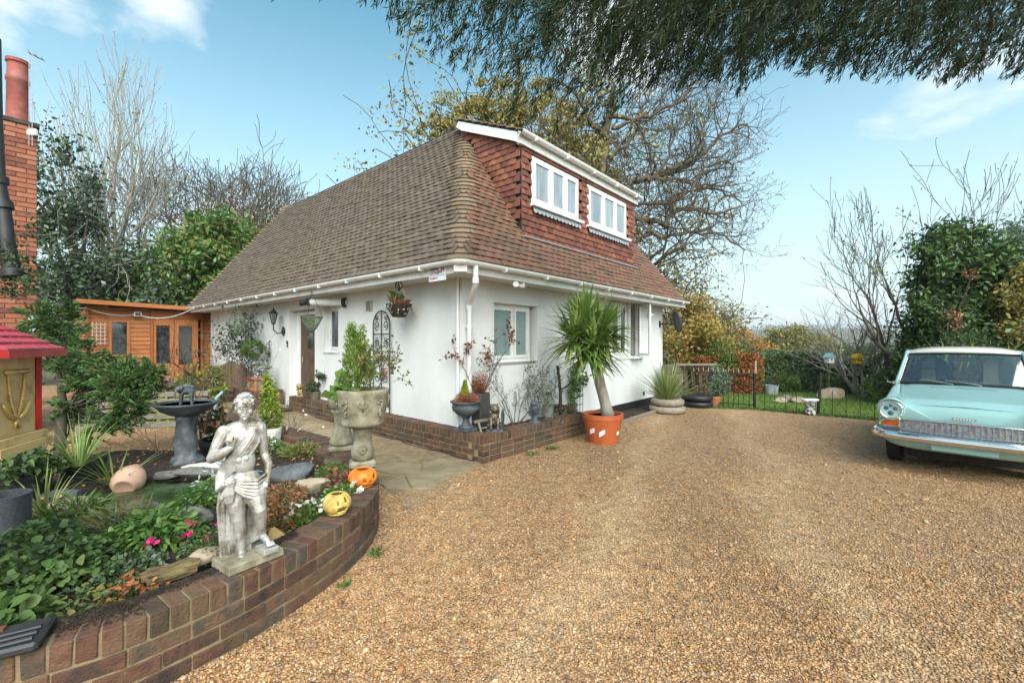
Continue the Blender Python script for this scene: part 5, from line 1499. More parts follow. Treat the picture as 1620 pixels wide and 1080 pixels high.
# bench with weathered slats
p = Vector((-5.1, 6.0, 0))
t = thing('garden_bench', 'weathered slatted garden bench behind the juniper', 'bench', p, R(12)); t.scale = (1, 1, 0.88)
for k in range(4): MB().cbox((0, 0.25 + k * 0.02, 0.50 + k * 0.115), (1.5, 0.022, 0.085), 0.004).build('back_slat', M_['timber'], t)
for k in range(4): MB().cbox((0, -0.20 + k * 0.11, 0.42), (1.5, 0.09, 0.022), 0.004).build('seat_slat', M_['timber'], t)
for sx in (-.68, .68):
    MB().tube([(sx, -0.22, 0), (sx, -0.24, 0.20), (sx, -0.22, 0.42), (sx, -0.25, 0.58), (sx, 0.0, 0.60)], 0.016, 6).build('leg', M_['black_metal'], t)
    MB().tube([(sx, 0.28, 0), (sx, 0.22, 0.25), (sx, 0.24, 0.45), (sx, 0.33, 0.90)], 0.016, 6).build('leg', M_['black_metal'], t)
o = MB().tube([(-.02, 0, 0), (0, 0, 0.4), (0.03, 0.02, 0.72), (0.10, 0.05, 0.80)], [0.02, 0.02, 0.02, 0.015], 8).build('blue_hose', mat('pale_blue_plastic', [(0.20, 0.42, 0.50), (0.3, 0.5, 0.58)], rough=0.4), None, True, loc=(-4.15, 6.15, 0))
tag(o, 'pale blue pipe propped against the end of the bench', 'pipe')

# ---- planter ornaments under the frosted window
def on_wall(x, y, z=0.34): return Vector(H(x, y, z))
p = on_wall(-0.10, -0.18)
t = thing('black_urn', 'black fluted classical urn on the corner of the brick planter', 'urn', p, HANG); t.scale = (1.2, 1.2, 1.25)
MB().cbox((0, 0, 0.015), (0.21, 0.21, 0.03), 0.004).build('base', M_['stone_dark'], t)
MB().lathe([(0.09, 0.03), (0.085, 0.045), (0.045, 0.07), (0.035, 0.11), (0.045, 0.145), (0.10, 0.175), (0.145, 0.215), (0.155, 0.25), (0.14, 0.27), (0.15, 0.285), (0.172, 0.30), (0.17, 0.31), (0.14, 0.305), (0.13, 0.28), (0.0, 0.27)], 48, wob=lambda a, z: 1 + (0.03 * math.sin(20 * a) if 0.15 < z < 0.24 or z > 0.29 else 0)).build('bowl', M_['stone_dark'], t, smooth=True)
urn_p = p
p = on_wall(0.20, -0.14, 0.27)
t = thing('tall_planter', 'tall slim dark grey planter behind the black urn', 'planter', p, HANG)
M_['slate'] = mat('slate_plastic', [(0.05, 0.045, 0.045), (0.075, 0.07, 0.07)], rough=0.5)
MB().cbox((0, 0, 0.225 + 0.08), (0.20, 0.20, 0.45), 0.01).build('pot', M_['slate'], t)
MB().box((0, 0, 0.535), (0.17, 0.17, 0.005)).build('soil', M_['soil'], t)
tall_p = p
p = on_wall(0.08, -0.34, 0.27)
t = thing('plant_stand', 'small grey wooden trestle stand behind the black urn', 'stand', p, HANG)
for sx in (-.13, .13):
    MB().tube([(sx, -.1, 0), (sx * .9, 0, 0.20)], 0.014, 6).build('leg', M_['timber'], t)
MB().box((0, 0, 0.20), (0.36, 0.03, 0.03)).build('rail', M_['timber'], t)
# gargoyle lion with shield
p = on_wall(0.10, -0.50)
t = thing('lion_statue', 'dark bronze seated lion holding an upright shield at the planter corner', 'statue', p, face_cam(p)); t.scale = (1.3, 1.3, 1.32)
MB().cbox((0, 0, 0.0125), (0.17, 0.13, 0.025), 0.003).build('base', M_['stone_dark'], t)
M_['bronze'] = mat('aged_bronze', [(0.035, 0.03, 0.025), (0.11, 0.09, 0.065), (0.24, 0.20, 0.14)], scale=22, rough=0.45, metal=0.4, contrast=0.35)
b = MB()
b.ell((0, 0.01, 0.12), (0.05, 0.045, 0.09), 14, 10); b.ell((0, 0.0, 0.22), (0.045, 0.045, 0.05), 14, 10); b.ell((0, -0.035, 0.21), (0.02, 0.025, 0.018), 10, 8)
for k in range(60):
    th = random.uniform(0, 2 * PI); z = random.uniform(0.09, 0.26); rr = 0.052 - abs(z - 0.19) * 0.15
    if math.sin(th) < -0.5 and 0.19 < z < 0.25: continue
    c = Vector((rr * math.cos(th), 0.005 + rr * math.sin(th), z)); b.tube([c, c + Vector((random.gauss(0, .004), random.gauss(0, .004), -0.025))], [0.009, 0.004], 6)
for s_ in (-1, 1):
    b.tube([(s_ * 0.035, -0.02, 0.13), (s_ * 0.035, -0.045, 0.07), (s_ * 0.035, -0.05, 0.03)], [0.02, 0.015, 0.014], 8); b.ell((s_ * 0.035, -0.06, 0.028), (0.017, 0.024, 0.012), 8, 6)
    b.ell((s_ * 0.05, 0.02, 0.055), (0.028, 0.045, 0.035), 10, 8); b.ell((s_ * 0.03, 0.0, 0.265), (0.012, 0.006, 0.012), 8, 6)
fused('lion', b, 0.004, M_['bronze'], t, 1, 0.4)
MB().prism([(0.06, -0.02, 0.03), (0.085, 0.05, 0.04), (0.09, 0.055, 0.16), (0.075, 0.02, 0.22), (0.062, -0.03, 0.18)], (0.012, 0.004, 0)).build('shield', M_['stone_dark'], t)
# owl
p = on_wall(0.92, -0.52)
t = thing('owl_statue', 'grey stone owl perched on a branch stump on the planter wall', 'statue', p, face_cam(p)); t.scale = (1.2, 1.2, 1.22)
b = MB(); b.ell((0, 0, 0.15), (0.055, 0.048, 0.075), 14, 10); b.ell((-0.008, -0.01, 0.225), (0.043, 0.04, 0.036), 14, 10); b.tube([(-0.075, 0.0, 0.105), (0.0, 0, 0.088), (0.065, 0, 0.075)], [0.015, 0.022, 0.015], 8)
b.tube([(0, 0, 0), (0.005, 0, 0.09)], [0.05, 0.028], 10)
for s_ in (-1, 1): b.ell((s_ * 0.018 - 0.008, -0.043, 0.228), (0.015, 0.008, 0.015), 10, 6); b.tube([(s_ * 0.028 - 0.008, 0, 0.245), (s_ * 0.034 - 0.008, 0, 0.272)], [0.012, 0.003], 6); b.ell((s_ * 0.05, 0.012, 0.145), (0.016, 0.036, 0.065), 8, 8)
b.tube([(-0.008, -0.045, 0.222), (-0.008, -0.057, 0.207)], [0.007, 0.002], 6)
fused('owl', b, 0.0045, M_['stone_dark'], t, 1, 0.4)
MB().lathe([(0.075, 0), (0.075, 0.012), (0.06, 0.025), (0, 0.025)], 20).build('base', M_['stone_dark'], t)
# gold lion on the far end of the planter wall
p = Vector(H(-0.10, 4.72, 0.385))
b = MB(); b.ell((0, 0, 0.09), (0.05, 0.05, 0.07), 12, 8); b.ell((0, -0.01, 0.20), (0.055, 0.055, 0.06), 12, 8); b.ell((0, -0.06, 0.19), (0.022, 0.022, 0.02), 8, 6); b.box((0, 0, 0.012), (0.13, 0.13, 0.024))
for s_ in (-1, 1): b.tube([(s_ * .03, -.03, .13), (s_ * .035, -.05, .03)], [.02, .017], 8); b.ell((s_ * .03, -.01, .26), (.013, .008, .014), 8, 6)
for k in range(40):
    th = random.uniform(0, 2 * PI); c = Vector((0.056 * math.cos(th), 0.056 * math.sin(th) + .005, random.uniform(0.13, 0.24))); 
    if math.sin(th) > -0.6: b.ell(c, (0.015, 0.015, 0.02), 6, 5)
o = fused('gold_lion', b, 0.006, mat('antique_gold', [(0.20, 0.14, 0.06), (0.45, 0.35, 0.17)], scale=25, rough=0.5, metal=0.4), None, 1, 0.4, loc=p); o.rotation_euler.z = face_cam(p)
tag(o, 'small antique gold lion ornament on the rounded end of the planter wall by the door', 'ornament')
p = Vector(H(-0.11, 4.05, 0.38)); pot('clay_pot', 'small brown clay pot of leafy plants on the planter wall near the door', 'plant pot', p, 0.10, 0.16, M_['bark'])
claypot = p
# yucca pot
yp = Vector((1.36, 6.62, 0.0))
t = pot('terracotta_pot', 'big orange pot with paper tags holding the tall yucca', 'plant pot', yp, 0.30, 0.43, M_['orange_plastic'], taper=0.72)
M_['paper'] = mat('white_paper', [(0.62, 0.60, 0.56), (0.72, 0.71, 0.68)], rough=0.8)
ra = face_cam(yp) - PI / 2
for k, (da, z, w, tl) in enumerate(((-0.62, 0.20, 0.085, 0.5), (-0.05, 0.18, 0.085, 0.7), (0.95, 0.17, 0.06, 0.1))):
    a = ra + da; r_ = 0.266 + (z - 0.2) * 0.16; vs = []
    for i in range(5):
        aa = a + (i - 2) / 4 * w / r_
        for s_ in (-1, 1): vs.append(((r_) * math.cos(aa), (r_) * math.sin(aa), z + s_ * w * .42 + (i - 2) * tl * 0.02))
    MB().add(vs, [(2 * i, 2 * i + 2, 2 * i + 3, 2 * i + 1) for i in range(4)]).build('paper_tag', M_['paper'], t)
# old tyres as planter for the phormium
pp = Vector((3.28, 9.35, 0.0))
M_['tyre_pale'] = mat('painted_tyre', [(0.22, 0.18, 0.14), (0.36, 0.31, 0.25)], rough=0.9, scale=14, bump=0.5)
t = thing('tyre_planter', 'stack of two buff painted tyres planted with a spiky phormium', 'planter', pp)
for k, rr in ((0, 0.36), (1, 0.33)):
    b = MB(); b.lathe([(rr - 0.13, 0.03), (rr - 0.06, 0.0), (rr, 0.03), (rr + 0.01, 0.08), (rr, 0.13), (rr - 0.06, 0.155), (rr - 0.13, 0.13)], 36); o = b.build('tyre', M_['tyre_pale'], t, smooth=True); o.location.z = k * 0.152
MB().lathe([(0, 0.27), (0.22, 0.27)], 20).build('soil', M_['soil'], t)
p = at(1103, 643, 0.0); t = thing('tyre_planter', 'low black tyre planter by the iron fence', 'planter', p)
for k in range(2): o = MB().lathe([(0.20, 0.02), (0.26, 0.0), (0.33, 0.03), (0.34, 0.08), (0.33, 0.12), (0.26, 0.14), (0.20, 0.13)], 32).build('tyre', M_['black_plastic'], t, smooth=True); o.location.z = k * 0.14
tyre_p = p
p = at(1128, 642, 0.0); pot('terracotta_pot', 'small terracotta pot standing in front of the iron fence', 'plant pot', p, 0.20, 0.24, M_['terracotta'], taper=0.65)
# spade
p = Vector(H(3.15, -0.30, 0.1))
t = thing('spade', 'garden spade with dark shaft leaning on the wall behind the yucca', 'spade', p, HANG)
MB().tube([(0, -0.05, 0.15), (0, 0.20, 0.98)], 0.015, 8).build('shaft', M_['bark_dark'], t)
b = MB(); b.tube([(0, 0.2, 0.97), (-0.06, 0.23, 1.05), (0.06, 0.23, 1.05), (0, 0.2, 0.97)], 0.011, 6); b.build('handle', M_['black_plastic'], t)
MB().box((0, -0.09, 0.06), (0.17, 0.012, 0.22)).build('blade', M_['black_metal'], t)

# ---- things on the house walls
# house name sign
M_['ink'] = mat('black_print', [(0.012, 0.012, 0.015), (0.02, 0.02, 0.025)], rough=0.6)
M_['ink_red'] = mat('red_print', [(0.50, 0.015, 0.05), (0.55, 0.02, 0.06)], rough=0.6)
M_['sign'] = mat('white_enamel', [(0.68, 0.72, 0.76), (0.76, 0.79, 0.82)], rough=0.3)
sx = -EX - 0.012
t = thing('house_sign', 'white enamel street style sign reading CRAVEN COTTAGE SW6 on the fascia', 'sign', H(sx, 0.42 - EX, 2.37), HANG)
# local frame of the thing: x along the short wall, y along the long wall; the sign faces -x
MB().cbox((0, 0, 0), (0.012, 0.33, 0.205), 0.003).build('plate', M_['sign'], t)
def sgn(y, z): return Matrix.Translation((-0.0075, y, z)) @ Matrix(((0, 0, -1, 0), (-1, 0, 0, 0), (0, 1, 0, 0), (0, 0, 0, 1)))
text_obj('lettering', 'CRAVEN', 0.056, M_['ink'], t, sgn(0.147, 0.038), sx=0.78, bold=0.0012)
text_obj('lettering', 'COTTAGE', 0.056, M_['ink'], t, sgn(0.147, -0.014), sx=0.72, bold=0.0012)
text_obj('lettering', 'SW6', 0.056, M_['ink_red'], t, sgn(-0.01, -0.010), sx=0.8, bold=0.0012)
text_obj('lettering', 'FULHAM FC', 0.036, M_['ink_red'], t, sgn(0.147, -0.075), sx=0.85, bold=0.001)
MB().span((-0.0075, -0.15, -0.034), (-0.0065, 0.15, -0.030)).build('rule', M_['ink'], t)
b = MB(); 
for yy in (-0.085, -0.135): b.span((-0.0078, yy - 0.006, 0.015), (-0.0066, yy + 0.006, 0.088))
b.span((-0.0078, -0.13, 0.020), (-0.0066, -0.09, 0.026)); 
for k in range(3): b.span((-0.0078, -0.117, 0.035 + k * 0.017), (-0.0066, -0.103, 0.045 + k * 0.017))
b.build('crest', M_['ink'], t)

def hang_basket(label, x, y, z, wicker=True):
    t = thing('hanging_basket', label, 'hanging basket', H(x, y, z), HANG, 'hanging baskets under the eaves')
    return t
# wicker basket near the corner
p = Vector(H(-0.30, 1.02, 1.93)); p = Vector((p.x, p.y, 1.86))
t = thing('hanging_basket', 'dark wicker basket of trailing plants hanging by chains beside the name sign', 'hanging basket', p, 0)
M_['wicker'] = mat('dark_wicker', [(0.02, 0.012, 0.008), (0.07, 0.04, 0.025)], scale=50, rough=0.8)
b = MB()
for k in range(13):
    z = k * 0.0145; r = 0.085 + 0.09 * (k / 12) ** 0.8
    b.tube([(r * (1 + 0.04 * math.sin(12 * a + k * PI)) * math.cos(a), r * (1 + 0.04 * math.sin(12 * a + k * PI)) * math.sin(a), z) for a in [2 * PI * i / 36 for i in range(37)]], 0.009, 5)
b.lathe([(0.0, 0.0), (0.08, 0.0), (0.165, 0.17), (0.0, 0.165)], 20)
b.build('basket', M_['wicker'], t)
hz = 2.44 - 1.86
for k in range(3):
    a = 2 * PI * k / 3 + 0.4; MB().tube([(0.17 * math.cos(a), 0.17 * math.sin(a), 0.18), (0.0, 0.0, hz - 0.09)], 0.005, 5).build('chain', M_['chrome'], t)
b = MB(); b.tube([(0.05 * math.cos(q), 0, hz - 0.13 + 0.05 * math.sin(q)) for q in [2 * PI * i / 16 for i in range(17)]], 0.008, 6).tube([(0, 0, hz - 0.09), (0, 0, hz)], 0.006, 6).tube([(0, 0.05 * math.cos(q), hz - 0.16 + 0.05 * math.sin(q)) for q in [2 * PI * i / 16 for i in range(17)]], 0.008, 6); b.build('hook', M_['black_metal'], t)
bask_p = p
# two cone baskets of woven lattice
for lab, px, py, Y in (('grey lattice cone basket hanging in front of the front door', 493, 512, 7.9), ('grey lattice cone basket hanging in front of the climber left of the door', 374, 521, 9.6)):
    p = atY(px, py, Y)
    t = thing('hanging_basket', lab, 'hanging basket', p, 0.3, 'lattice cone baskets under the eaves')
    b = MB(); n = 14
    for s_ in (-1, 1):
        for k in range(n):
            a0 = 2 * PI * k / n
            b.tube([(0.18 * (1 - u) ** 0.6 * math.cos(a0 + s_ * u * 1.6), 0.18 * (1 - u) ** 0.6 * math.sin(a0 + s_ * u * 1.6), 0.12 - u * 0.27) for u in [i / 8 for i in range(9)]], 0.006, 5)
    for z, r in ((0.12, 0.18), (0.11, 0.18)): b.tube([(r * math.cos(a), r * math.sin(a), z) for a in [2 * PI * i / 24 for i in range(25)]], 0.010, 5)
    b.build('cone', M_['leaf_greygreen'], t)
    top = 2.40 - p.z
    for k in range(3):
        a = 2 * PI * k / 3; MB().tube([(0.18 * math.cos(a), 0.18 * math.sin(a), 0.12), (0, 0, top)], 0.004, 4).build('cord', M_['bark_dark'], t)
# coach lamp
p = Vector(H(-0.01, 5.70, 1.95))
t = thing('wall_lantern', 'black coach lantern on a scrolled bracket left of the front door', 'wall light', p, HANG)
b = MB(); b.ell((-0.02, 0, -0.22), (0.03, 0.06, 0.10), 12, 8); b.tube([(-0.02, 0, -0.24), (-0.14, 0, -0.28), (-0.22, 0, -0.20), (-0.22, 0, -0.08)], 0.014, 8); b.build('bracket', M_['black_metal'], t, smooth=True)
b = MB(); b.lathe([(0.035, -0.08), (0.045, -0.06), (0.04, -0.05)], 6, c=(-0.22, 0, 0)).lathe([(0.095, 0.15), (0.10, 0.16), (0.03, 0.23), (0.012, 0.25), (0.004, 0.31)], 6, c=(-0.22, 0, 0))
for k in range(6): a = R(60 * k); b.tube([(-0.22 + 0.04 * math.cos(a), 0.04 * math.sin(a), -0.05), (-0.22 + 0.085 * math.cos(a), 0.085 * math.sin(a), 0.155)], 0.006, 5)
b.build('cage', M_['black_metal'], t)
MB().lathe([(0.037, -0.05), (0.08, 0.15)], 6, c=(-0.22, 0, 0)).build('glass', M_['glass'], t)
# white flue with black cap, projecting from the wall
p = Vector(H(0, 3.05, 2.20))
t = thing('flue_pipe', 'white horizontal flue pipe with black nozzle above the front door', 'flue pipe', p, HANG)
MB().tube([(0.02, 0, 0), (-0.30, 0.72, 0.03)], 0.062, 14).build('pipe', M_['upvc'], t, smooth='auto')
MB().tube([(0.0, 0, 0), (-0.03, 0.05, 0)], 0.09, 14).build('collar', M_['black_plastic'], t, smooth='auto')
MB().tube([(-0.30, 0.72, 0.03), (-0.33, 0.82, 0.034), (-0.35, 0.87, 0.035)], [0.07, 0.07, 0.045], 14).tube([(-0.33, 0.83, 0.03), (-0.39, 0.95, 0.02)], [0.05, 0.06], 12).build('nozzle', M_['black_plastic'], t, smooth='auto')
p = Vector(H(-0.005, 2.28, 2.10)); t = thing('wall_vent', 'small square grey vent high on the long wall', 'vent', p, HANG)
MB().cbox((-0.01, 0, 0), (0.03, 0.17, 0.17), 0.006).build('frame', mat('grey_plastic', [(0.32, 0.31, 0.29), (0.4, 0.39, 0.37)], rough=0.6), t)
for k in range(4): MB().box((-0.03, 0, -0.05 + k * 0.034), (0.008, 0.12, 0.02)).build('louvre', M_['mortar'], t)
p = Vector(H(-0.008, 5.53, 1.45)); t = thing('doorbell', 'black video doorbell beside the front door frame', 'doorbell', p, HANG)
MB().cbox((-0.01, 0, 0), (0.02, 0.05, 0.13), 0.005).build('case', M_['black_plastic'], t); MB().cbox((-0.022, 0, -0.03), (0.004, 0.03, 0.04), 0.001).build('button', M_['upvc'], t)
p = Vector(H(-0.012, 1.40, 1.62))
# security light on the front wall, cable light further along
for lab, x in (('white twin headed security light under the eaves right of the corner', 0.72), ('small white floodlight under the eaves beside the satellite dish', 5.95)):
    p = Vector(H(x, -0.02 - (0.30 if x < 1 else 0), 2.33 if x < 1 else 2.16)); t = thing('security_light', lab, 'security light', p, HANG)
    MB().ell((0, 0, 0), (0.06, 0.05, 0.03), 12, 8).build('base', M_['upvc'], t, smooth=True)
    for s_ in (-1, 1): MB().tube([(0.0, -0.02, -0.02), (s_ * 0.07, -0.06, -0.04), (s_ * 0.10, -0.10, -0.03)], [0.012, 0.03, 0.042], 12).build('lamp_head', M_['upvc'], t, smooth='auto')
# satellite dish
p = Vector(H(6.62, 0.0, 1.93))
t = thing('satellite_dish', 'dark grey satellite dish on an arm at the far end of the front wall', 'satellite dish', p, HANG)
b = MB(); b.tube([(0, 0, 0), (0.0, -0.18, 0.0), (0.10, -0.30, 0.02)], 0.02, 8).box((0, -0.01, 0), (0.08, 0.02, 0.16)); b.build('bracket', M_['black_metal'], t)
Ms = Matrix.Rotation(R(0), 3, 'Z') @ Matrix.Rotation(R(42), 3, 'Z') @ Matrix.Rotation(R(78), 3, 'X')
M_['dish'] = mat('grey_mesh_dish', [(0.05, 0.052, 0.055), (0.085, 0.088, 0.092)], rough=0.6, scale=60)
o = MB().lathe([(0.0, 0.0), (0.10, 0.008), (0.20, 0.032), (0.27, 0.06), (0.272, 0.05), (0.20, 0.022), (0.10, -0.002), (0.0, -0.01)], 32, M=Ms, c=(0.12, -0.34, 0.04)).build('dish', M_['dish'], t, smooth=True)
q = Ms @ Vector((0.0, -0.02, 0.30)); q0 = Ms @ Vector((0, -0.24, 0.04)); c0 = Vector((0.12, -0.34, 0.04))
MB().tube([c0 + q0, c0 + q + Vector((0, 0, -0.05))], 0.010, 6).ell(tuple(c0 + q + Vector((0, 0, -0.03))), (0.035, 0.035, 0.045), 10, 8).build('receiver', M_['black_plastic'], t)
# wrought iron arched trellis on the long wall
p = Vector(H(-0.045, 1.87, 0.36)); 
t = thing('iron_trellis', 'black wrought iron arched trellis of scrolls against the white wall', 'trellis', p, HANG)
def scroll(c, r, turns, sgn_, start, y0=0):
    out = []
    for i in range(26):
        u = i / 25; a = start + sgn_ * turns * 2 * PI * u; rr = r * (1 - 0.80 * u); out.append((0, c[0] + rr * math.cos(a), c[1] + rr * math.sin(a)))
    return out
b = MB(); w = 0.235; hh = 1.40; rr = w
b.tube([(0, -w, -0.05), (0, -w, hh)] + [(0, -w * math.cos(a), hh + w * math.sin(a)) for a in [PI * i / 14 for i in range(1, 14)]] + [(0, w, hh), (0, w, -0.05)], 0.011, 6)
b.tube([(0, 0, 0.05), (0, 0, hh + w)], 0.010, 6)
for z in (0.12, 0.98, 1.26): b.tube([(0, -w, z), (0, w, z)], 0.009, 6)
for s_ in (-1, 1):
    b.tube([(0, s_ * 0.01, 0.55), (0, s_ * 0.06, 0.75), (0, s_ * 0.17, 0.88), (0, s_ * 0.2, 0.97)], 0.008, 5)
    for zc, r in ((0.28, 0.075), (0.55, 0.085), (0.86, 0.06), (1.10, 0.075), (1.16, 0.05), (1.40, 0.075), (1.52, 0.05)):
        b.tube(scroll((s_ * 0.12, zc), r, 1.35, s_, PI / 2 if zc < 1 else -PI / 2), 0.007, 5)
b.build('ironwork', M_['black_metal'], t)
b = MB(); b.ell((-0.02, -0.14, 0.66), (0.02, 0.03, 0.05), 8, 6).ell((-0.02, -0.16, 0.72), (0.016, 0.018, 0.02), 8, 6).ell((-0.02, -0.12, 0.60), (0.01, 0.02, 0.04), 6, 5); b.build('bird_ornament', M_['terracotta'], t, smooth=True)
# reed screen
t = thing('reed_screen', 'low brown reed screen leaning on the long wall beyond the door', 'screen', H(-0.12, 8.6, 0.2), HANG)
M_['reed'] = mat('reed', [(0.12, 0.075, 0.05), (0.22, 0.145, 0.095), (0.30, 0.21, 0.15)], rough=0.85, rnd=0.7, scale=5)
for k in range(120):
    y = -1.15 + k * 0.019; MB_ = None
    if k == 0: reed_me = MB().tube([(0, 0, 0), (0, 0, 1.0)], 0.0095, 5).mesh('reed', M_['reed'])
    put('reed', reed_me, t, (random.gauss(0, .003), y, 0), (random.gauss(0, .008), random.gauss(0, .008), 0), (1, 1, 0.50 + 0.30 * (1 - abs(k - 60) / 90) + random.uniform(-.03, .03)))
# terracotta window box by the door
p = Vector(H(-0.45, 5.85, 0.46))
t = thing('terracotta_trough', 'square terracotta trough with sunken panels on the brick planter by the door', 'planter', p, HANG)
MB().cbox((0, 0.1, 0.02), (0.30, 0.46, 0.04), 0.005).build('base', M_['terracotta'], t); MB().cbox((0, 0.1, 0.25), (0.30, 0.46, 0.04), 0.005).build('rim', M_['terracotta'], t)
for sx_, sy_ in ((-1, -1), (-1, 1), (1, -1), (1, 1)): MB().box((sx_ * 0.12, 0.1 + sy_ * 0.2, 0.135), (0.04, 0.04, 0.19)).build('corner', M_['terracotta'], t)
MB().box((0, 0.1, 0.135), (0.22, 0.38, 0.19)).build('panel', M_['timber'], t)
trough_p = p
# door mat
p = Vector(H(-0.48, 5.05, PZ(5.05) + 0.010)); o = MB().cbox((0, 0, 0.008), (0.42, 0.85, 0.016), 0.003).build('door_mat', mat('coir_mat', [(0.035, 0.022, 0.014), (0.08, 0.055, 0.035)], scale=80, rough=1, bump=0.8), loc=p); o.rotation_euler.z = HANG
tag(o, 'dark brown coir mat lying on the paving before the front door', 'door mat')
# low voltage cable along the foot of the planter
pts = [tuple(Vector(H(-0.26 - 0.015 * math.sin(k * 1.3), -0.5 + k * 0.2, PZ(-0.5 + k * 0.2) + 0.012 + (0.03 if k in (3, 8, 13) else 0)))) for k in range(22)]
tag(MB().tube(pts, 0.006, 5).build('cable', M_['black_plastic']), 'thin black cable with clips along the foot of the planter wall', 'cable')
# small cylindrical gas bottle / green lidded container behind the shrub
p = Vector(H(1.75, -0.16, 0.27)); t = thing('metal_bottle', 'small grey metal canister standing behind the bare planter shrub', 'canister', p)
MB().lathe([(0.07, 0), (0.075, 0.02), (0.075, 0.30), (0.06, 0.34), (0.03, 0.36)], 20).build('body', mat('grey_green_metal', [(0.25, 0.28, 0.25), (0.38, 0.40, 0.37)], rough=0.5), t, smooth='auto'); MB().lathe([(0.05, 0.35), (0.055, 0.41), (0.0, 0.415)], 16).build('cap', M_['stone_dark'], t, smooth='auto')

# ------------------------------------------------------------------ SUMMER HOUSE
BZ = 0.30
t = sh = thing('summer_house', 'orange stained timber summer house with pent roof and glazed double doors', 'summer house', (-11.05, 11.5, BZ), HANG)
SW, SD = 3.7, 3.0
def shz(x): return 2.16 - 0.03 * x                       # underside of the roof above the base
MB().span((0, 0.06, -0.3), (SW, SD, 0.04)).build('floor', M_['cedar_dark'], sh)
b = MB(); b.prism([(0.04, SD, 0), (SW, SD, 0), (SW, SD, 1.85), (0.04, SD, 1.9)], (0, -0.03, 0)); b.build('back_wall', M_['cedar_dark'], sh)
bands = [(-0.02, 0.42), (0.86, 1.30), (2.50, SW)]         # boarded areas between the openings
board_h = 0.118
for x0, x1 in bands:
    k = 0
    while k * board_h + 0.04 < shz(x0):
        z0 = 0.04 + k * board_h; z1 = min(z0 + board_h - 0.006, shz(x0) - 0.01)
        if z1 > z0 + 0.01: MB().prism([(x0, 0.045, z0), (x0, 0.02, z0 + 0.006), (x0, 0.035, z1), (x0, 0.055, z1)], (x1 - x0, 0, 0)).build('board', M_['cedar'], sh)
        k += 1
k = 0
for z0, z1 in ((0.04, 0.80), (1.78, 2.12)):              # above and below the window
    z = z0
    while z < z1 - 0.02:
        MB().prism([(0.42, 0.045, z), (0.42, 0.02, z + .006), (0.42, 0.035, min(z + board_h - .006, z1)), (0.42, 0.055, min(z + board_h - .006, z1))], (0.44, 0, 0)).build('board', M_['cedar'], sh); z += board_h
k = 0
while k * board_h < 2.0:
    z0 = 0.04 + k * board_h; ln = SD
    MB().prism([(0.0, 0, z0), (-0.022, 0, z0 + .006), (-0.01, 0, z0 + board_h - .006), (0.02, 0, z0 + board_h - .006)], (0, ln, 0)).build('board', M_['cedar'], sh); k += 1
for x in (-0.03, 1.30, 2.50): MB().span((x, -0.02 if x > 0 else -0.03, 0), (x + 0.06, 0.03, 2.10)).build('post', M_['cedar_dark'], sh)
def leaf_frame(name, x0, x1, z0, z1, gx0, gx1, gz0, gz1, par=sh):
    b = MB(); b.span((x0, -0.01, z0), (gx0, 0.035, z1)).span((gx1, -0.01, z0), (x1, 0.035, z1)).span((gx0, -0.01, gz1), (gx1, 0.035, z1)).span((gx0, -0.01, z0), (gx1, 0.035, gz0))
    o = b.build(name, M_['cedar'], par); MB().span((gx0, 0.012, gz0), (gx1, 0.018, gz1)).build('pane', M_['glass'], o); return o
leaf_frame('window', 0.42, 0.86, 0.80, 1.78, 0.486, 0.796, 0.84, 1.73)
d1 = leaf_frame('door', 1.37, 1.84, 0.05, 1.85, 1.43, 1.74, 0.57, 1.66)
d2 = leaf_frame('door', 1.85, 2.43, 0.05, 1.85, 1.95, 2.28, 0.52, 1.66)
MB().tube([(1.90, -0.04, 0.80), (1.90, -0.04, 1.0)], 0.012, 8).build('handle', M_['black_metal'], d2)
MB().span((1.36, -0.02, 1.86), (2.50, 0.03, 2.08)).build('door_head', M_['cedar_dark'], sh)
# contents seen through the glass
MB().span((0.5, 1.0, 0.6), (0.9, 1.5, 1.1)).build('box', mat('green_box', [(0.08, 0.2, 0.13), (0.12, 0.26, 0.18)]), sh)
MB().span((1.5, 1.8, 0.05), (2.3, 2.2, 1.5)).build('cupboard', mat('grey_cupboard', [(0.10, 0.11, 0.12), (0.16, 0.17, 0.18)]), sh)
# roof with fascia board
b = MB(); b.add([(-0.18, -0.30, 2.21), (SW + .1, -0.30, 2.10), (SW + .1, SD + .2, 1.90), (-0.18, SD + .2, 2.01), (-0.18, -0.30, 2.26), (SW + .1, -0.30, 2.15), (SW + .1, SD + .2, 1.95), (-0.18, SD + .2, 2.06)], [(3, 2, 1, 0), (4, 5, 6, 7), (0, 1, 5, 4), (1, 2, 6, 5), (2, 3, 7, 6), (3, 0, 4, 7)])
b.build('roof', M_['felt'], sh)
MB().prism([(-0.20, -0.325, 2.17), (SW + .1, -0.325, 2.06), (SW + .1, -0.325, 2.17), (-0.20, -0.325, 2.28)], (0, 0.022, 0)).build('fascia_board', M_['cedar'], sh)
MB().prism([(-0.205, -0.32, 2.17), (-0.205, SD + .2, 1.97), (-0.205, SD + .2, 2.07), (-0.205, -0.32, 2.28)], (0.022, 0, 0)).build('fascia_board', M_['cedar'], sh)
# small white lattice
p = sh.matrix_basis @ Vector((0.22, -0.06, 1.40))
t = thing('lattice_panel', 'small pale wooden lattice panel fixed left of the summer house window', 'lattice', p, HANG)
M_['pale_wood'] = mat('pale_wood', [(0.42, 0.34, 0.27), (0.55, 0.47, 0.40)], rough=0.8)
for k in range(4): MB().box((-0.12 + k * 0.08, 0, 0), (0.022, 0.012, 0.60)).build('upright', M_['pale_wood'], t)
for k in range(6): MB().box((0, -0.012, -0.25 + k * 0.10), (0.30, 0.012, 0.022)).build('crosspiece', M_['pale_wood'], t)
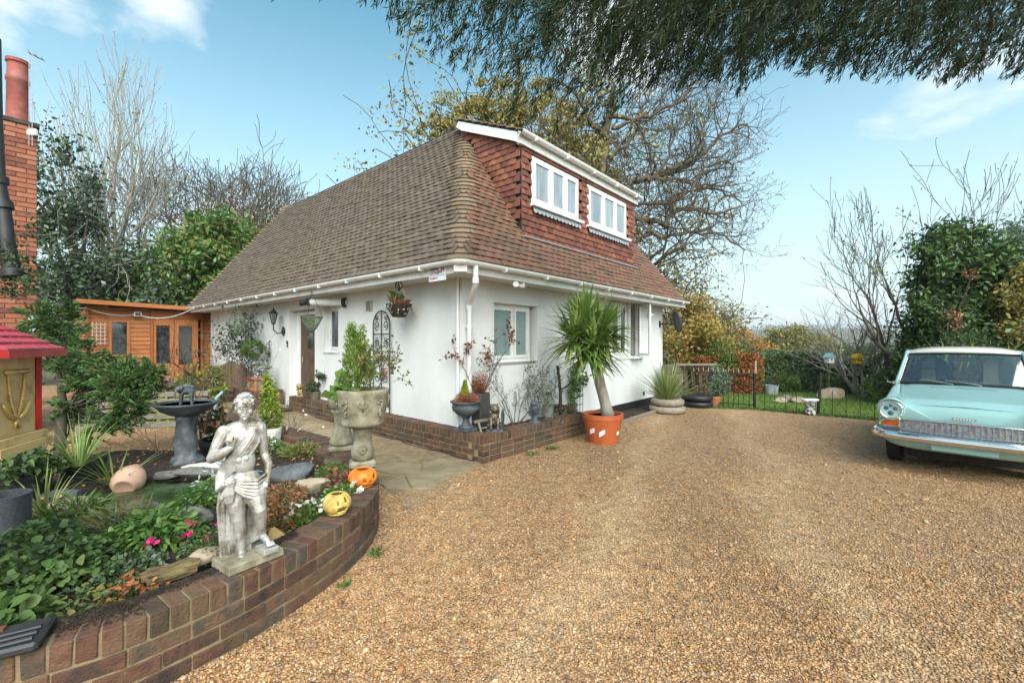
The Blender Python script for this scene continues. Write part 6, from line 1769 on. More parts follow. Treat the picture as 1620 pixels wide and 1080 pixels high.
# floodlight and its cable to the chimney
p = atY(218, 497, 12.2); t = thing('floodlight', 'small white floodlight under the summer house roof edge', 'floodlight', p, HANG)
MB().cbox((0, 0, 0), (0.16, 0.08, 0.12), 0.01).build('body', M_['upvc'], t); MB().box((0, -0.043, 0), (0.12, 0.005, 0.08)).build('lens', M_['darkglass'], t)
A = atY(57, 462, 7.2); B_ = atY(137, 487, 11.4); C_ = atY(216, 497, 12.2); D__ = atY(305, 488, 12.4)
def cat(a, b_, sag, n=12): return [a.lerp(b_, i / n) - Vector((0, 0, sag * 4 * (i / n) * (1 - i / n))) for i in range(n + 1)]
tag(MB().tube(cat(A, B_, 0.10) + cat(B_, C_, 0.10)[1:] + cat(C_, D__, 0.18)[1:], 0.011, 5).build('cable', mat('white_cable', [(0.5, 0.5, 0.5), (0.6, 0.6, 0.58)])), 'white cable strung from the brick chimney over to the summer house roof', 'cable')

# ------------------------------------------------------------------ NEIGHBOURING BRICK CHIMNEY STACK
BX = -7.62
t = nb = thing('brick_chimney', 'tall red brick chimney stack at the left edge with a red clay pot', 'chimney', (-7.62 - 0.654 * 1.0 - 0.7566 * 0.40, 7.10 - 0.7566 * 1.0 + 0.654 * 0.40, 0), HANG)
MB().span((-1.4, -0.392, 0), (0.995, 1.2, 4.92)).build('mortar', M_['mortar'], nb)
bh = [MB().cbox((0, 0, 0), (0.215, 0.03, 0.065), 0.003, 0.001).mesh('brick', M_['brick_house']) for _ in range(3)]
bhh = MB().cbox((0, 0, 0), (0.1025, 0.03, 0.065), 0.003, 0.001).mesh('brick', M_['brick_house'])
nb_n = 0
for r in range(50):
    z = 4.88 - r * 0.0765
    if r % 2 == 0: xs_ = [(0.89, 0), (0.665, 0), (0.44, 0), (0.215, 0)]
    else: xs_ = [(0.945, 1), (0.775, 0), (0.550, 0), (0.325, 0)]
    for x, half in xs_:
        put('brick', bhh if half else random.choice(bh), nb, (x, -0.394, z), (0, 0, random.gauss(0, .006)))
MB().span((-1.42, -0.43, 4.925), (1.03, 1.2, 4.985)).build('capping', M_['bark_dark'], nb)
MB().lathe([(0.155, 0), (0.15, 0.05), (0.135, 0.10), (0.125, 0.72), (0.14, 0.74), (0.14, 0.80), (0.125, 0.82), (0.12, 1.02), (0.14, 1.04), (0.14, 1.09), (0.105, 1.09), (0.10, 0.6)], 28, c=(0.80, 0.02, 4.985)).build('chimney_pot', mat('red_clay_pot', [(0.22, 0.05, 0.04), (0.34, 0.09, 0.07)], rough=0.7, dirt=((0.25, 0.2, 0.18), 0.5, 4)), nb, smooth='auto')
t = thing('tv_aerial', 'tall lattice television aerial mast bracketed to the chimney', 'aerial', (BX - 0.02, 7.02, 4.6))
MB().tube([(-0.02, 0, 0), (-0.02, 0, 1.5)], 0.005, 5).tube([(0.03, 0, 0), (0.03, 0, 1.5)], 0.005, 5).build('mast', M_['lead'], t)
for k in range(16): MB().tube([(-0.02, 0, 0.1 + k * 0.09), (0.03, 0, 0.1 + k * 0.09)], 0.004, 4).build('rung', M_['lead'], t)
MB().cbox((0.0, 0.02, 0.22), (0.17, 0.05, 0.10), 0.01).build('bracket', M_['upvc'], t)
b = MB(); b.tube([(-0.04, 0, 1.48), (0.10, 0.1, 1.42)], 0.008, 4)
for k in range(3): b.tube([(-0.02 + k * .05, 0.04 + k * .05, 1.46 - k * .02), (0.02 + k * .05, -0.05 + k * .05, 1.48 - k * .02)], 0.004, 4)
b.build('arm', M_['bark_dark'], t)
# black soil pipe
pts = [atY(-9, 60, 6.0), atY(-6, 190, 6.0), atY(-2, 285, 6.0), atY(5, 325, 6.0), atY(12, 390, 6.0), atY(20, 432, 6.0)]
t = thing('soil_pipe', 'thick black cast iron soil pipe running down beside the brick chimney', 'pipe', (pts[-1].x, 6.0, 0))
o_ = Vector((pts[-1].x, 6.0, 0))
MB().tube([p - o_ for p in pts], [0.065, 0.065, 0.07, 0.075, 0.085, 0.095], 14).build('pipe', M_['black_metal'], t, smooth='auto')
for i, rr in ((3, 0.105), (2, 0.10), (5, 0.12)):
    d = (pts[i] - pts[i - 1]).normalized(); MB().tube([pts[i] - o_ - d * .05, pts[i] - o_ + d * .05], rr, 14).build('collar', M_['black_metal'], t, smooth='auto')
MB().tube([pts[3] - o_ + Vector((-0.12, -.02, -0.25)), pts[3] - o_ + Vector((0.02, -0.02, -0.06))], 0.055, 10).build('branch', M_['black_metal'], t, smooth='auto')
# small lantern and trellis fence behind
p = atY(54, 524, 6.9); t = thing('storm_lantern', 'orange framed storm lantern hanging beside the brick chimney', 'lantern', p)
MB().lathe([(0.055, 0.0), (0.06, 0.02), (0.05, 0.04), (0.06, 0.06), (0.06, 0.20), (0.03, 0.24)], 14).build('glass', mat('milk_glass', [(0.5, 0.55, 0.6), (0.66, 0.7, 0.74)], rough=0.2), t, True)
for s_ in (-1, 1): MB().tube([(s_ * .065, 0, 0), (s_ * .065, 0, 0.26), (0, 0, 0.34)], 0.009, 6).build('handle', M_['orange_plastic'], t)
b0 = Vector((-11.2, 10.3, 0.0))
t = thing('trellis_fence', 'low pale timber trellis fence between the chimney and the summer house', 'fence', b0, 0.35)
for k in range(9): o = MB().cbox((0, 0, 0.95), (0.09, 0.02, 1.9), 0.003).build('pale', M_['timber'], t); o.location.x = -1.2 + k * 0.16
for k in range(8):
    for s_ in (-1, 1): o = MB().tube([(-0.12, 0, -0.12), (0.12, 0, 0.12)], 0.010, 4).build('lattice_strip', M_['pale_wood'], t); o.location = (-1.1 + k * 0.17, -0.02, 2.0); o.scale.x = s_

# ------------------------------------------------------------------ FENCE AND GARDEN BEYOND
G0, G1, G2, G3 = Vector((4.28, 10.42, 0)), Vector((5.36, 9.78, 0)), Vector((6.26, 9.02, 0)), Vector((7.3, 8.22, 0))
a_ = math.atan2((G1 - G0).y, (G1 - G0).x); L_ = (G1 - G0).length
t = thing('iron_gate', 'black iron gate with gold spear tips at the back of the drive', 'gate', G0, a_)
M_['spear'] = mat('faded_gold_paint', [(0.30, 0.23, 0.13), (0.46, 0.38, 0.25)], rough=0.6)
nb_ = 12
for k in range(nb_ + 1):
    x = k * L_ / nb_; big_ = k in (0, nb_)
    MB().tube([(x, 0, 0.0), (x, 0, 0.80)], 0.030 if k == nb_ else 0.0075, 6).build('bar' if not big_ else 'post', M_['black_metal'], t)
    h0 = 0.80; o = MB().lathe([(0.006, 0), (0.010, 0.02), (0.008, 0.05), (0.002, 0.10)], 6, c=(x, 0, h0)).build('spear_tip', M_['spear'], t)
for z in (0.78, 0.10): MB().box((L_ / 2, 0, z), (L_, 0.012, 0.022)).build('rail', M_['black_metal'], t)
MB().tube([(L_ + 0.02, 0, 0.80), (L_ + 0.02, 0, 1.08)], 0.018, 8).build('post_finial', M_['spear'], t)
for lab, A1, B1 in (('thin black wire fence running from the gold tipped gate to the leaning post', G1, G2), ('thin black wire fence running from the leaning post behind the car', G2, G3)):
    a_ = math.atan2((B1 - A1).y, (B1 - A1).x); L_ = (B1 - A1).length
    t = thing('wire_fence', lab, 'fence', A1, a_, 'wire fence panels along the lawn')
    for k in range(1, 6):
        x = k * L_ / 6; MB().tube([(x, 0, 0), (x, 0, 0.52)], 0.006, 5).build('upright', M_['black_metal'], t)
        b = MB(); b.tube([(x - L_ / 12, 0, 0.28), (x, 0, 0.10), (x + L_ / 12, 0, 0.28), (x, 0, 0.46), (x - L_ / 12, 0, 0.28)], 0.004, 4); b.build('wire_loop', M_['black_metal'], t)
    MB().tube([(0, 0, 0.04), (L_, 0, 0.04)], 0.005, 4).build('rail', M_['black_metal'], t)
    MB().tube([(L_ - 0.02, 0, 0), (L_ + 0.03, 0, 0.86 if B1 is G2 else 0.6)], 0.028, 8).build('post', M_['black_metal'], t)
def simple(name, lab, c, m, mb, loc, rz=0, group=None, smooth='auto'):
    o = mb.build(name, m, None, smooth=smooth, loc=loc); o.rotation_euler.z = rz; return tag(o, lab, c, group)
p = at(1281, 656, 0.0); t = thing('garden_ornament', 'white and black worn pillar ornament standing by the wire fence', 'ornament', p)
MB().cbox((0, 0, 0.31), (0.30, 0.14, 0.04), 0.01).build('top', M_['upvc'], t); MB().lathe([(0.12, 0), (0.10, 0.05), (0.075, 0.15), (0.10, 0.26), (0.13, 0.29)], 12, wob=lambda a, z: 1 + .1 * math.sin(4 * a)).build('pillar', mat('flaked_paint', [(0.03, 0.03, 0.035), (0.6, 0.6, 0.6)], scale=14, contrast=0.45), t, True)
p = at(1220, 624, 0.0); t = thing('bucket', 'grey metal bucket with a hoop handle on the lawn', 'bucket', p)
MB().lathe([(0.16, 0), (0.19, 0.26), (0.20, 0.27), (0.17, 0.27), (0.15, 0.05)], 20).build('bucket', mat('galvanised', [(0.22, 0.25, 0.28), (0.34, 0.37, 0.40)], rough=0.5), t, smooth='auto'); MB().tube([(-0.19, 0, 0.26), (-0.13, 0, 0.40), (0, 0, 0.45), (0.13, 0, 0.40), (0.19, 0, 0.26)], 0.012, 6).build('handle', M_['black_metal'], t)
rock('big pale quartz boulder on the lawn edge near the bird houses', at(1319, 627, 0.05), (0.46, 0.25, 0.24), M_['rock_pale'], group='rocks on the lawn', seed=21)
rng_r = random.Random(3)
for k, (px, py, s_, lab) in enumerate(((1232, 634, .20, 'dark rockery stone at the left end of the lawn rockery'), (1246, 632, .26, 'flat grey stone in the middle of the lawn rockery'), (1262, 634, .22, 'dark stone at the right end of the lawn rockery'), (1370, 628, .22, 'mossy stone near the buddha figure'), (1400, 632, .25, 'brown stone on the far lawn edge beside the car'))):
    rock(lab, at(px, py, 0.05), (s_, s_ * .7, s_ * .5), M_['rock'] if k % 2 else M_['rock_pale'], rz=k, group='rocks on the lawn', seed=30 + k)
p = at(1352, 624, 0.0); b = MB(); b.ell((0, 0, 0.10), (0.16, 0.12, 0.09), 12, 8); b.ell((0, 0, 0.24), (0.10, 0.08, 0.13), 12, 8); b.ell((0, -.02, 0.40), (0.065, 0.065, 0.075), 10, 8); b.ell((0, 0, 0.48), (0.03, 0.03, 0.03), 8, 6)
for s_ in (-1, 1): b.tube([(s_ * .09, 0, .30), (s_ * .13, -.03, .2), (s_ * .04, -.09, .15)], .03, 8)
o = fused('seated_figure', b, 0.012, M_['rock_pale'], None, 1, .4, loc=p); tag(o, 'buff stone seated buddha figure below the yellow bird house', 'statue')
for lab, px, py, m1, m2, Y in (('pale blue bird house on a post in the bare tree', 1312, 574, mat('sky_blue_paint', [(0.20, 0.45, 0.50), (0.3, 0.56, 0.6)]), M_['upvc'], 12.0), ('yellow bird house with round windows hung in the bare tree', 1356, 575, mat('yellow_paint', [(0.55, 0.30, 0.01), (0.7, 0.42, 0.03)]), mat('yellow_paint2', [(0.5, 0.28, 0.02), (0.68, 0.4, 0.03)]), 11.8)):
    p = atY(px, py, Y); t = thing('bird_house', lab, 'bird house', p, 0.1)
    MB().cbox((0, 0, 0.08), (0.17, 0.15, 0.16), 0.004).build('box', m2, t); MB().prism([(-0.13, -0.10, 0.155), (0.13, -0.10, 0.155), (0, -0.10, 0.27)], (0, 0.2, 0)).build('roof', m1, t)
    for s_ in ((-0.04, 0.09), (0.04, 0.09)) if px > 1330 else ((0, 0.10),): MB().tube([(s_[0], -0.076, s_[1]), (s_[0], -0.082, s_[1])], 0.022, 10).build('hole', M_['ink'], t)
    MB().tube([(0, 0.02, -p.z), (0, 0.02, 0.0)], 0.012, 6).build('post', M_['bark'], t)
# crates and sleepers by the end of the house
p = Vector((4.0, 10.9, 0)); t = thing('sleeper_stack', 'stack of rough timber sleepers at the far end of the house', 'timber stack', p, 0.9)
for k in range(4): MB().cbox((0, 0, 0.12 + k * 0.235), (1.1, 0.24, 0.22), 0.01, 0.004).build('sleeper', M_['bark'] if k % 2 else M_['timber'], t)
p = Vector((4.55, 11.0, 0)); t = thing('pallet', 'pale pallet leaning behind the iron gate', 'pallet', p, 0.2)
for k in range(5): o = MB().cbox((0, 0, 0.45), (0.10, 0.02, 0.9), 0.003).build('slat', M_['bark_dark'], t); o.location.x = -0.4 + k * 0.2; o.rotation_euler.x = -0.15
MB().box((0, -0.02, 0.93), (1.1, 0.10, 0.04)).build('top_rail', M_['timber'], t)
# little greenhouse roof beyond
p = Vector((5.1, 14.5, 0)); t = thing('greenhouse', 'small glass greenhouse roof glimpsed beyond the house corner', 'greenhouse', p, 0.3)
MB().prism([(-0.6, -0.9, 0), (0.4, -0.9, 0), (0.4, -0.9, 0.9), (-0.6, -0.9, 0.9)], (0, 1.8, 0)).build('body', mat('green_net', [(0.03, 0.06, 0.04), (0.06, 0.1, 0.07)]), t)
MB().add([(-0.65, -0.95, 0.91), (0.45, -0.95, 0.91), (0.45, 0, 1.25), (-0.65, 0, 1.25), (0.45, 0.95, 0.91), (-0.65, 0.95, 0.91)], [(0, 1, 2, 3), (3, 2, 4, 5)]).build('roof', mat('pale_polythene', [(0.5, 0.56, 0.56), (0.66, 0.72, 0.72)], rough=0.2), t)
for k in range(4): MB().tube([(-0.64 + k * .36, -0.95, 0.93), (-0.64 + k * .36, 0, 1.27)], 0.012, 4).build('glazing_bar', M_['timber'], t)

# ------------------------------------------------------------------ THE CAR
M_['paint'] = mat('turquoise_car_paint', [(0.27, 0.46, 0.46), (0.30, 0.50, 0.49)], scale=2, rough=0.28, coat=0.6, spec=0.5, dirt=((0.30, 0.42, 0.36), 0.25, 3))
M_['cream'] = mat('cream_car_roof', [(0.55, 0.53, 0.47), (0.62, 0.60, 0.55)], scale=2, rough=0.3, coat=0.4)
M_['rubber'] = mat('tyre_rubber', [(0.012, 0.012, 0.013), (0.03, 0.03, 0.03)], rough=0.85)
M_['amber'] = mat('amber_lens', [(0.55, 0.09, 0.01), (0.70, 0.15, 0.02)], rough=0.15, scale=20)
M_['grille_in'] = mat('grille_mesh', [(0.25, 0.30, 0.42), (0.55, 0.62, 0.75)], rough=0.35, metal=0.6, scale=30, contrast=0.4)
car = thing('parked_car', 'pale turquoise vintage saloon car with cream roof parked on the gravel', 'car', (4.80, 4.70, 0), R(225))
KEY = [  # idx: (y, z) at the front, then how the height changes along the car
    (0.0, 0.27), (0.42, 0.265), (0.63, 0.30), (0.705, 0.38), (0.727, 0.50), (0.728, 0.60), (0.718, 0.69), (0.69, 0.785), (0.62, 0.835), (0.545, 0.815), (0.49, 0.765), (0.30, 0.770), (0.0, 0.780)]
def section(s):
    out = []
    crest = np.interp(s, [0.1, 0.35, 0.8, 1.3, 2.0, 3.2, 3.9], [0.0, 0.02, 0.045, 0.09, 0.10, 0.10, 0.07])
    hood = np.interp(s, [0.1, 0.35, 0.8, 1.3, 2.0, 3.2, 3.9], [0.0, 0.055, 0.105, 0.165, 0.17, 0.14, 0.10])
    arch = max(0.0, 1 - ((s - 0.72) / 0.36) ** 2) if abs(s - 0.72) < 0.36 else 0
    arch2 = max(0.0, 1 - ((s - 3.05) / 0.36) ** 2) if abs(s - 3.05) < 0.36 else 0
    ar = math.sqrt(max(arch, arch2))
    for i, (y, z) in enumerate(KEY):
        if i >= 10: z += hood
        elif i >= 6: z += crest * (1 if i > 6 else .6)
        if i in (2, 3): z += ar * (0.26 if i == 2 else 0.20)
        if i == 1: z += 0.0
        if i in (4,): z += ar * 0.08
        y *= np.interp(s, [0.1, 0.5, 2.5, 3.9], [0.985, 1.0, 1.01, 0.94])
        out.append((y, z))
    return out
stations = [(0.10, f) for f in (0.0, 0.35, 0.62, 0.80, 0.92, 0.985)]
rings = []
for s, f in stations:
    c = (0, 0.50); sec = section(0.1)
    ss = 0.115 - 0.10 * math.sqrt(max(0.0, 1 - f ** 4)) * 0.9 
    rings.append((ss, [(c[0] + (y - c[0]) * f, c[1] + (z - c[1]) * f) for y, z in sec]))
for s in (0.16, 0.24, 0.35, 0.45, 0.58, 0.72, 0.86, 0.98, 1.08, 1.18, 1.30, 1.6, 2.0, 2.4, 2.7, 2.85, 3.05, 3.25, 3.40, 3.7, 3.9):
    rings.append((s, section(s)))
rings.append((3.95, [(y * 0.9, 0.5 + (z - .5) * .9) for y, z in section(3.9)])); rings.append((3.97, [(y * 0.0, 0.5) for y, z in section(3.9)]))
m_ = len(KEY)
vs, fs = [], []
for s, sec in rings:
    full = [(-y, z) for y, z in sec[::-1]] + sec[1:-1][::1]
    full = [(y, z) for y, z in sec] + [(-y, z) for y, z in sec[1:-1][::-1]]
    vs += [(-s, y, z) for y, z in full]
nn = 2 * m_ - 2
for i in range(len(rings) - 1):
    for k in range(nn):
        fs.append((i * nn + k, i * nn + (k + 1) % nn, (i + 1) * nn + (k + 1) % nn, (i + 1) * nn + k))
body = MB().add(vs, fs).build('body', M_['paint'], car, smooth=True)
sub = body.modifiers.new('s', 'SUBSURF'); sub.levels = 2; sub.render_levels = 2
def surf(s, y):
    sec = section(s); ys = [p[0] for p in sec[::-1]]; zs = [p[1] for p in sec[::-1]]
    k = [i for i in range(len(ys)) if i <= 5]
    return float(np.interp(abs(y), [ys[i] for i in k], [zs[i] for i in k]))
M_['lamp_lens'] = mat('lamp_lens', [(0.05, 0.08, 0.11), (0.14, 0.19, 0.24)], rough=0.1)
M_['headlamp'] = mat('black_headlamp', [(0.012, 0.014, 0.018), (0.03, 0.035, 0.045)], rough=0.25, spec=0.3)
M_['seam'] = mat('shut_line', [(0.015, 0.02, 0.02), (0.03, 0.035, 0.035)], rough=0.9)
for s_ in (-1, 1):
    MB().tube([(-s, s_ * (0.515 + (0.06 * (s - 0.1))), surf(s, 0.51) + 0.001) for s in (0.10, 0.2, 0.35, 0.5, 0.7, 0.9, 1.1, 1.22)], 0.0035, 4).build('shut_line', M_['seam'], car)
MB().tube([(-0.125 - 0.02 * (y / .5) ** 2, y, surf(0.125, y) - 0.001) for y in [(-0.5 + k / 20) for k in range(21)]], 0.004, 4).build('shut_line', M_['seam'], car)
for k in range(34): 
    y = -0.28 + k * 0.017; MB().box((-1.10, y, surf(1.10, y) - 0.002), (0.02, 0.008, 0.012)).build('vent_slot', M_['seam'], car)
# lamps
for s_ in (-1, 1):
    y = s_ * 0.592; z = 0.715
    b = MB(); Mh = Matrix.Rotation(-PI / 2, 3, 'Y')      # lathe axis z -> forward is +x
    Mh = Matrix(((0, 0, 1), (0, 1, 0), (-1, 0, 0)))
    b.lathe([(0.128, -0.30), (0.130, -0.10), (0.126, -0.02), (0.116, 0.012), (0.106, 0.006)], 32, c=(0, y, z), M=Mh, a0=0); b.build('lamp_pod', M_['paint'], car, smooth=True)
    b = MB(); vs = []; fs = []                            # brow over the lamp
    for j, (x, r) in enumerate(((-0.28, 0.128), (-0.02, 0.136), (0.045, 0.133), (0.045, 0.122), (-0.02, 0.118))):
        for k in range(13):
            a = PI * (0.04 + 0.92 * k / 12); q = 1 if j != 2 and j != 3 else 1
            xx = x if x < 0 else x - 0.06 * (abs(math.cos(a))) ** 2
            vs.append((xx, y + r * math.cos(a), z + r * math.sin(a)))
    for j in range(4):
        for k in range(12): fs.append((j * 13 + k, j * 13 + k + 1, (j + 1) * 13 + k + 1, (j + 1) * 13 + k))
    b.add(vs, fs).build('lamp_brow', M_['paint'], car, smooth=True)
    lamp = MB().lathe([(0.0, 0.002), (0.05, 0.001), (0.095, -0.012)], 28, c=(0.0, y, z), M=Mh).build('headlight', M_['headlamp'], car, smooth=True)
    b = MB(); b.tube([(0.006, y + 0.099 * math.cos(a), z + 0.099 * math.sin(a)) for a in [2 * PI * k / 32 for k in range(33)]], 0.009, 8); b.build('rim', M_['chrome'], lamp, smooth=True)
    for cy, cz, r in ((-0.04, 0.015, 0.026), (0.04, 0.015, 0.026), (0, 0.045, 0.02), (0, -0.04, 0.03)): MB().ell((0.004, y + cy, z + cz), (0.007, r, r), 12, 8).build('reflector', M_['lamp_lens'], lamp, smooth=True)
    MB().prism([(0.012, s_ * 0.530, 0.535), (0.012, s_ * 0.530, 0.612), (-0.018, s_ * 0.655, 0.580), (-0.03, s_ * 0.685, 0.545), (-0.02, s_ * 0.66, 0.530)], (-0.06, 0, 0)).build('indicator', M_['amber'], car)
    b = MB(); b.tube([(0.014, s_ * 0.522, 0.527), (0.014, s_ * 0.522, 0.622), (-0.016, s_ * 0.66, 0.590), (-0.028, s_ * 0.695, 0.545), (-0.016, s_ * 0.66, 0.522), (0.014, s_ * 0.522, 0.527)], 0.007, 6); b.build('indicator_trim', M_['chrome'], car)
# grille
gz0, gz1 = 0.490, 0.625
def gx(y): return 0.030 - 0.05 * (y / 0.5) ** 2 * 0.6
N_ = 24
b = MB(); vs = []; fs = []
for k in range(N_ + 1):
    y = -0.512 + 1.024 * k / N_; vs += [(gx(y) - 0.006, y, gz0 + 0.02 * (y / .51) ** 2), (gx(y) - 0.006, y, gz1 - 0.012 * (y / .51) ** 2)]
for k in range(N_): fs.append((2 * k, 2 * k + 2, 2 * k + 3, 2 * k + 1))
b.add(vs, fs).build('grille', M_['grille_in'], car); gr = bpy.data.objects['grille']
for k in range(N_ + 1):
    y = -0.512 + 1.024 * k / N_; MB().box((gx(y) + 0.002, y, (gz0 + gz1) / 2), (0.012, 0.008, gz1 - gz0 - 0.015)).build('bar', M_['chrome'], gr)
for k in range(7):
    z = gz0 + 0.022 + k * 0.0155; MB().tube([(gx(y), y, z) for y in [-0.51 + 1.02 * i / 12 for i in range(13)]], 0.0022, 4).build('cross_wire', M_['chrome'], gr)
ys_ = [-0.53 + 1.06 * i / 16 for i in range(17)]
MB().tube([(gx(y) + 0.008, y, gz1 + 0.004 - 0.012 * (y / .51) ** 2) for y in ys_], 0.010, 8).build('trim', M_['chrome'], gr, smooth=True)
MB().tube([(gx(y) + 0.008, y, gz0 + 0.012 * (y / .51) ** 2) for y in ys_], 0.007, 8).build('trim', M_['chrome'], gr, smooth=True)
# badge plate
MB().cbox((0.018, 0.0, 0.672), (0.02, 0.185, 0.020), 0.005).build('badge', M_['chrome'], car)
for k in range(7): MB().box((0.030, -0.07 + k * 0.023, 0.672), (0.004, 0.012, 0.011)).build('badge_letter', M_['upvc'], car)
# bumper
vs, fs = [], []; prof = [(-0.02, 0.052), (0.010, 0.046), (0.022, 0.015), (0.030, 0.0), (0.026, -0.025), (0.012, -0.048), (-0.02, -0.052)]
yl = [-0.60, -0.745, -0.765, -0.74, -0.68, -0.55, -0.35, -0.12, 0.12, 0.35, 0.55, 0.68, 0.74, 0.765, 0.745, 0.60]
xl = [-0.62, -0.42, -0.18, -0.06, 0.01, 0.055, 0.08, 0.09, 0.09, 0.08, 0.055, 0.01, -0.06, -0.18, -0.42, -0.62]
yl = yl[1:-1]; xl = xl[1:-1]
for i, (x, y) in enumerate(zip(xl, yl)):
    j0, j1 = max(0, i - 1), min(len(xl) - 1, i + 1)
    tx_, ty_ = xl[j1] - xl[j0], yl[j1] - yl[j0]; ln = math.hypot(tx_, ty_); nx_, ny_ = ty_ / ln, -tx_ / ln
    for o_, zz in prof: vs.append((x + nx_ * o_, y + ny_ * o_, 0.435 + zz))
for i in range(len(xl) - 1):
    for k in range(len(prof) - 1): fs.append((i * 7 + k, i * 7 + k + 1, (i + 1) * 7 + k + 1, (i + 1) * 7 + k))
o = MB().add(vs, fs).build('bumper', M_['chrome'], car, smooth=True); o.modifiers.new('s', 'SUBSURF').render_levels = 2
MB().prism([(0.035, -0.25, 0.315), (0.035, 0.25, 0.315), (0.035, 0.25, 0.42), (0.035, -0.25, 0.42)], (-0.02, 0, 0)).build('number_plate', M_['paint'], car)
# windscreen, roof, pillars
def ws(u, v):       # u -1..1 across, v 0..1 up
    y = u * (0.625 * (1 - v) + 0.53 * v); s = 1.30 + 0.40 * v + 0.10 * u * u * (1 - .3 * v); return (-s, y, 0.925 + 0.445 * v - 0.015 * u * u)
def gridmesh(fn, nu, nv, u0=-1, u1=1, v0=0, v1=1):
    vs = [fn(u0 + (u1 - u0) * i / nu, v0 + (v1 - v0) * j / nv) for j in range(nv + 1) for i in range(nu + 1)]
    fs = [(j * (nu + 1) + i, j * (nu + 1) + i + 1, (j + 1) * (nu + 1) + i + 1, (j + 1) * (nu + 1) + i) for j in range(nv) for i in range(nu)]
    return MB().add(vs, fs)
M_['windscreen'] = glass_mat('windscreen_glass', (0.05, 0.07, 0.08), 0.30)
gridmesh(ws, 16, 8, -0.97, 0.97, 0.06, 0.93).build('windscreen', M_['windscreen'], car, smooth=True)
def edge(u0, v0, u1, v1, n=14): return [ws(u0 + (u1 - u0) * i / n, v0 + (v1 - v0) * i / n) for i in range(n + 1)]
loop = edge(-.97, .06, .97, .06) + edge(.97, .06, .97, .93)[1:] + edge(.97, .93, -.97, .93)[1:] + edge(-.97, .93, -.97, .06)[1:]
MB().tube([(x + 0.004, y, z) for x, y, z in loop], 0.013, 6, cap=False).build('rubber_seal', M_['rubber'], car, smooth=True)
for s_ in (-1, 1):
    MB().tube([(ws(s_ * 1.04, v)[0] - 0.01, ws(s_ * 1.03, v)[1], ws(s_ * 1.0, v)[2]) for v in (-0.03, 0.2, 0.5, 0.8, 1.0)], [0.030, 0.026, 0.024, 0.024, 0.028], 8).build('pillar', M_['paint'], car, smooth=True)
    MB().tube([(ws(s_ * 0.99, v)[0] + 0.016, ws(s_ * 0.99, v)[1], ws(s_ * 0.99, v)[2]) for v in (0.03, 0.2, 0.5, 0.8, 0.95)], 0.006, 6).build('chrome_trim', M_['chrome'], car, smooth=True)
def rf_(u, v):
    s = 1.66 + 1.40 * v; e = abs(u) ** 3.2; y = u * (0.575 - 0.02 * abs(v - .4)); z = 1.428 - 0.070 * e - 0.035 * (2 * v - 0.9) ** 2 - (0.03 * (1 - min(1, v / .06)) if v < .06 else 0); return (-(s + 0.10 * u * u * (1 - v)), y, z)
o = gridmesh(rf_, 20, 14).build('roof', M_['cream'], car, smooth=True); md = o.modifiers.new('t', 'SOLIDIFY'); md.thickness = 0.05; md.offset = -1
for s_ in (-1, 1):
    for s0, s1 in ((1.75, 2.48), (2.55, 2.88)):
        MB().add([(-s0 + (0.36 if s0 < 2 else 0), s_ * 0.665, 0.93), (-s1, s_ * 0.665, 0.93), (-s1 - (0.0 if s0 < 2 else .12), s_ * 0.56, 1.345), (-s0 - 0.02, s_ * 0.56, 1.345)], [(0, 1, 2, 3)]).build('side_window', M_['windscreen'], car)
    for s0 in (2.515, 3.0): MB().tube([(-s0 + 0.06, s_ * 0.665, 0.92), (-s0, s_ * 0.56, 1.36)], [0.035, 0.03], 8).build('pillar', M_['cream'], car, smooth=True)
    MB().tube([(-1.35, s_ * 0.67, 0.935), (-2.95, s_ * 0.67, 0.935)], 0.016, 6).build('waist_trim', M_['chrome'], car)
MB().add([(-2.86, -0.55, 0.93), (-2.86, 0.55, 0.93), (-3.02, 0.52, 1.36), (-3.02, -0.52, 1.36)], [(0, 1, 2, 3)]).build('rear_window', M_['windscreen'], car)
# wing mirror stub, wipers, mirror, seats, wheel
MB().tube([(-1.35, -0.69, 0.93), (-1.35, -0.74, 0.95)], [0.008, 0.012], 6).build('wing_mirror', M_['chrome'], car)
for yy in (0.05, -0.20):
    a, c_ = Vector((-1.235, yy + 0.12, surf(1.2, 0) + 0.018)), Vector(ws((yy - 0.21) / 0.62, 0.14)) + Vector((0.035, 0, 0.01))
    w_ = MB().tube([a, a.lerp(c_, .3) + Vector((0.02, 0, 0.01)), c_], [0.008, 0.005, 0.004], 6).build('wiper', M_['chrome'], car)
    MB().tube([a.lerp(c_, .35) + Vector((0.0, 0.0, -0.0)), c_ + (c_ - a) * 0.15], 0.005, 4).build('wiper_blade', M_['rubber'], car)
MB().ell((-1.72, 0.0, 1.265), (0.015, 0.105, 0.030), 14, 8).build('rear_view_mirror', M_['rubber'], car, smooth=True)
MB().tube([(-1.72, 0.0, 1.29), (-1.72, 0, 1.36)], 0.006, 5).build('mirror_stem', M_['chrome'], car)
M_['seat_d'] = mat('grey_seat_cloth', [(0.10, 0.10, 0.10), (0.17, 0.165, 0.16)], rough=0.9); M_['seat_b'] = mat('beige_sheepskin', [(0.40, 0.33, 0.26), (0.52, 0.45, 0.37)], rough=1)
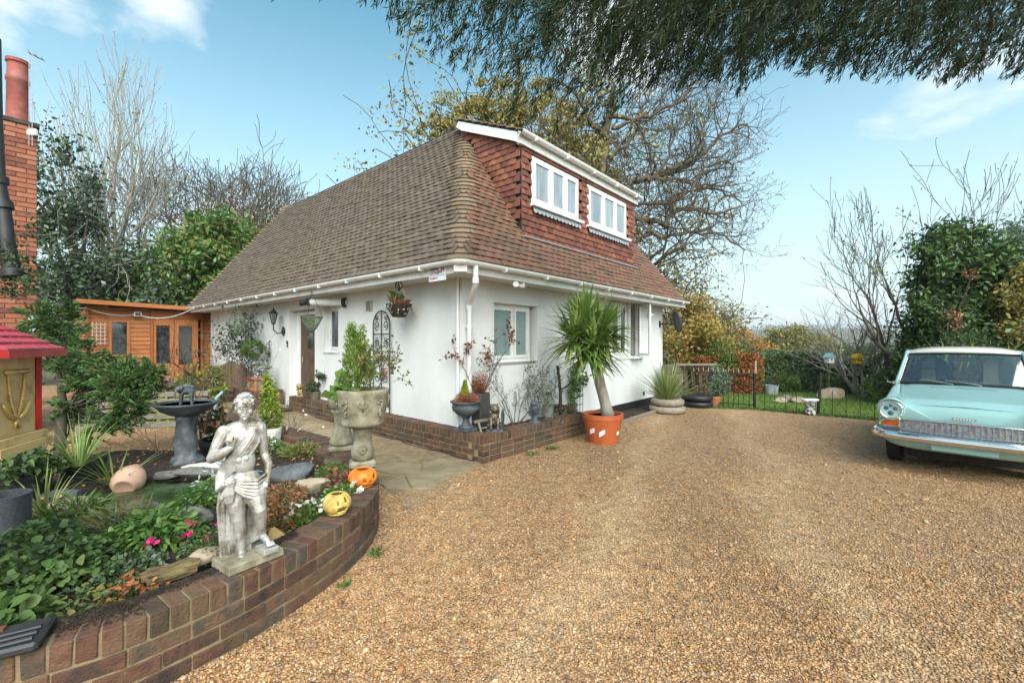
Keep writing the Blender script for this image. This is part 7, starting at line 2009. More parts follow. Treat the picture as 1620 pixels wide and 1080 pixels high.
for s_ in (-1, 1):
    b = MB(); b.prism([(-2.2, s_ * 0.31 - 0.22 + 0.02, 0.5)] + [(-2.2 - .04 * math.sin(q), s_ * 0.31 - 0.21 * math.cos(q), 1.02 + 0.27 * math.sin(q)) for q in [PI * i / 10 for i in range(11)]] + [(-2.2, s_ * 0.31 + 0.2, 0.5)], (-0.12, 0, 0)); b.build('seat', M_['seat_d'], car, smooth='auto')
    MB().prism([(-2.19, s_ * .31 - 0.11, 0.6), (-2.19, s_ * .31 - 0.10, 1.2), (-2.19, s_ * .31 - 0.03, 1.275), (-2.19, s_ * .31 + 0.03, 1.275), (-2.19, s_ * .31 + 0.06, 0.6)], (0.02, 0, 0)).build('seat_cover', M_['seat_b'], car)
MB().tube([(-1.72 - 0.05 * math.sin(q), -0.31 + 0.19 * math.cos(q), 0.98 + 0.15 * math.sin(q)) for q in [2 * PI * i / 24 for i in range(25)]], 0.010, 6).build('steering_wheel', M_['rubber'], car)
MB().span((-1.62, -0.6, 0.80), (-1.48, 0.6, 0.955)).build('dashboard', M_['black_plastic'], car)
MB().span((-3.0, -0.6, 0.7), (-2.7, 0.6, 1.05)).build('rear_seat', M_['seat_d'], car)
for s, y in ((0.72, -0.60), (0.72, 0.60), (3.05, -0.60), (3.05, 0.60)):
    w_ = put('wheel', MB().lathe([(0.0, -0.05), (0.17, -0.045), (0.19, -0.06), (0.19, 0.06), (0.17, 0.045), (0.0, 0.05)], 24, M=Matrix.Rotation(PI / 2, 3, 'X')).mesh('wheel', M_['chrome'], True), car, (-s, y, 0.29))
    MB().lathe([(0.185, -0.07), (0.25, -0.078), (0.285, -0.062), (0.292, -0.03), (0.292, 0.03), (0.285, 0.062), (0.25, 0.078), (0.185, 0.07)], 36, M=Matrix.Rotation(PI / 2, 3, 'X')).build('tyre', M_['rubber'], w_, smooth=True)
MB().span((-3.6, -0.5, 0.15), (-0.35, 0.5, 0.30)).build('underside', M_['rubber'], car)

# ------------------------------------------------------------------ VEGETATION
def plant(name, label, cat, p, rz=0.0, group=None): return thing(name, label, cat, p, rz, group)
def tree(name, label, p, seed, h, lean, pr, rad, depth, bark, leaf=None, lsize=0.1, per=6, lspread=0.25, aspect=0.55, group=None, nlim=None, extra=None):
    """trunk with limbs grown from it, twigs and leaves on them"""
    t = plant(name, label, 'tree', p, 0, group)
    r_ = random.Random(seed); segs, tips = [], []
    grow(segs, tips, (0, 0, -0.15), lean, h, rad, depth, pr, r_)
    branch_mesh('trunk', segs, M_[bark], t)
    if leaf:
        T = np.array([q[0] for q in tips]); 
        if nlim and len(T) > nlim: T = T[rng.choice(len(T), nlim, replace=False)]
        P = np.repeat(T, per, axis=0) + rng.normal(size=(len(T) * per, 3)) * lspread
        if extra is not None: P = np.concatenate([P, extra])
        leaf_obj('crown', P, lsize, M_[leaf], t, aspect)
    return t
def crown_tree(name, label, p, trunk_h, rad, bl, n, lsize, leaf, bark='bark', aspect=0.55, clump=0.22, nclump=16, shell=0.55, group=None, cat='tree', lean=(0.02, 0.02, 1), limbs=5, twig=True, leaf2=None, part='crown'):
    t = plant(name, label, cat, p, 0, group)
    b = MB(); top = Vector((lean[0] * trunk_h, lean[1] * trunk_h, trunk_h))
    b.tube([(0, 0, -0.1), tuple(top * 0.5 + Vector((0.03, 0, 0))), tuple(top)], [rad, rad * .8, rad * .6], 8)
    r_ = random.Random(int(abs(p[0] * 100)) + n)
    for k in range(limbs):
        c, r = bl[k % len(bl)]
        e = Vector(c) + Vector((r_.uniform(-.5, .5) * r[0], r_.uniform(-.5, .5) * r[1], r_.uniform(-.2, .7) * r[2]))
        s0 = top * r_.uniform(0.5, 1.0); mid = s0.lerp(e, .5) + Vector((r_.gauss(0, .06) * r[0], 0, r_.uniform(0, .1) * r[2]))
        b.tube([s0, mid, e], [rad * .5, rad * .3, rad * .1], 5)
    b.build('trunk' if cat == 'tree' else 'stem', M_[bark], t, smooth=True)
    P = blobs(bl, n, clump, nclump, shell)
    if leaf2:
        k = int(len(P) * 0.72); rng.shuffle(P); leaf_obj(part, P[:k], lsize, M_[leaf], t, aspect); leaf_obj(part, P[k:], lsize, M_[leaf2], t, aspect)
    else: leaf_obj(part, P, lsize, M_[leaf], t, aspect)
    return t

# ---- behind the house
OAKP = dict(n=6, wig=0.24, up=0.02, taper=0.5, kids=[7, 6, 6, 5], ang=(32, 78), len=(0.55, 0.82), start=0.3, rmin=0.012)
# the bare oak is built limb by limb
ok_ = plant('oak_tree', 'big bare oak with crooked spreading limbs rising behind the right end of the house', 'tree', (3.9, 17.6, -0.3))
O = Vector((3.9, 17.6, -0.3)); r_ = random.Random(5); segs, tips = [], []
def OP(cx, cy, dy=0.0): return atY(960 + cx / 2.573, 120 + cy / 2.573, 17.6 + dy) - O
limbs_ = [
 ([(-60, 700), (-40, 560), (-20, 400), (0, 250), (20, 150), (30, 40)], .30), ([(-30, 520), (40, 500), (110, 430), (180, 415), (260, 385), (330, 370), (400, 310), (470, 230), (560, 195)], .17),
 ([(-40, 620), (90, 592), (160, 580), (240, 600), (270, 540), (350, 545), (440, 560), (520, 545)], .15), ([(110, 430), (200, 420), (300, 425), (380, 455), (480, 470), (545, 520)], .10),
 ([(10, 200), (110, 180), (160, 260), (175, 330), (210, 400)], .09), ([(20, 160), (110, 172), (200, 150), (300, 100), (350, 30), (370, -40)], .10), ([(240, 392), (330, 330), (370, 270), (400, 210), (440, 120), (455, 70)], .08),
 ([(100, 520), (170, 520), (260, 535), (330, 470), (420, 440), (540, 440)], .09), ([(0, 700), (120, 640), (220, 660), (300, 650), (380, 640), (470, 660), (560, 710)], .10), ([(0, 320), (60, 300), (120, 230), (130, 130), (190, 50)], .09),
 ([(170, 425), (250, 330), (270, 240), (330, 180), (350, 110)], .07), ([(330, 470), (400, 380), (480, 350), (550, 350)], .06), ([(-20, 420), (-110, 330), (-190, 290), (-260, 200)], .12), ([(0, 260), (-80, 180), (-120, 80), (-200, 40)], .10)]
for pts, r0 in limbs_:
    d0 = r_.uniform(-1.2, 1.2); P = []
    for i, (cx, cy) in enumerate(pts): P.append(OP(cx + r_.gauss(0, 5), cy + r_.gauss(0, 5), d0 * i / len(pts)))
    Q = []
    for i in range(len(P) - 1):
        for k in range(3): q = P[i].lerp(P[i + 1], k / 3); Q.append(q + Vector((r_.gauss(0, .05), r_.gauss(0, .05), r_.gauss(0, .05))))
    Q.append(P[-1]); n = len(Q); rr = [max(.02, r0 * (1 - .78 * i / n)) for i in range(n)]
    segs.append((Q, rr, 3))
    for i in range(2, n):
        for _ in range(2):
            t_ = (Q[i] - Q[i - 1]).normalized(); d = (t_ * r_.uniform(.4, 1.2) + Vector((r_.gauss(0, .7), r_.gauss(0, .7), r_.gauss(.25, .7)))).normalized()
            grow(segs, tips, Q[i], d, r_.uniform(.8, 1.7) * (1.0 if i < n - 3 else .7), min(.032, rr[i] * .6), 2, dict(n=6, wig=.26, up=.04, taper=.45, kids=[3, 3], ang=(25, 65), len=(.5, .85), start=.3, rmin=.007), r_)
segs.append(([(-.3, 0, -.2), (-.2, 0, 3), tuple(OP(-60, 700))], [.5, .42, .30], 3))
branch_mesh('trunk', segs, M_['bark'], ok_); tp_ = np.array([q[0] for q in tips]); tp_ = tp_[rng.choice(len(tp_), 1500, replace=False)]
leaf_obj('crown', tp_, .10, M_['leaf_oak'], ok_)
tree('oak_tree', 'low hanging oak limbs with thin bronze leaves behind the dish end of the house', (5.0, 15.5, -0.2), 31, 2.8, (0.2, 0.0, 1), dict(OAKP, kids=[9, 8, 6], up=0.0), 0.22, 3, 'bark', 'leaf_oak', 0.11, 7, 0.22, nlim=700)
tree('oak_tree', 'yellow leaved oak standing right behind the dormer roof', (3.2, 20.5, -0.3), 8, 6.4, (0.0, 0, 1), dict(OAKP, kids=[10, 8, 6], len=(0.6, 0.85)), 0.34, 3, 'bark', 'leaf_yellow', 0.16, 12, 0.28, nlim=1000, extra=blobs([((0.3, 0, 9.0), (2.4, 1.6, 2.4)), ((0.6, 0, 6.4), (2.0, 1.6, 2.2)), ((-0.8, 0, 11.0), (1.5, 1.4, 1.2)), ((1.6, 0, 8.0), (1.0, 1.0, 1.5))], 17000, .10, 40, .15))
tree('oak_tree', 'olive leaved oak showing above the left half of the roof ridge', (-0.3, 21.0, 0), 4, 6.8, (-0.06, 0, 1), dict(OAKP, kids=[9, 7, 6], len=(0.6, 0.85)), 0.30, 3, 'bark', 'leaf_oak', 0.15, 22, 0.28, nlim=900, extra=blobs([((-3.0, 0, 11.6), (1.4, 1.0, 0.9)), ((-1.4, 0, 12.6), (2.2, 1.2, 1.2)), ((-4.4, 0, 9.8), (0.8, 0.6, 0.7)), ((1.0, 0, 12.6), (2.2, 1.2, 1.6))], 12000, .13, 30, .15))
# shrubs and small trees right of the house
crown_tree('autumn_tree', 'orange and yellow leaved small tree behind the satellite dish', (5.4, 13.6, -0.1), 1.3, 0.07, [((0, 0, 1.9), (1.1, 0.9, 1.0)), ((0.7, 0, 1.2), (0.8, 0.7, 0.7))], 8000, 0.10, 'leaf_yellow', leaf2='leaf_orange')
crown_tree('green_bush', 'bright green feathery bush right of the house end', (6.2, 13.2, -0.1), 0.6, 0.05, [((0, 0, 0.9), (0.9, 0.7, 0.8)), ((0.7, 0.2, 0.6), (0.6, 0.6, 0.6))], 9000, 0.08, 'leaf_green', cat='bush', aspect=0.35, leaf2='leaf_olive')
crown_tree('conifer', 'dark layered conifer sloping down behind the brown hedge', (8.8, 20.0, -0.5), 2.0, 0.12, [((0, 0, 2.4), (1.3, 1.2, 0.7)), ((0.6, 0, 1.6), (1.7, 1.3, 0.6)), ((1.1, 0, 0.9), (2.1, 1.4, 0.6)), ((-1.0, 0, 1.6), (1.3, 1.2, 1.0))], 15000, 0.13, 'leaf_dark', bark='bark_dark', aspect=0.3, clump=0.16, nclump=24)
crown_tree('autumn_tree', 'rust coloured beech tree beyond the dark layered conifer', (19.6, 37.0, -1.9), 2.0, 0.2, [((0, 0, 3.0), (1.6, 1.6, 1.3)), ((1.2, 0, 2.0), (1.4, 1.6, 1.1))], 4500, 0.26, 'leaf_orange')
crown_tree('round_tree', 'rounded yellow green oak on the slope beyond the hedge', (36.5, 58.0, -4.6), 3.0, 0.4, [((0, 0, 5.6), (4.4, 3.6, 2.3)), ((-3.2, 0, 4.2), (2.6, 2.6, 2.0)), ((3.2, 0, 4.4), (2.6, 2.4, 2.0))], 16000, 0.34, 'leaf_olive', leaf2='leaf_yellow', clump=0.2, nclump=30)
crown_tree('distant_tree', 'grey green tree far down the slope left of the round oak', (33.0, 66.0, -5.4), 3.0, 0.3, [((0, 0, 5.0), (3.4, 3.0, 2.6))], 6000, 0.36, 'leaf_greygreen', group='distant trees on the slope')
crown_tree('distant_tree', 'dark tree far down the slope right of the round oak', (52.0, 66.0, -5.4), 3.0, 0.3, [((0, 0, 4.6), (5.0, 3.0, 2.4))], 7000, 0.36, 'leaf_dark', group='distant trees on the slope')
# far woodland on the hills
fw = []
for _ in range(2600):
    az = R(random.uniform(8, 52)); r = 90 * (1400 / 90) ** random.random()
    x, y = r * math.sin(az), r * math.cos(az); z = float(terrain(np.float64(x), np.float64(y)))
    s = random.uniform(3.0, 7.0) * (0.7 + r / 900)
    k = 14; q = rng.normal(size=(k, 3)) * np.array([s * .55, s * .55, s * .38]) + np.array([x, y, z + s * 0.35]); fw.append(q)
leaf_obj('far_woodland', np.concatenate(fw), 3.6, mat('far_foliage', [(0.03, 0.05, 0.02), (0.08, 0.085, 0.035), (0.14, 0.11, 0.045), (0.16, 0.09, 0.04)], rnd=0.5, scale=0.01, world_co=True, rough=0.8), None, 0.9, kind='stuff')

# hedges
def hedge(name, label, p, dims, rz, n, lsize, leaf, leaf2=None, wob=0.12, aspect=0.55):
    t = plant(name, label, 'hedge', p, rz)
    L, D, Hh = dims
    b = MB()
    for k in range(int(L / 0.35) + 1):
        x = -L / 2 + k * 0.35
        for _ in range(2): b.tube([(x, random.uniform(-.1, .1), -0.05), (x + random.uniform(-.2, .2), random.uniform(-.2, .2) * D, Hh * 0.8)], [0.018, 0.006], 4)
    b.build('stems', M_['bark_dark'], t)
    u = rng.random((n, 3)); 
    f = rng.integers(0, 4, n)
    P = (u - 0.5) * np.array([L, D, Hh]); P[:, 2] += Hh / 2
    P[f == 0, 2] = Hh * (1 - 0.10 * rng.random((f == 0).sum())); P[f == 1, 1] = -D / 2 * (1 - 0.2 * rng.random((f == 1).sum()))
    P[:, 2] *= 1 + wob * (np.sin(P[:, 0] * 2.3) * 0.4 + np.sin(P[:, 0] * 5.1 + 1) * 0.3)
    ex = np.maximum(0, np.abs(P[:, 0]) / (L / 2) - 0.9) * 10; P[:, 2] *= 1 - 0.12 * ex
    P += rng.normal(size=P.shape) * lsize * 0.5
    if leaf2:
        k = n // 2; leaf_obj('foliage', P[:k], lsize, M_[leaf], t, aspect); leaf_obj('foliage', P[k:], lsize, M_[leaf2], t, aspect)
    else: leaf_obj('foliage', P, lsize, M_[leaf], t, aspect)
    return t
hedge('beech_hedge', 'clipped copper brown beech hedge beyond the iron gate', (6.25, 13.0, 0), (1.75, 0.9, 1.10), -0.1, 9000, 0.07, 'leaf_beech')
hedge('ivy_hedge', 'grey green ivy clad hedge running across the far side of the lawn', (8.6, 14.9, 0), (3.4, 1.0, 1.08), -0.15, 15000, 0.08, 'leaf_greygreen', 'leaf_green', wob=0.2)
hedge('ivy_hedge', 'dark hedge behind the bare multi stemmed tree', (11.2, 13.4, 0), (3.6, 1.1, 1.02), -0.75, 15000, 0.08, 'leaf_dark', 'leaf_greygreen', wob=0.25)
for k, (px, py, Y, s_, lf, lab) in enumerate(((1249, 612, 12.9, .32, 'leaf_green', 'small bright green conifer at the left of the lawn rockery'), (1313, 605, 12.8, .36, 'leaf_green', 'small feathery conifer below the blue bird house'), (1283, 606, 13.0, .34, 'leaf_dark', 'small dark conifer between the two feathery ones'), (1388, 616, 10.8, .40, 'leaf_green', 'green fern like shrub beside the car wing'), (1232, 614, 13.2, .26, 'leaf_olive', 'low olive shrub behind the grey bucket'))):
    p = atY(px, py, Y); p.z = 0
    crown_tree('small_shrub', lab, p, s_, 0.02, [((0, 0, s_ * .9), (s_ * .7, s_ * .6, s_ * .9))], 1500, 0.06, lf, cat='shrub', aspect=0.3, group='small shrubs round the lawn')
# low planting in front of the hedge
P = []
for _ in range(5200):
    t_ = random.random(); x = 7.0 + 4.6 * t_; y = 13.9 - 2.6 * t_ * t_ - random.random() * 0.8; P.append((x, y, abs(random.gauss(0, .14))))
leaf_obj('ground_cover', P, 0.08, M_['leaf_dark'], None, kind='stuff')
# bare many stemmed tree on the lawn
SUM = dict(n=5, wig=0.13, up=0.03, taper=0.5, kids=[5, 6, 4], ang=(18, 55), len=(0.6, 0.85), start=0.3, rmin=0.006)
t = plant('bare_tree', 'bare many stemmed small tree with pale twigs at the edge of the lawn', 'tree', (9.7, 12.3, 0))
segs, tips = [], []; r_ = random.Random(6)
for k in range(8):
    a = k * 0.8 + .3; grow(segs, tips, (0.12 * math.cos(a), 0.12 * math.sin(a), 0), (math.cos(a) * .55, math.sin(a) * .45, 1), 1.35, 0.05, 2, SUM, r_)
branch_mesh('trunk', segs, M_['bark_pale'], t)

# ---- right hand side behind the car
crown_tree('laurel_bush', 'tall dark ivy and laurel clad bush left of the golden shrub', (9.75, 9.9, 0), 2.4, 0.12, [((0, 0, 2.2), (0.85, 0.8, 1.2)), ((0.2, 0, 3.2), (1.0, 0.8, 0.85)), ((-.1, 0, 1.0), (0.8, 0.8, 1.0)), ((0.9, 0.3, 2.9), (0.8, 0.8, 0.9))], 26000, 0.12, 'leaf_dark', 'bark_dark', aspect=0.42, leaf2='leaf_laurel', cat='bush', nclump=30, clump=0.2, part='foliage')
crown_tree('autumn_climber', 'red tinged climber hanging in the front of the dark bush', (9.0, 9.15, 0), 1.9, 0.012, [((0.1, 0, 1.95), (0.22, 0.12, 0.30)), ((0.5, 0, 2.9), (0.16, 0.1, 0.10))], 220, 0.055, 'leaf_rust', cat='climber')
crown_tree('cypress_bush', 'blue green conifer top behind the golden shrub', (11.6, 10.2, 0), 2.6, 0.1, [((0, 0, 3.2), (0.9, 0.8, 1.1)), ((-.4, 0, 2.0), (0.9, 0.8, 1.2))], 14000, 0.11, 'leaf_greygreen', 'bark_dark', aspect=0.3, cat='bush', leaf2='leaf_dark')
crown_tree('golden_shrub', 'large golden green leaved shrub at the right edge behind the car', (10.65, 9.15, 0), 1.6, 0.08, [((0.2, 0, 1.9), (1.05, 0.9, 1.3)), ((0.6, 0, 2.6), (0.9, 0.8, 0.85)), ((0.3, 0, 0.9), (1.0, 0.9, 0.9))], 26000, 0.085, 'leaf_olive', 'bark', aspect=0.45, leaf2='leaf_yellow', cat='shrub', nclump=34, clump=0.17, part='foliage')
crown_tree('brown_hedge_bush', 'bare brown twiggy hedge between the dark bush and the golden shrub', (10.6, 9.3, 0), 1.4, 0.08, [((0, 0, 1.4), (0.55, 0.7, 1.35))], 6000, 0.10, 'leaf_beech', 'bark_dark', aspect=0.08, cat='bush')
BARE = dict(n=6, wig=0.09, up=0.10, taper=0.35, kids=[7, 6, 4], ang=(18, 46), len=(0.42, 0.7), start=0.3, rmin=0.006)
tree('bare_tree', 'tall bare sapling rising above the golden shrub', (10.9, 10.9, 0), 3, 3.3, (-0.02, 0, 1), BARE, 0.07, 3, 'bark', 'leaf_oak', 0.05, 1, 0.02, nlim=260, group='bare saplings behind the car')
tree('bare_tree', 'thinner bare sapling between the dark bush and the tall one', (9.7, 11.2, 0), 5, 2.9, (-0.08, 0, 1), BARE, 0.06, 3, 'bark', 'leaf_oak', 0.05, 1, 0.02, nlim=200, group='bare saplings behind the car')
tree('bare_tree', 'bare twiggy crown at the far right edge of the view', (12.9, 10.9, 0), 9, 2.9, (0.02, 0, 1), BARE, 0.07, 3, 'bark', 'leaf_oak', 0.05, 1, 0.02, nlim=120, group='bare saplings behind the car')
tree('leaning_tree', 'bare branch leaning far left out of the dark bush', (9.3, 10.3, 1.0), 14, 1.9, (-0.85, 0, 0.60), dict(BARE, up=0.08, kids=[5, 4]), 0.06, 2, 'bark')
tree('leaning_tree', 'upper bare branch reaching left above the leaning one', (9.3, 10.4, 1.7), 15, 1.7, (-0.45, 0, 1), dict(BARE, up=0.05, kids=[6, 4]), 0.05, 2, 'bark', 'leaf_laurel', 0.08, 2, 0.08, nlim=60)
t = plant('flax_plants', 'row of pale spiky flax and pink leaved plants just behind the car roof', 'plant', (9.2, 8.6, 0))
b = MB()
for k in range(70):
    x = random.uniform(-1.0, 1.5); b.blade((x, random.uniform(-.3, .3), 0.5 + random.random() * .6), (random.gauss(0, .5), random.gauss(0, .4), 1), random.uniform(.5, .8), .035, .5)
b.build('leaves', M_['phormium'], t)
leaf_obj('low_leaves', blobs([((0.2, 0.2, 0.8), (1.3, 0.4, 0.75))], 7000, .25, 20), 0.08, M_['leaf_dark'], t)
P = np.stack([rng.uniform(11, 18, 9000), rng.uniform(6.5, 9.5, 9000), np.abs(rng.normal(0, 0.7, 9000))], 1); 
crown_tree('side_hedge', 'dark evergreen hedge carrying on past the right edge', (13.2, 7.6, 0), 1.6, 0.08, [((0, 0, 1.5), (1.5, 0.9, 1.5)), ((2.2, -.8, 1.5), (1.6, 1.0, 1.6))], 16000, 0.12, 'leaf_dark', 'bark_dark', cat='hedge', part='foliage')

# ---- left background
tree('bare_tree', 'tall pale barked bare tree with upright branches behind the summer house', (-16.9, 18.5, 0), 21, 6.0, (0.0, 0, 1), dict(n=8, wig=0.07, up=0.13, taper=0.4, kids=[13, 7, 5], ang=(16, 40), len=(0.5, 0.78), start=0.36, rmin=0.010), 0.20, 3, 'bark_pale', 'leaf_oak', 0.09, 1, 0.05, nlim=500)
tree('bare_tree', 'broad crowned bare tree with ivy on its forks left of the roof', (-17.2, 26.0, 0), 44, 5.8, (0.0, 0, 1), dict(n=6, wig=0.16, up=0.04, taper=0.5, kids=[13, 9, 6, 4], ang=(26, 70), len=(0.58, 0.82), start=0.55, rmin=0.016), 0.34, 4, 'bark', 'leaf_oak', 0.14, 1, 0.08, nlim=900)
crown_tree('laurel_tree', 'glossy bright green laurel behind the right part of the summer house', (-12.2, 17.2, 0), 3.0, 0.15, [((0, 0, 3.4), (2.3, 1.4, 2.2)), ((1.8, 0, 2.6), (1.8, 1.2, 1.7)), ((-1.6, 0, 2.9), (1.9, 1.3, 2.0)), ((0.6, 0, 5.0), (1.8, 1.2, 1.4))], 30000, 0.22, 'leaf_laurel', leaf2='leaf_olive', nclump=34, clump=0.17, aspect=0.42)
crown_tree('laurel_tree', 'olive green upper laurel crown meeting the left end of the roof', (-11.3, 19.0, 0), 3.4, 0.15, [((0, 0, 5.0), (2.0, 1.4, 1.9)), ((1.4, 0, 3.6), (1.6, 1.2, 1.9))], 15000, 0.20, 'leaf_olive', leaf2='leaf_laurel', nclump=30, clump=0.18)
crown_tree('holly_tree', 'dark blue green holly tree right behind the brick chimney', (-15.6, 15.6, 0), 4.0, 0.18, [((-0.4, 0, 6.6), (1.5, 1.2, 2.2)), ((0, 0, 4.0), (2.3, 1.4, 2.4)), ((1.6, 0, 2.6), (2.0, 1.3, 2.2)), ((-1.0, 0, 2.2), (1.8, 1.2, 2.0))], 22000, 0.15, 'leaf_holly', 'bark_dark', leaf2='leaf_dark', nclump=36, clump=0.17)
crown_tree('holly_tree', 'dark shaded evergreen filling the gap behind the bare pale trunk', (-15.2, 19.5, 0), 3.5, 0.2, [((0, 0, 3.0), (3.2, 1.4, 3.0)), ((3.4, 0, 2.2), (2.6, 1.2, 2.2))], 22000, 0.22, 'leaf_dark', 'bark_dark', leaf2='leaf_holly', nclump=30)
t = tree('bare_tree', 'grey brown tangle of arching bare twigs hanging in front of the laurel', (-14.4, 16.4, 0), 17, 4.2, (0.2, -0.1, 1), dict(n=6, wig=0.2, up=-0.03, taper=0.4, kids=[9, 7, 5], ang=(35, 85), len=(0.5, 0.8), start=0.5, rmin=0.007), 0.08, 3, 'bark_pale')
# ivy on the chimney and the pipe
t = plant('ivy', 'trailing dark ivy over the pipe and the brick chimney', 'ivy', (-6.9, 6.0, 0))
P = np.concatenate([blobs([((0.0, 0.0, 2.55), (0.30, 0.15, 0.30)), ((0.2, 0.1, 2.3), (0.35, 0.2, 0.18))], 700, .3, 14), blobs([((-0.1, 0.4, 2.9), (0.25, 0.2, 0.5))], 160, .3, 8)])
leaf_obj('leaves', P, 0.055, M_['leaf_dark'], t, 0.8)
segs, tips = [], []; r_ = random.Random(2)
for k in range(7): grow(segs, tips, (-0.2 + .06 * k, 0, 2.2), (r_.uniform(-.5, 1), 0, r_.uniform(-.3, .8)), 0.5, 0.006, 1, dict(n=5, wig=.3, up=0, kids=[3], rmin=.003), r_)
branch_mesh('stems', segs, M_['bark'], t)

# ---- juniper beside the red lantern
t = plant('juniper', 'sprawling dark green juniper reaching over the bench beside the red lantern', 'tree', (-4.35, 4.25, 0.1))
b = MB(); O = Vector((-4.35, 4.25, 0.1))
base = Vector((0.0, 0, 0))
cl = [(70, 505, 4.6, .16), (95, 520, 4.6, .17), (60, 540, 4.7, .16), (108, 548, 4.5, .15), (142, 566, 4.4, .12), (165, 580, 4.5, .11), (180, 590, 4.4, .17), (205, 600, 4.4, .19), (228, 603, 4.4, .14), (150, 600, 4.5, .17), (190, 620, 4.3, .17), (212, 638, 4.3, .14), (205, 655, 4.3, .10), (160, 668, 4.2, .12), (185, 672, 4.2, .10), (112, 640, 4.4, .12), (125, 580, 4.5, .15), (85, 575, 4.7, .16), (238, 588, 4.4, .10), (130, 610, 4.5, .12), (100, 490, 4.7, .10), (110, 660, 4.5, .10)]
P = []; D = []
cen = [atY(a, c, Y) - O for a, c, Y, r in cl]
hub = [atY(95, 700, 4.35) - O, atY(100, 640, 4.4) - O, atY(92, 580, 4.5) - O]
b.tube([base + Vector((.0, 0, -.1)), hub[0], hub[1], hub[2]], [0.055, 0.045, 0.035, 0.02], 8)
r_ = random.Random(1)
for i, (c, (a, q, Y, r)) in enumerate(zip(cen, cl)):
    s0 = min(hub, key=lambda h: (h - c).length + (0.2 if h.z > c.z + .1 else 0)); mid = s0.lerp(c, .5) + Vector((r_.gauss(0, .04), r_.gauss(0, .04), -0.05))
    b.tube([s0, s0.lerp(mid, .5) + Vector((0, 0, -.02)), mid, c], [0.017, 0.013, 0.009, 0.004], 5)
    for k in range(3): b.tube([mid, mid + Vector((r_.gauss(0, .12), r_.gauss(0, .1), r_.gauss(0, .10)))], [0.006, 0.002], 4)
    n = int(52000 * r * r)
    nf = 26; fd = unit(rng.normal(size=(nf, 3)) * np.array([1, .8, .5])); f = rng.integers(0, nf, n); u = rng.random(n) ** 0.6
    pp_ = np.array(c)[None] + fd[f] * (u * r * 1.2)[:, None] + rng.normal(size=(n, 3)) * r * 0.10
    P.append(pp_); D.append(fd[f] * 1.2)
b.build('branches', M_['bark_dark'], t, smooth=True)
P = np.concatenate(P); D = np.concatenate(D); k = int(len(P) * .97); idx = rng.permutation(len(P))
lm('leaf_juniper', [(0.025, 0.055, 0.02), (0.05, 0.105, 0.03), (0.09, 0.16, 0.05), (0.14, 0.20, 0.07)])
leaf_obj('foliage', P[idx[:k]], 0.046, M_['leaf_juniper'], t, 0.36, D[idx[:k]], 0.6); leaf_obj('foliage', P[idx[k:]], 0.040, M_['leaf_beech'], t, 0.30, D[idx[k:]], 0.6)

# ---- plants between the patio and the long wall
def bare_shrub(label, p, h, n, seed, spread=.5, bark='bark_dark', leaf=None, lsize=.03, per=1, depth=2, rad=.014, nl=None, name='bare_shrub', kids=(4, 3), wig=.14, lspread=.015):
    t = plant(name, label, 'shrub', p); segs, tips = [], []; r_ = random.Random(seed)
    for k in range(n):
        a = 2 * PI * k / n + r_.random(); grow(segs, tips, (0.02 * math.cos(a), 0.02 * math.sin(a), -0.03), (math.cos(a) * spread, math.sin(a) * spread, 1), h * r_.uniform(.55, .8), rad, depth, dict(n=5, wig=wig, up=.05, taper=.45, kids=list(kids), ang=(20, 60), len=(.45, .7), start=.4, rmin=.0022), r_)
    branch_mesh('stems', segs, M_[bark], t)
    if leaf:
        T = np.array([q[0] for q in tips]); 
        if nl and len(T) > nl: T = T[rng.choice(len(T), nl, replace=False)]
        leaf_obj('leaves', np.repeat(T, per, 0) + rng.normal(size=(len(T) * per, 3)) * lspread, lsize, M_[leaf], t, .6)
    return t
bare_shrub('bare dark branched sapling in front of the reed screen', (-4.75, 7.2, 0), 1.75, 3, 4, .35, rad=.022, kids=(6, 4))
bare_shrub('bare spindly shrub right of the summer house doors', (-6.4, 8.7, 0), 1.7, 4, 9, .45, kids=(5, 4))
t = bare_shrub('dark leaved climbing shrub against the long wall left of the door', H(-0.22, 6.95, 0.3), 1.55, 5, 5, .12, leaf='leaf_holly', lsize=.07, per=3, kids=(5, 4), lspread=.05, name='climbing_shrub', nl=480)
p = Vector(H(-0.42, 6.35, 0.4)); t = plant('topiary_ball', 'clipped bright green ball shrub on a stem beside the coach lamp', 'shrub', p)
MB().tube([(0, 0, 0), (0.01, 0, 0.75)], 0.014, 6).build('stem', M_['bark'], t); q = blobs([((0, 0, 0.93), (0.22, 0.22, 0.21))], 5000, .12, 40, .75); leaf_obj('foliage', q, .035, M_['leaf_green'], t, .4)
p = trough_p + Vector((0, 0, .26)); crown_tree('trough_plant', 'silvery leaved plant in the terracotta trough by the door', p, .12, .01, [((0, .05, .16), (.18, .18, .16))], 900, .05, 'leaf_silver', cat='plant', leaf2='leaf_dark')
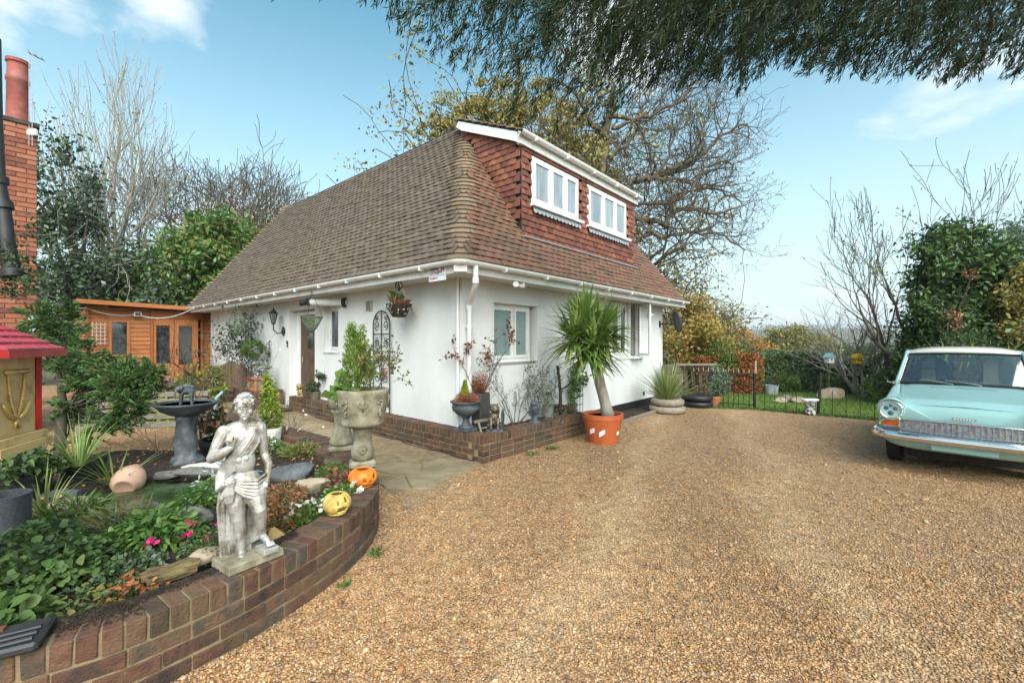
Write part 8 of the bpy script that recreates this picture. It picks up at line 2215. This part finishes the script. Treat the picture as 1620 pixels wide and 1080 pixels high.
for k, (px, py, Y, r, h, lf, l2, lab, nm) in enumerate((
    (214, 600, 8.6, .40, .78, 'leaf_green', None, 'pink flowering hydrangea left of the summer house door', 'hydrangea'),
    (252, 600, 8.2, .28, .66, 'leaf_green', None, 'smaller pink hydrangea in front of the summer house doors', 'hydrangea'),
    (281, 612, 9.0, .16, .55, 'leaf_lime', None, 'small lime green conifer before the summer house doors', 'conifer_shrub'),
    (322, 604, 9.4, .36, .85, 'leaf_olive', 'leaf_lime', 'yellow green bushy conifer at the corner of the summer house', 'conifer_shrub'),
    (270, 640, 7.8, .14, .35, 'leaf_lime', None, 'small lime tuft beside the end of the bench', 'conifer_shrub'))):
    p = atY(px, py, Y); p.z = 0
    t = crown_tree(nm, lab, p, h * .5, .02, [((0, 0, h * .72), (r, r, h * .5)), ((0, 0, h * .3), (r * .9, r * .9, h * .35))], 3200, .075, lf, cat='shrub', leaf2=l2)
    if nm == 'hydrangea':
        for m_i in range(10):
            a = random.uniform(0, 2 * PI); rr = r * random.uniform(.3, 1.0); leaf_obj('flower_head', unit(rng.normal(size=(90, 3))) * .08 + np.array([rr * math.cos(a), rr * math.sin(a) * .8 - .1, h * random.uniform(.85, 1.3)]), .045, M_['leaf_pink'], t, .9)
# low edging bed behind the bench
brick_wall('low brick edging beside the summer house step', [(-8.4, 9.9), (-5.9, 8.7)], 0.22, 1, courses=1)
# lime conifer in the white pot
p = p4 + Vector((0, 0, .33)); t = crown_tree('conifer_shrub', 'narrow lime conifer in the white pot behind the statue', p, .1, .01, [((0, 0, .22), (.10, .10, .26)), ((-.06, 0, .42), (.05, .05, .22))], 2600, .05, 'leaf_lime', cat='shrub', aspect=.3, leaf2='leaf_green')
# plants in the stone bowl
p = bowl_p + Vector((0, 0, .69)); t = plant('conifer_shrub', 'light green upright conifer growing in the stone bowl', 'shrub', p)
P, D = [], []
for k in range(90):
    h = random.uniform(.02, .50); a = random.uniform(0, 2 * PI); r = (.17 * (1 - h / .62)) * random.uniform(.2, 1); q = np.array([-.05 + r * math.cos(a), r * math.sin(a), h]); d = np.array([math.cos(a) * .35, math.sin(a) * .35, 1.]); u = rng.random((90, 1)); P.append(q + d * u * .13 + rng.normal(size=(90, 3)) * .010); D.append(np.tile(d, (90, 1)))
lm('leaf_thuja', [(0.06, 0.11, 0.02), (0.14, 0.23, 0.04), (0.24, 0.33, 0.07), (0.30, 0.36, 0.10)])
leaf_obj('foliage', np.concatenate(P), .024, M_['leaf_thuja'], t, .35, np.concatenate(D), .8); MB().tube([(-.05, 0, -.03), (-.05, 0, .4)], [.014, .005], 6).build('stem', M_['bark'], t)
t = bare_shrub('wispy twigs with small olive leaves sprawling from the stone bowl', p + Vector((.06, .02, 0)), .42, 8, 8, .6, 'bark', 'leaf_olive', .04, 2, rad=.005, nl=220)
t = plant('broad_leaved_plant', 'dark glossy broad leaved plant at the left rim of the stone bowl', 'plant', p + Vector((-.15, -.05, 0)))
leaf_obj('leaves', rng.normal(size=(40, 3)) * .04 + np.array([0, 0, .05]), .13, M_['leaf_laurel'], t, .7)
p = claypot + Vector((0, 0, .15)); crown_tree('pot_plant', 'small dark leaved plant in the brown clay pot', p, .06, .008, [((0, 0, .09), (.13, .13, .09))], 320, .05, 'leaf_dark', cat='plant', aspect=.7)
t = bare_shrub('thin black leaved cotyledon sprigs above the small clay pot', p + Vector((.2, .0, .1)), .3, 3, 3, .5, 'bark', 'leaf_holly', .05, 3, rad=.004)
# planter under the frosted window
p = urn_p + Vector((0, 0, .335)); t = plant('heather', 'rust pink heather filling the black urn', 'plant', p)
D = unit(rng.normal(size=(3200, 3)) * np.array([1, 1, .5]) + np.array([0, 0, .7])); u = rng.random((3200, 1)); P = D * u * np.array([.17, .15, .17]); leaf_obj('sprigs', P, .03, M_['leaf_rust'], t, .3, D, .5)
t = plant('conifer_shrub', 'tiny acid yellow conifer spike in the black urn', 'shrub', p); h = rng.random(1800); r = .065 * (1 - h) + .005; a = rng.uniform(0, 2 * PI, 1800); leaf_obj('foliage', np.stack([-.02 + r * np.cos(a), .05 + r * np.sin(a), .06 + h * .24], 1), .028, M_['leaf_lime'], t, .35, np.tile([0, 0, 1.2], (1800, 1)), .8)
p = tall_p + Vector((0, 0, .53)); t = bare_shrub('red leaved bare branched acer in the tall grey planter', p, .85, 4, 23, .75, 'bark', 'leaf_red', .05, 3, rad=.009, kids=(4, 3), nl=130, lspread=.012)
t = plant('heather', 'brown green heather round the foot of the acer', 'plant', p); D = unit(rng.normal(size=(1600, 3)) * np.array([1, 1, .4]) + np.array([0, 0, 1])); leaf_obj('sprigs', D * rng.random((1600, 1)) * np.array([.15, .15, .30]), .03, M_['leaf_beech'], t, .25, D, .3)
bare_shrub('pale leaved airy shrub between the lion and the owl statues', H(0.85, -0.20, .26), .95, 7, 41, .65, 'bark', 'leaf_greygreen', .033, 2, rad=.009, kids=(4, 3), nl=240)
bare_shrub('bushy small leaved shrub behind the owl statue', H(1.35, -0.18, .26), .75, 8, 43, .55, 'bark', 'leaf_greygreen', .030, 3, rad=.007, kids=(5, 3), nl=330)
t = plant('sawn_sapling', 'sawn off brown sapling trunk with one side branch in the planter', 'tree', H(1.88, -0.30, .26))
MB().tube([(0, 0, 0), (0.0, 0, .40), (-.02, 0, .62), (-.05, 0, .85)], [.030, .027, .024, .022], 8).tube([(0, 0, .45), (.10, -.05, .52), (.20, -.08, .62)], [.016, .012, .009], 6).tube([(0, 0, .40), (.05, .03, .43)], [.012, .009], 6).build('trunk', M_['bark_dark'], t, smooth=True)
bare_shrub('thin bare whippy shrub beside the sawn off sapling', H(1.75, -0.12, .26), 1.3, 3, 47, .4, 'bark', rad=.006, kids=(3, 2))
crown_tree('ground_plant', 'low dark green plant at the foot of the sawn off sapling', H(1.95, -0.45, .26), .05, .01, [((0, 0, .05), (.20, .12, .06))], 420, .045, 'leaf_dark', cat='plant')
# basket plants
t = plant('basket_plants', 'heather, ivy and trailing plants in the wicker basket', 'plant', bask_p + Vector((0, 0, .17)))
leaf_obj('heather', blobs([((.02, 0, .05), (.13, .12, .06))], 900, .2, 16), .03, M_['leaf_beech'], t, .4)
leaf_obj('fern', blobs([((-.03, 0, .11), (.11, .09, .07))], 500, .2, 12), .05, M_['leaf_green'], t, .3)
b = MB(); tp = []
for k in range(9):
    a = random.uniform(0, 2 * PI); pts = [Vector((.15 * math.cos(a), .15 * math.sin(a), .02)), Vector((.20 * math.cos(a), .20 * math.sin(a), -.02)), Vector((.22 * math.cos(a), .22 * math.sin(a), -.08 - random.random() * .14))]; b.tube(pts, .0025, 4); tp += [tuple(pts[1].lerp(pts[2], q)) for q in (0, .3, .6, .9)]
b.build('trailing_stems', M_['bark'], t); leaf_obj('trailing_leaves', np.repeat(np.array(tp), 2, 0) + rng.normal(size=(len(tp) * 2, 3)) * .01, .03, M_['leaf_silver'], t, .7)

# ---- yucca
t = plant('yucca', 'tall yucca with thick trunk and drooping sword leaves in the orange pot', 'plant', (yp.x, yp.y, .40))
b = MB(); tr = [(0.08, 0, -.05), (0.04, 0, .15), (-.03, 0, .45), (-.09, 0, .75), (-.13, 0, .92)]
b.tube(tr, [.105, .082, .070, .062, .055], 14); heads = [(-.22, 0, .92), (-.42, 0, 1.12), (-0.02, 0, 1.22), (-.26, .05, 1.34), (-0.12, -.1, 1.0)]
for h in heads[1:]: b.tube([(-.10, 0, .80), ((h[0] - .12) / 2, h[1] / 2, (h[2] + .8) / 2), h], [.045, .035, .03], 8)
b.build('trunk', M_['bark_pale'], t, smooth=True)
b = MB(); r_ = random.Random(77)
for hi, h in enumerate(heads):
    for k in range(125):
        a = r_.uniform(0, 2 * PI); el = r_.uniform(-.75, 1.45); c = math.cos(el)
        b.blade((h[0] + .03 * math.cos(a), h[1] + .03 * math.sin(a), h[2] + .05 * el), (c * math.cos(a), c * math.sin(a), math.sin(el)), r_.uniform(.42, .64), .066, .22 if el > .6 else .55, n=5, fold=.35, roll=a)
b.build('leaves', M_['yucca'], t)
# ivy and lattice behind the yucca
p = Vector(H(2.75, -0.06, 0.0)); t = plant('climbing_rose', 'thin leafy climber on a black lattice behind the yucca trunk', 'climber', p, HANG)
b = MB(); 
for k in range(5): b.tube([(-.2 + k * .1, 0, .1), (-.2 + k * .1, 0, 1.15)], .006, 4)
for k in range(7): b.tube([(-.22, 0, .2 + k * .15), (.22, 0, .2 + k * .15)], .006, 4)
b.build('lattice', M_['black_metal'], t); leaf_obj('leaves', blobs([((-.15, -.05, .55), (.18, .06, .30)), ((0, -.05, .9), (.25, .06, .22))], 520, .25, 16), .06, M_['leaf_green'], t, .7)
# phormium
t = plant('phormium', 'spiky green and straw phormium spilling from the tyre planter', 'plant', (pp.x, pp.y, .27)); b = MB(); r_ = random.Random(8)
for k in range(150):
    a = r_.uniform(0, 2 * PI); el = r_.uniform(.25, 1.5); b.blade((.05 * math.cos(a), .05 * math.sin(a), 0), (math.cos(el) * math.cos(a), math.cos(el) * math.sin(a), math.sin(el)), r_.uniform(.6, 1.0), .030, .45, n=6, fold=.3, roll=a)
b.build('leaves', M_['phormium'], t)
crown_tree('grey_shrub', 'grey green small leaved shrub in the pot against the iron gate', (4.75, 10.35, .1), .3, .02, [((0, 0, .42), (.32, .28, .34))], 3200, .045, 'leaf_greygreen', cat='shrub')
P = [(H(x, -.35 + random.gauss(0, .1))[0], H(x, -.35 + random.gauss(0, .1))[1], .04 + abs(random.gauss(0, .03))) for x in [random.uniform(4.4, 6.6) for _ in range(160)]]

# ---- front flower bed
def G(x, y): return Vector((x, y, bz(x, y)))
def clump(name, label, p, r, h, n, lsize, leaf, aspect=.6, leaf2=None, cat='plant', up=.4, flowers=None):
    t = plant(name, label, cat, p)
    a = rng.uniform(0, 2 * PI, n); rr = r * np.sqrt(rng.random(n)); z = h * rng.random(n) ** .8 * (1 - .6 * (rr / r) ** 2)
    P = np.stack([rr * np.cos(a), rr * np.sin(a), z], 1); D = np.stack([np.cos(a), np.sin(a), np.full(n, up)], 1)
    k = int(n * .65) if leaf2 else n
    LO = rich_obj if aspect > .35 and lsize > .028 else leaf_obj
    LO('leaves', P[:k], lsize, M_[leaf], t, aspect, D[:k] * .9, .8)
    if leaf2: LO('leaves', P[k:], lsize, M_[leaf2], t, aspect, D[k:] * .9, .8)
    b = MB()
    for i in range(0, n, max(1, n // 26)): b.tube([(P[i, 0] * .3, P[i, 1] * .3, -.02), (P[i, 0] * .8, P[i, 1] * .8, P[i, 2] * .7), tuple(P[i])], .002, 3)
    b.build('stems', M_['leaf_green'], t)
    if flowers:
        fm, fn, fs_ = flowers
        for i in range(fn):
            a_, r_ = random.uniform(0, 2 * PI), r * random.random() ** .5; c = np.array([r_ * math.cos(a_), r_ * math.sin(a_) - r * .15, h * random.uniform(.6, 1.1)])
            leaf_obj('flower', c + rng.normal(size=(7, 3)) * fs_ * .25, fs_, M_[fm], t, .9)
    return t
lm('leaf_bed', [(0.03, 0.06, 0.015), (0.065, 0.125, 0.03), (0.11, 0.18, 0.05), (0.17, 0.20, 0.07)])
bed = [
 ('geranium', 'broad scalloped leaved plant in the bottom left corner of the bed', -2.16, 1.84, .16, .14, 60, .13, 'leaf_bed', .95, None, None),
 ('geranium', 'mound of bright geranium leaves left of the bare soil', -2.34, 2.26, .24, .22, 400, .075, 'leaf_bed', .9, 'leaf_dark', None),
 ('geranium', 'leafy mound behind the bright geranium and beside the cylinder planter', -2.72, 2.52, .22, .20, 320, .075, 'leaf_bed', .9, 'leaf_dark', None),
 ('ivy', 'dull green creeping ivy trailing over the soil beside the curved wall', -2.0, 2.02, .16, .08, 90, .06, 'leaf_dark', .8, 'leaf_olive', None),
 ('leafy_plant', 'brown and green dying back leaves between the bare soil and the log', -1.82, 2.16, .13, .10, 110, .06, 'leaf_beech', .6, 'leaf_dark', None),
 ('primrose', 'rosette of long tongue shaped leaves in the middle of the bed', -2.18, 2.72, .22, .20, 230, .12, 'leaf_laurel', .4, 'leaf_green', None),
 ('cyclamen', 'dark leaved cyclamen with one magenta flower over the bare soil', -1.98, 2.30, .15, .14, 170, .05, 'leaf_dark', .85, 'leaf_greygreen', ('petal_magenta', 2, .024)),
 ('fuchsia', 'small shrub with crimson flowers left of the statue', -1.70, 2.50, .15, .20, 420, .035, 'leaf_dark', .5, 'leaf_green', ('petal_magenta', 9, .018)),
 ('grassy_plant', 'wispy brown green grassy tuft in front of the pond', -2.55, 2.90, .20, .16, 420, .09, 'leaf_olive', .08, 'leaf_greygreen', None),
 ('strawberry', 'green leafy plants along the near rim of the pond', -2.30, 3.45, .25, .17, 420, .065, 'leaf_laurel', .6, 'leaf_green', None),
 ('grassy_plant', 'dark grassy clump by the left rocks', -2.98, 3.05, .16, .15, 260, .09, 'leaf_green', .12, None, None),
 ('heather', 'brown tipped heather right of the statue knees', -1.55, 2.95, .15, .17, 900, .035, 'leaf_beech', .25, 'leaf_dark', None),
 ('pansy', 'white flowered pansies beside the yellow pumpkin', -1.38, 3.02, .15, .13, 330, .05, 'leaf_green', .7, None, ('petal_white', 6, .035)),
 ('pansy', 'pale flowered pansies behind the yellow pumpkin', -1.32, 3.40, .14, .13, 260, .05, 'leaf_laurel', .7, None, ('petal_white', 4, .035)),
 ('gaultheria', 'low plant with many small crimson berries before the orange pumpkin', -1.42, 3.68, .16, .15, 420, .035, 'leaf_dark', .6, 'leaf_beech', ('petal_magenta', 16, .014)),
 ('heather', 'rust brown heather tuft among the rocks behind the pansies', -1.75, 3.40, .15, .15, 700, .035, 'leaf_rust', .22, 'leaf_olive', None),
 ('marigold', 'small plant with one orange flower near the stone pedestal', -1.62, 4.00, .14, .14, 300, .04, 'leaf_green', .6, None, None),
 ('moss_cushion', 'mossy green tufts along the inner foot of the path wall', -2.30, 4.85, .22, .10, 500, .05, 'leaf_olive', .3, 'leaf_green', None),
 ('leafy_plant', 'pale flowered leafy plant at the far end of the bed', -2.75, 4.95, .18, .16, 260, .06, 'leaf_green', .6, None, ('petal_white', 4, .035)),
]
for nm, lab, x, y, r, h, n, ls, lf, asp, l2, fl_ in bed: clump(nm, lab, G(x, y), r, h, int(n * (3.0 if asp > .3 else 1.3)), ls * (.50 if asp > .3 else 1), lf, asp, l2, flowers=fl_)
q = at(527, 741, .42); leaf_obj('flower', np.array(q)[None] * 0 + rng.normal(size=(9, 3)) * .008 + (np.array(q) - np.array(G(-1.62, 4.0))), .035, M_['leaf_orange'], bpy.data.objects['marigold'], .9)
# silver leaved plant
t = plant('silver_ragwort', 'white felted silver leaved plant between the bird bath and the statue', 'plant', G(-2.30, 3.62)); P, D = [], []; b = MB(); r_ = random.Random(4)
for k in range(34):
    a = r_.uniform(0, 2 * PI); el = r_.uniform(.1, 1.3); d = Vector((math.cos(el) * math.cos(a), math.cos(el) * math.sin(a), math.sin(el))); L_ = r_.uniform(.14, .32); e = d * L_ + Vector((0, 0, .05)); b.tube([(0, 0, 0), tuple(d * L_ * .5 + Vector((0, 0, .05))), tuple(e)], [.006, .005, .002], 4)
    for m_i in range(34):
        u = .35 + .65 * random.random(); P.append(tuple(d * L_ * u + Vector((0, 0, .05)) + Vector((r_.gauss(0, .012), r_.gauss(0, .012), r_.gauss(0, .012))))); D.append(tuple(d * .8))
b.build('stems', M_['leaf_silver'], t); leaf_obj('leaves', P, .045, M_['leaf_silver'], t, .32, np.array(D), .8)
# strappy plants round the black pots
for lab, x, y, z, n, L_, m in (('green strappy arching leaved plant spilling over the smaller black pot', -3.62, 3.70, .46, 42, .55, 'yucca'), ('variegated strappy plant between the black pots and the cylinder planter', -3.28, 3.10, .28, 40, .42, 'phormium'), ('arching iris leaves at the left rim of the pond', -3.45, 3.85, .25, 20, .50, 'yucca')):
    t = plant('strappy_plant', lab, 'plant', (x, y, z)); b = MB(); r_ = random.Random(int(x * -100))
    for k in range(n):
        a = r_.uniform(0, 2 * PI); el = r_.uniform(.5, 1.45); b.blade((.03 * math.cos(a), .03 * math.sin(a), 0), (math.cos(el) * math.cos(a), math.cos(el) * math.sin(a), math.sin(el)), L_ * r_.uniform(.6, 1), .015, .9, n=7, fold=.3, roll=a)
    b.build('leaves', M_[m], t)
crown_tree('pot_plant', 'leafy dark plant in the large black pot under the lantern', p1 + Vector((0, 0, .24)), .1, .01, [((0, 0, .08), (.24, .22, .13))], 1300, .055, 'leaf_dark', cat='plant', leaf2='leaf_green')
crown_tree('pot_plant', 'leafy plant with dry twigs in the black tub behind the bird bath', p3 + Vector((0, 0, .30)), .25, .012, [((0, 0, .15), (.26, .24, .18))], 800, .06, 'leaf_dark', cat='plant', leaf2='leaf_rust')
bare_shrub('twisted bare shrub in the black tub behind the bird bath', p3 + Vector((.1, 0, .28)), .75, 4, 52, .6, 'bark', rad=.018)
bare_shrub('bare twiggy shrub with pale dead flower heads behind the statue head', (-3.0, 5.45, .1), .62, 7, 57, .9, 'bark', 'petal_white', .05, 2, rad=.006, nl=26)
bare_shrub('thin bare weed stems in front of the patio gravel', (-3.75, 4.85, .1), .8, 5, 61, .7, 'bark', rad=.005, kids=(3, 2))

# ---- conifer overhanging from behind the camera
t = plant('overhanging_conifer', 'dark feathery conifer whose branches hang over the top of the view', 'tree', (4.2, -2.6, 0))
O = Vector((4.2, -2.6, 0))
b = MB(); b.tube([(0, 0, -.2), (0.1, .1, 3.0), (0, .2, 6.5), (0, .1, 9.0)], [.38, .32, .24, .12], 12)
limbs = []
r_ = random.Random(19)
ends = [(-0.6, 3.4, 4.45), (0.0, 3.3, 4.25), (.6, 3.5, 4.2), (1.2, 3.4, 4.15), (1.9, 3.6, 4.25), (2.6, 3.7, 4.35), (3.4, 3.8, 4.45), (4.2, 4.0, 4.5), (5.2, 4.2, 4.5), (0.3, 4.2, 4.7), (1.4, 4.3, 4.8), (2.6, 4.6, 5.0), (3.8, 4.8, 5.2), (5.0, 5.0, 5.3), (0.4, 2.4, 3.7), (1.5, 2.4, 3.7), (2.6, 2.5, 3.8), (3.6, 2.8, 3.9), (6.0, 3.5, 4.3), (0.9, 3.9, 4.35), (1.6, 3.9, 4.3)]
P, D = [], []
def env(X, Y):      # underside of the drooping foliage
    u = X / Y
    return float(np.interp(u, [-.33, -.24, -.13, -.05, .03, .12, .22, .32, .42, .50, .56, .60, .66, .78, .9, 1.0, 1.2], [.775, .705, .60, .535, .475, .465, .49, .555, .60, .585, .60, .645, .62, .605, .60, .60, .60]))
for e in ends:
    e = Vector(e); s0 = Vector((0, .2, e.z + r_.uniform(.2, 1.2))); ee = e - O
    mid = s0.lerp(ee, .55) + Vector((0, 0, .25)); b.tube([s0, mid, ee], [.085, .05, .012], 7)
    limbs.append((s0 + O, mid + O, e))
b.build('trunk', M_['bark_dark'], t, smooth=True)
b2 = MB()
for k in range(16000):
    l = limbs[r_.randrange(len(limbs))]; u = r_.random() ** .7
    q = (l[0].lerp(l[1], u * 2) if u < .5 else l[1].lerp(l[2], u * 2 - 1)) if u > .25 else l[1].lerp(l[2], r_.random())
    q = q + Vector((r_.gauss(0, .60), r_.gauss(0, .45), r_.gauss(-0.10, .25)))
    if q.y < 1.5: continue
    L_ = r_.uniform(.18, .42); d = Vector((-.45 + r_.gauss(0, .35), .25 + r_.gauss(0, .3), -.75 + r_.gauss(0, .25))).normalized()
    end = q + d * L_
    zb = 1.5 + env(end.x, end.y) * end.y + r_.gauss(0, .05)
    if end.z < zb: 
        sh_ = zb - end.z; q.z += sh_; end.z += sh_
    if (q.z - 1.5) / q.y > 0.86 and (end.z - 1.5) / end.y > 0.80: continue
    n = 40; tt = rng.random(n)
    pts = np.array(q)[None] + np.array(end - q)[None] * tt[:, None] + rng.normal(size=(n, 3)) * (.024 * (1.15 - tt))[:, None]
    P.append(pts); D.append(np.tile(np.array(d) * 1.6, (n, 1)))
P = np.concatenate(P) - np.array(O); D = np.concatenate(D)
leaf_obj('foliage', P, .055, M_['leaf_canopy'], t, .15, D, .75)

# ---- the air of the valley
b = MB().box((300, 900, 50), (4200, 5400, 138))
hz_m = bpy.data.materials.new('haze'); hz_m.use_nodes = True
hn = hz_m.node_tree.nodes; hl = hz_m.node_tree.links
for nd in list(hn):
    if nd.type == 'BSDF_PRINCIPLED': hn.remove(nd)
hv = N(hn, 'ShaderNodeVolumePrincipled'); hv.inputs['Density'].default_value = 0.00045; hv.inputs['Color'].default_value = (0.86, 0.92, 1.0, 1); hv.inputs['Anisotropy'].default_value = 0.2
hl.new(hv.outputs[0], hn['Material Output'].inputs['Volume'])
b.build('haze', hz_m, kind='stuff')
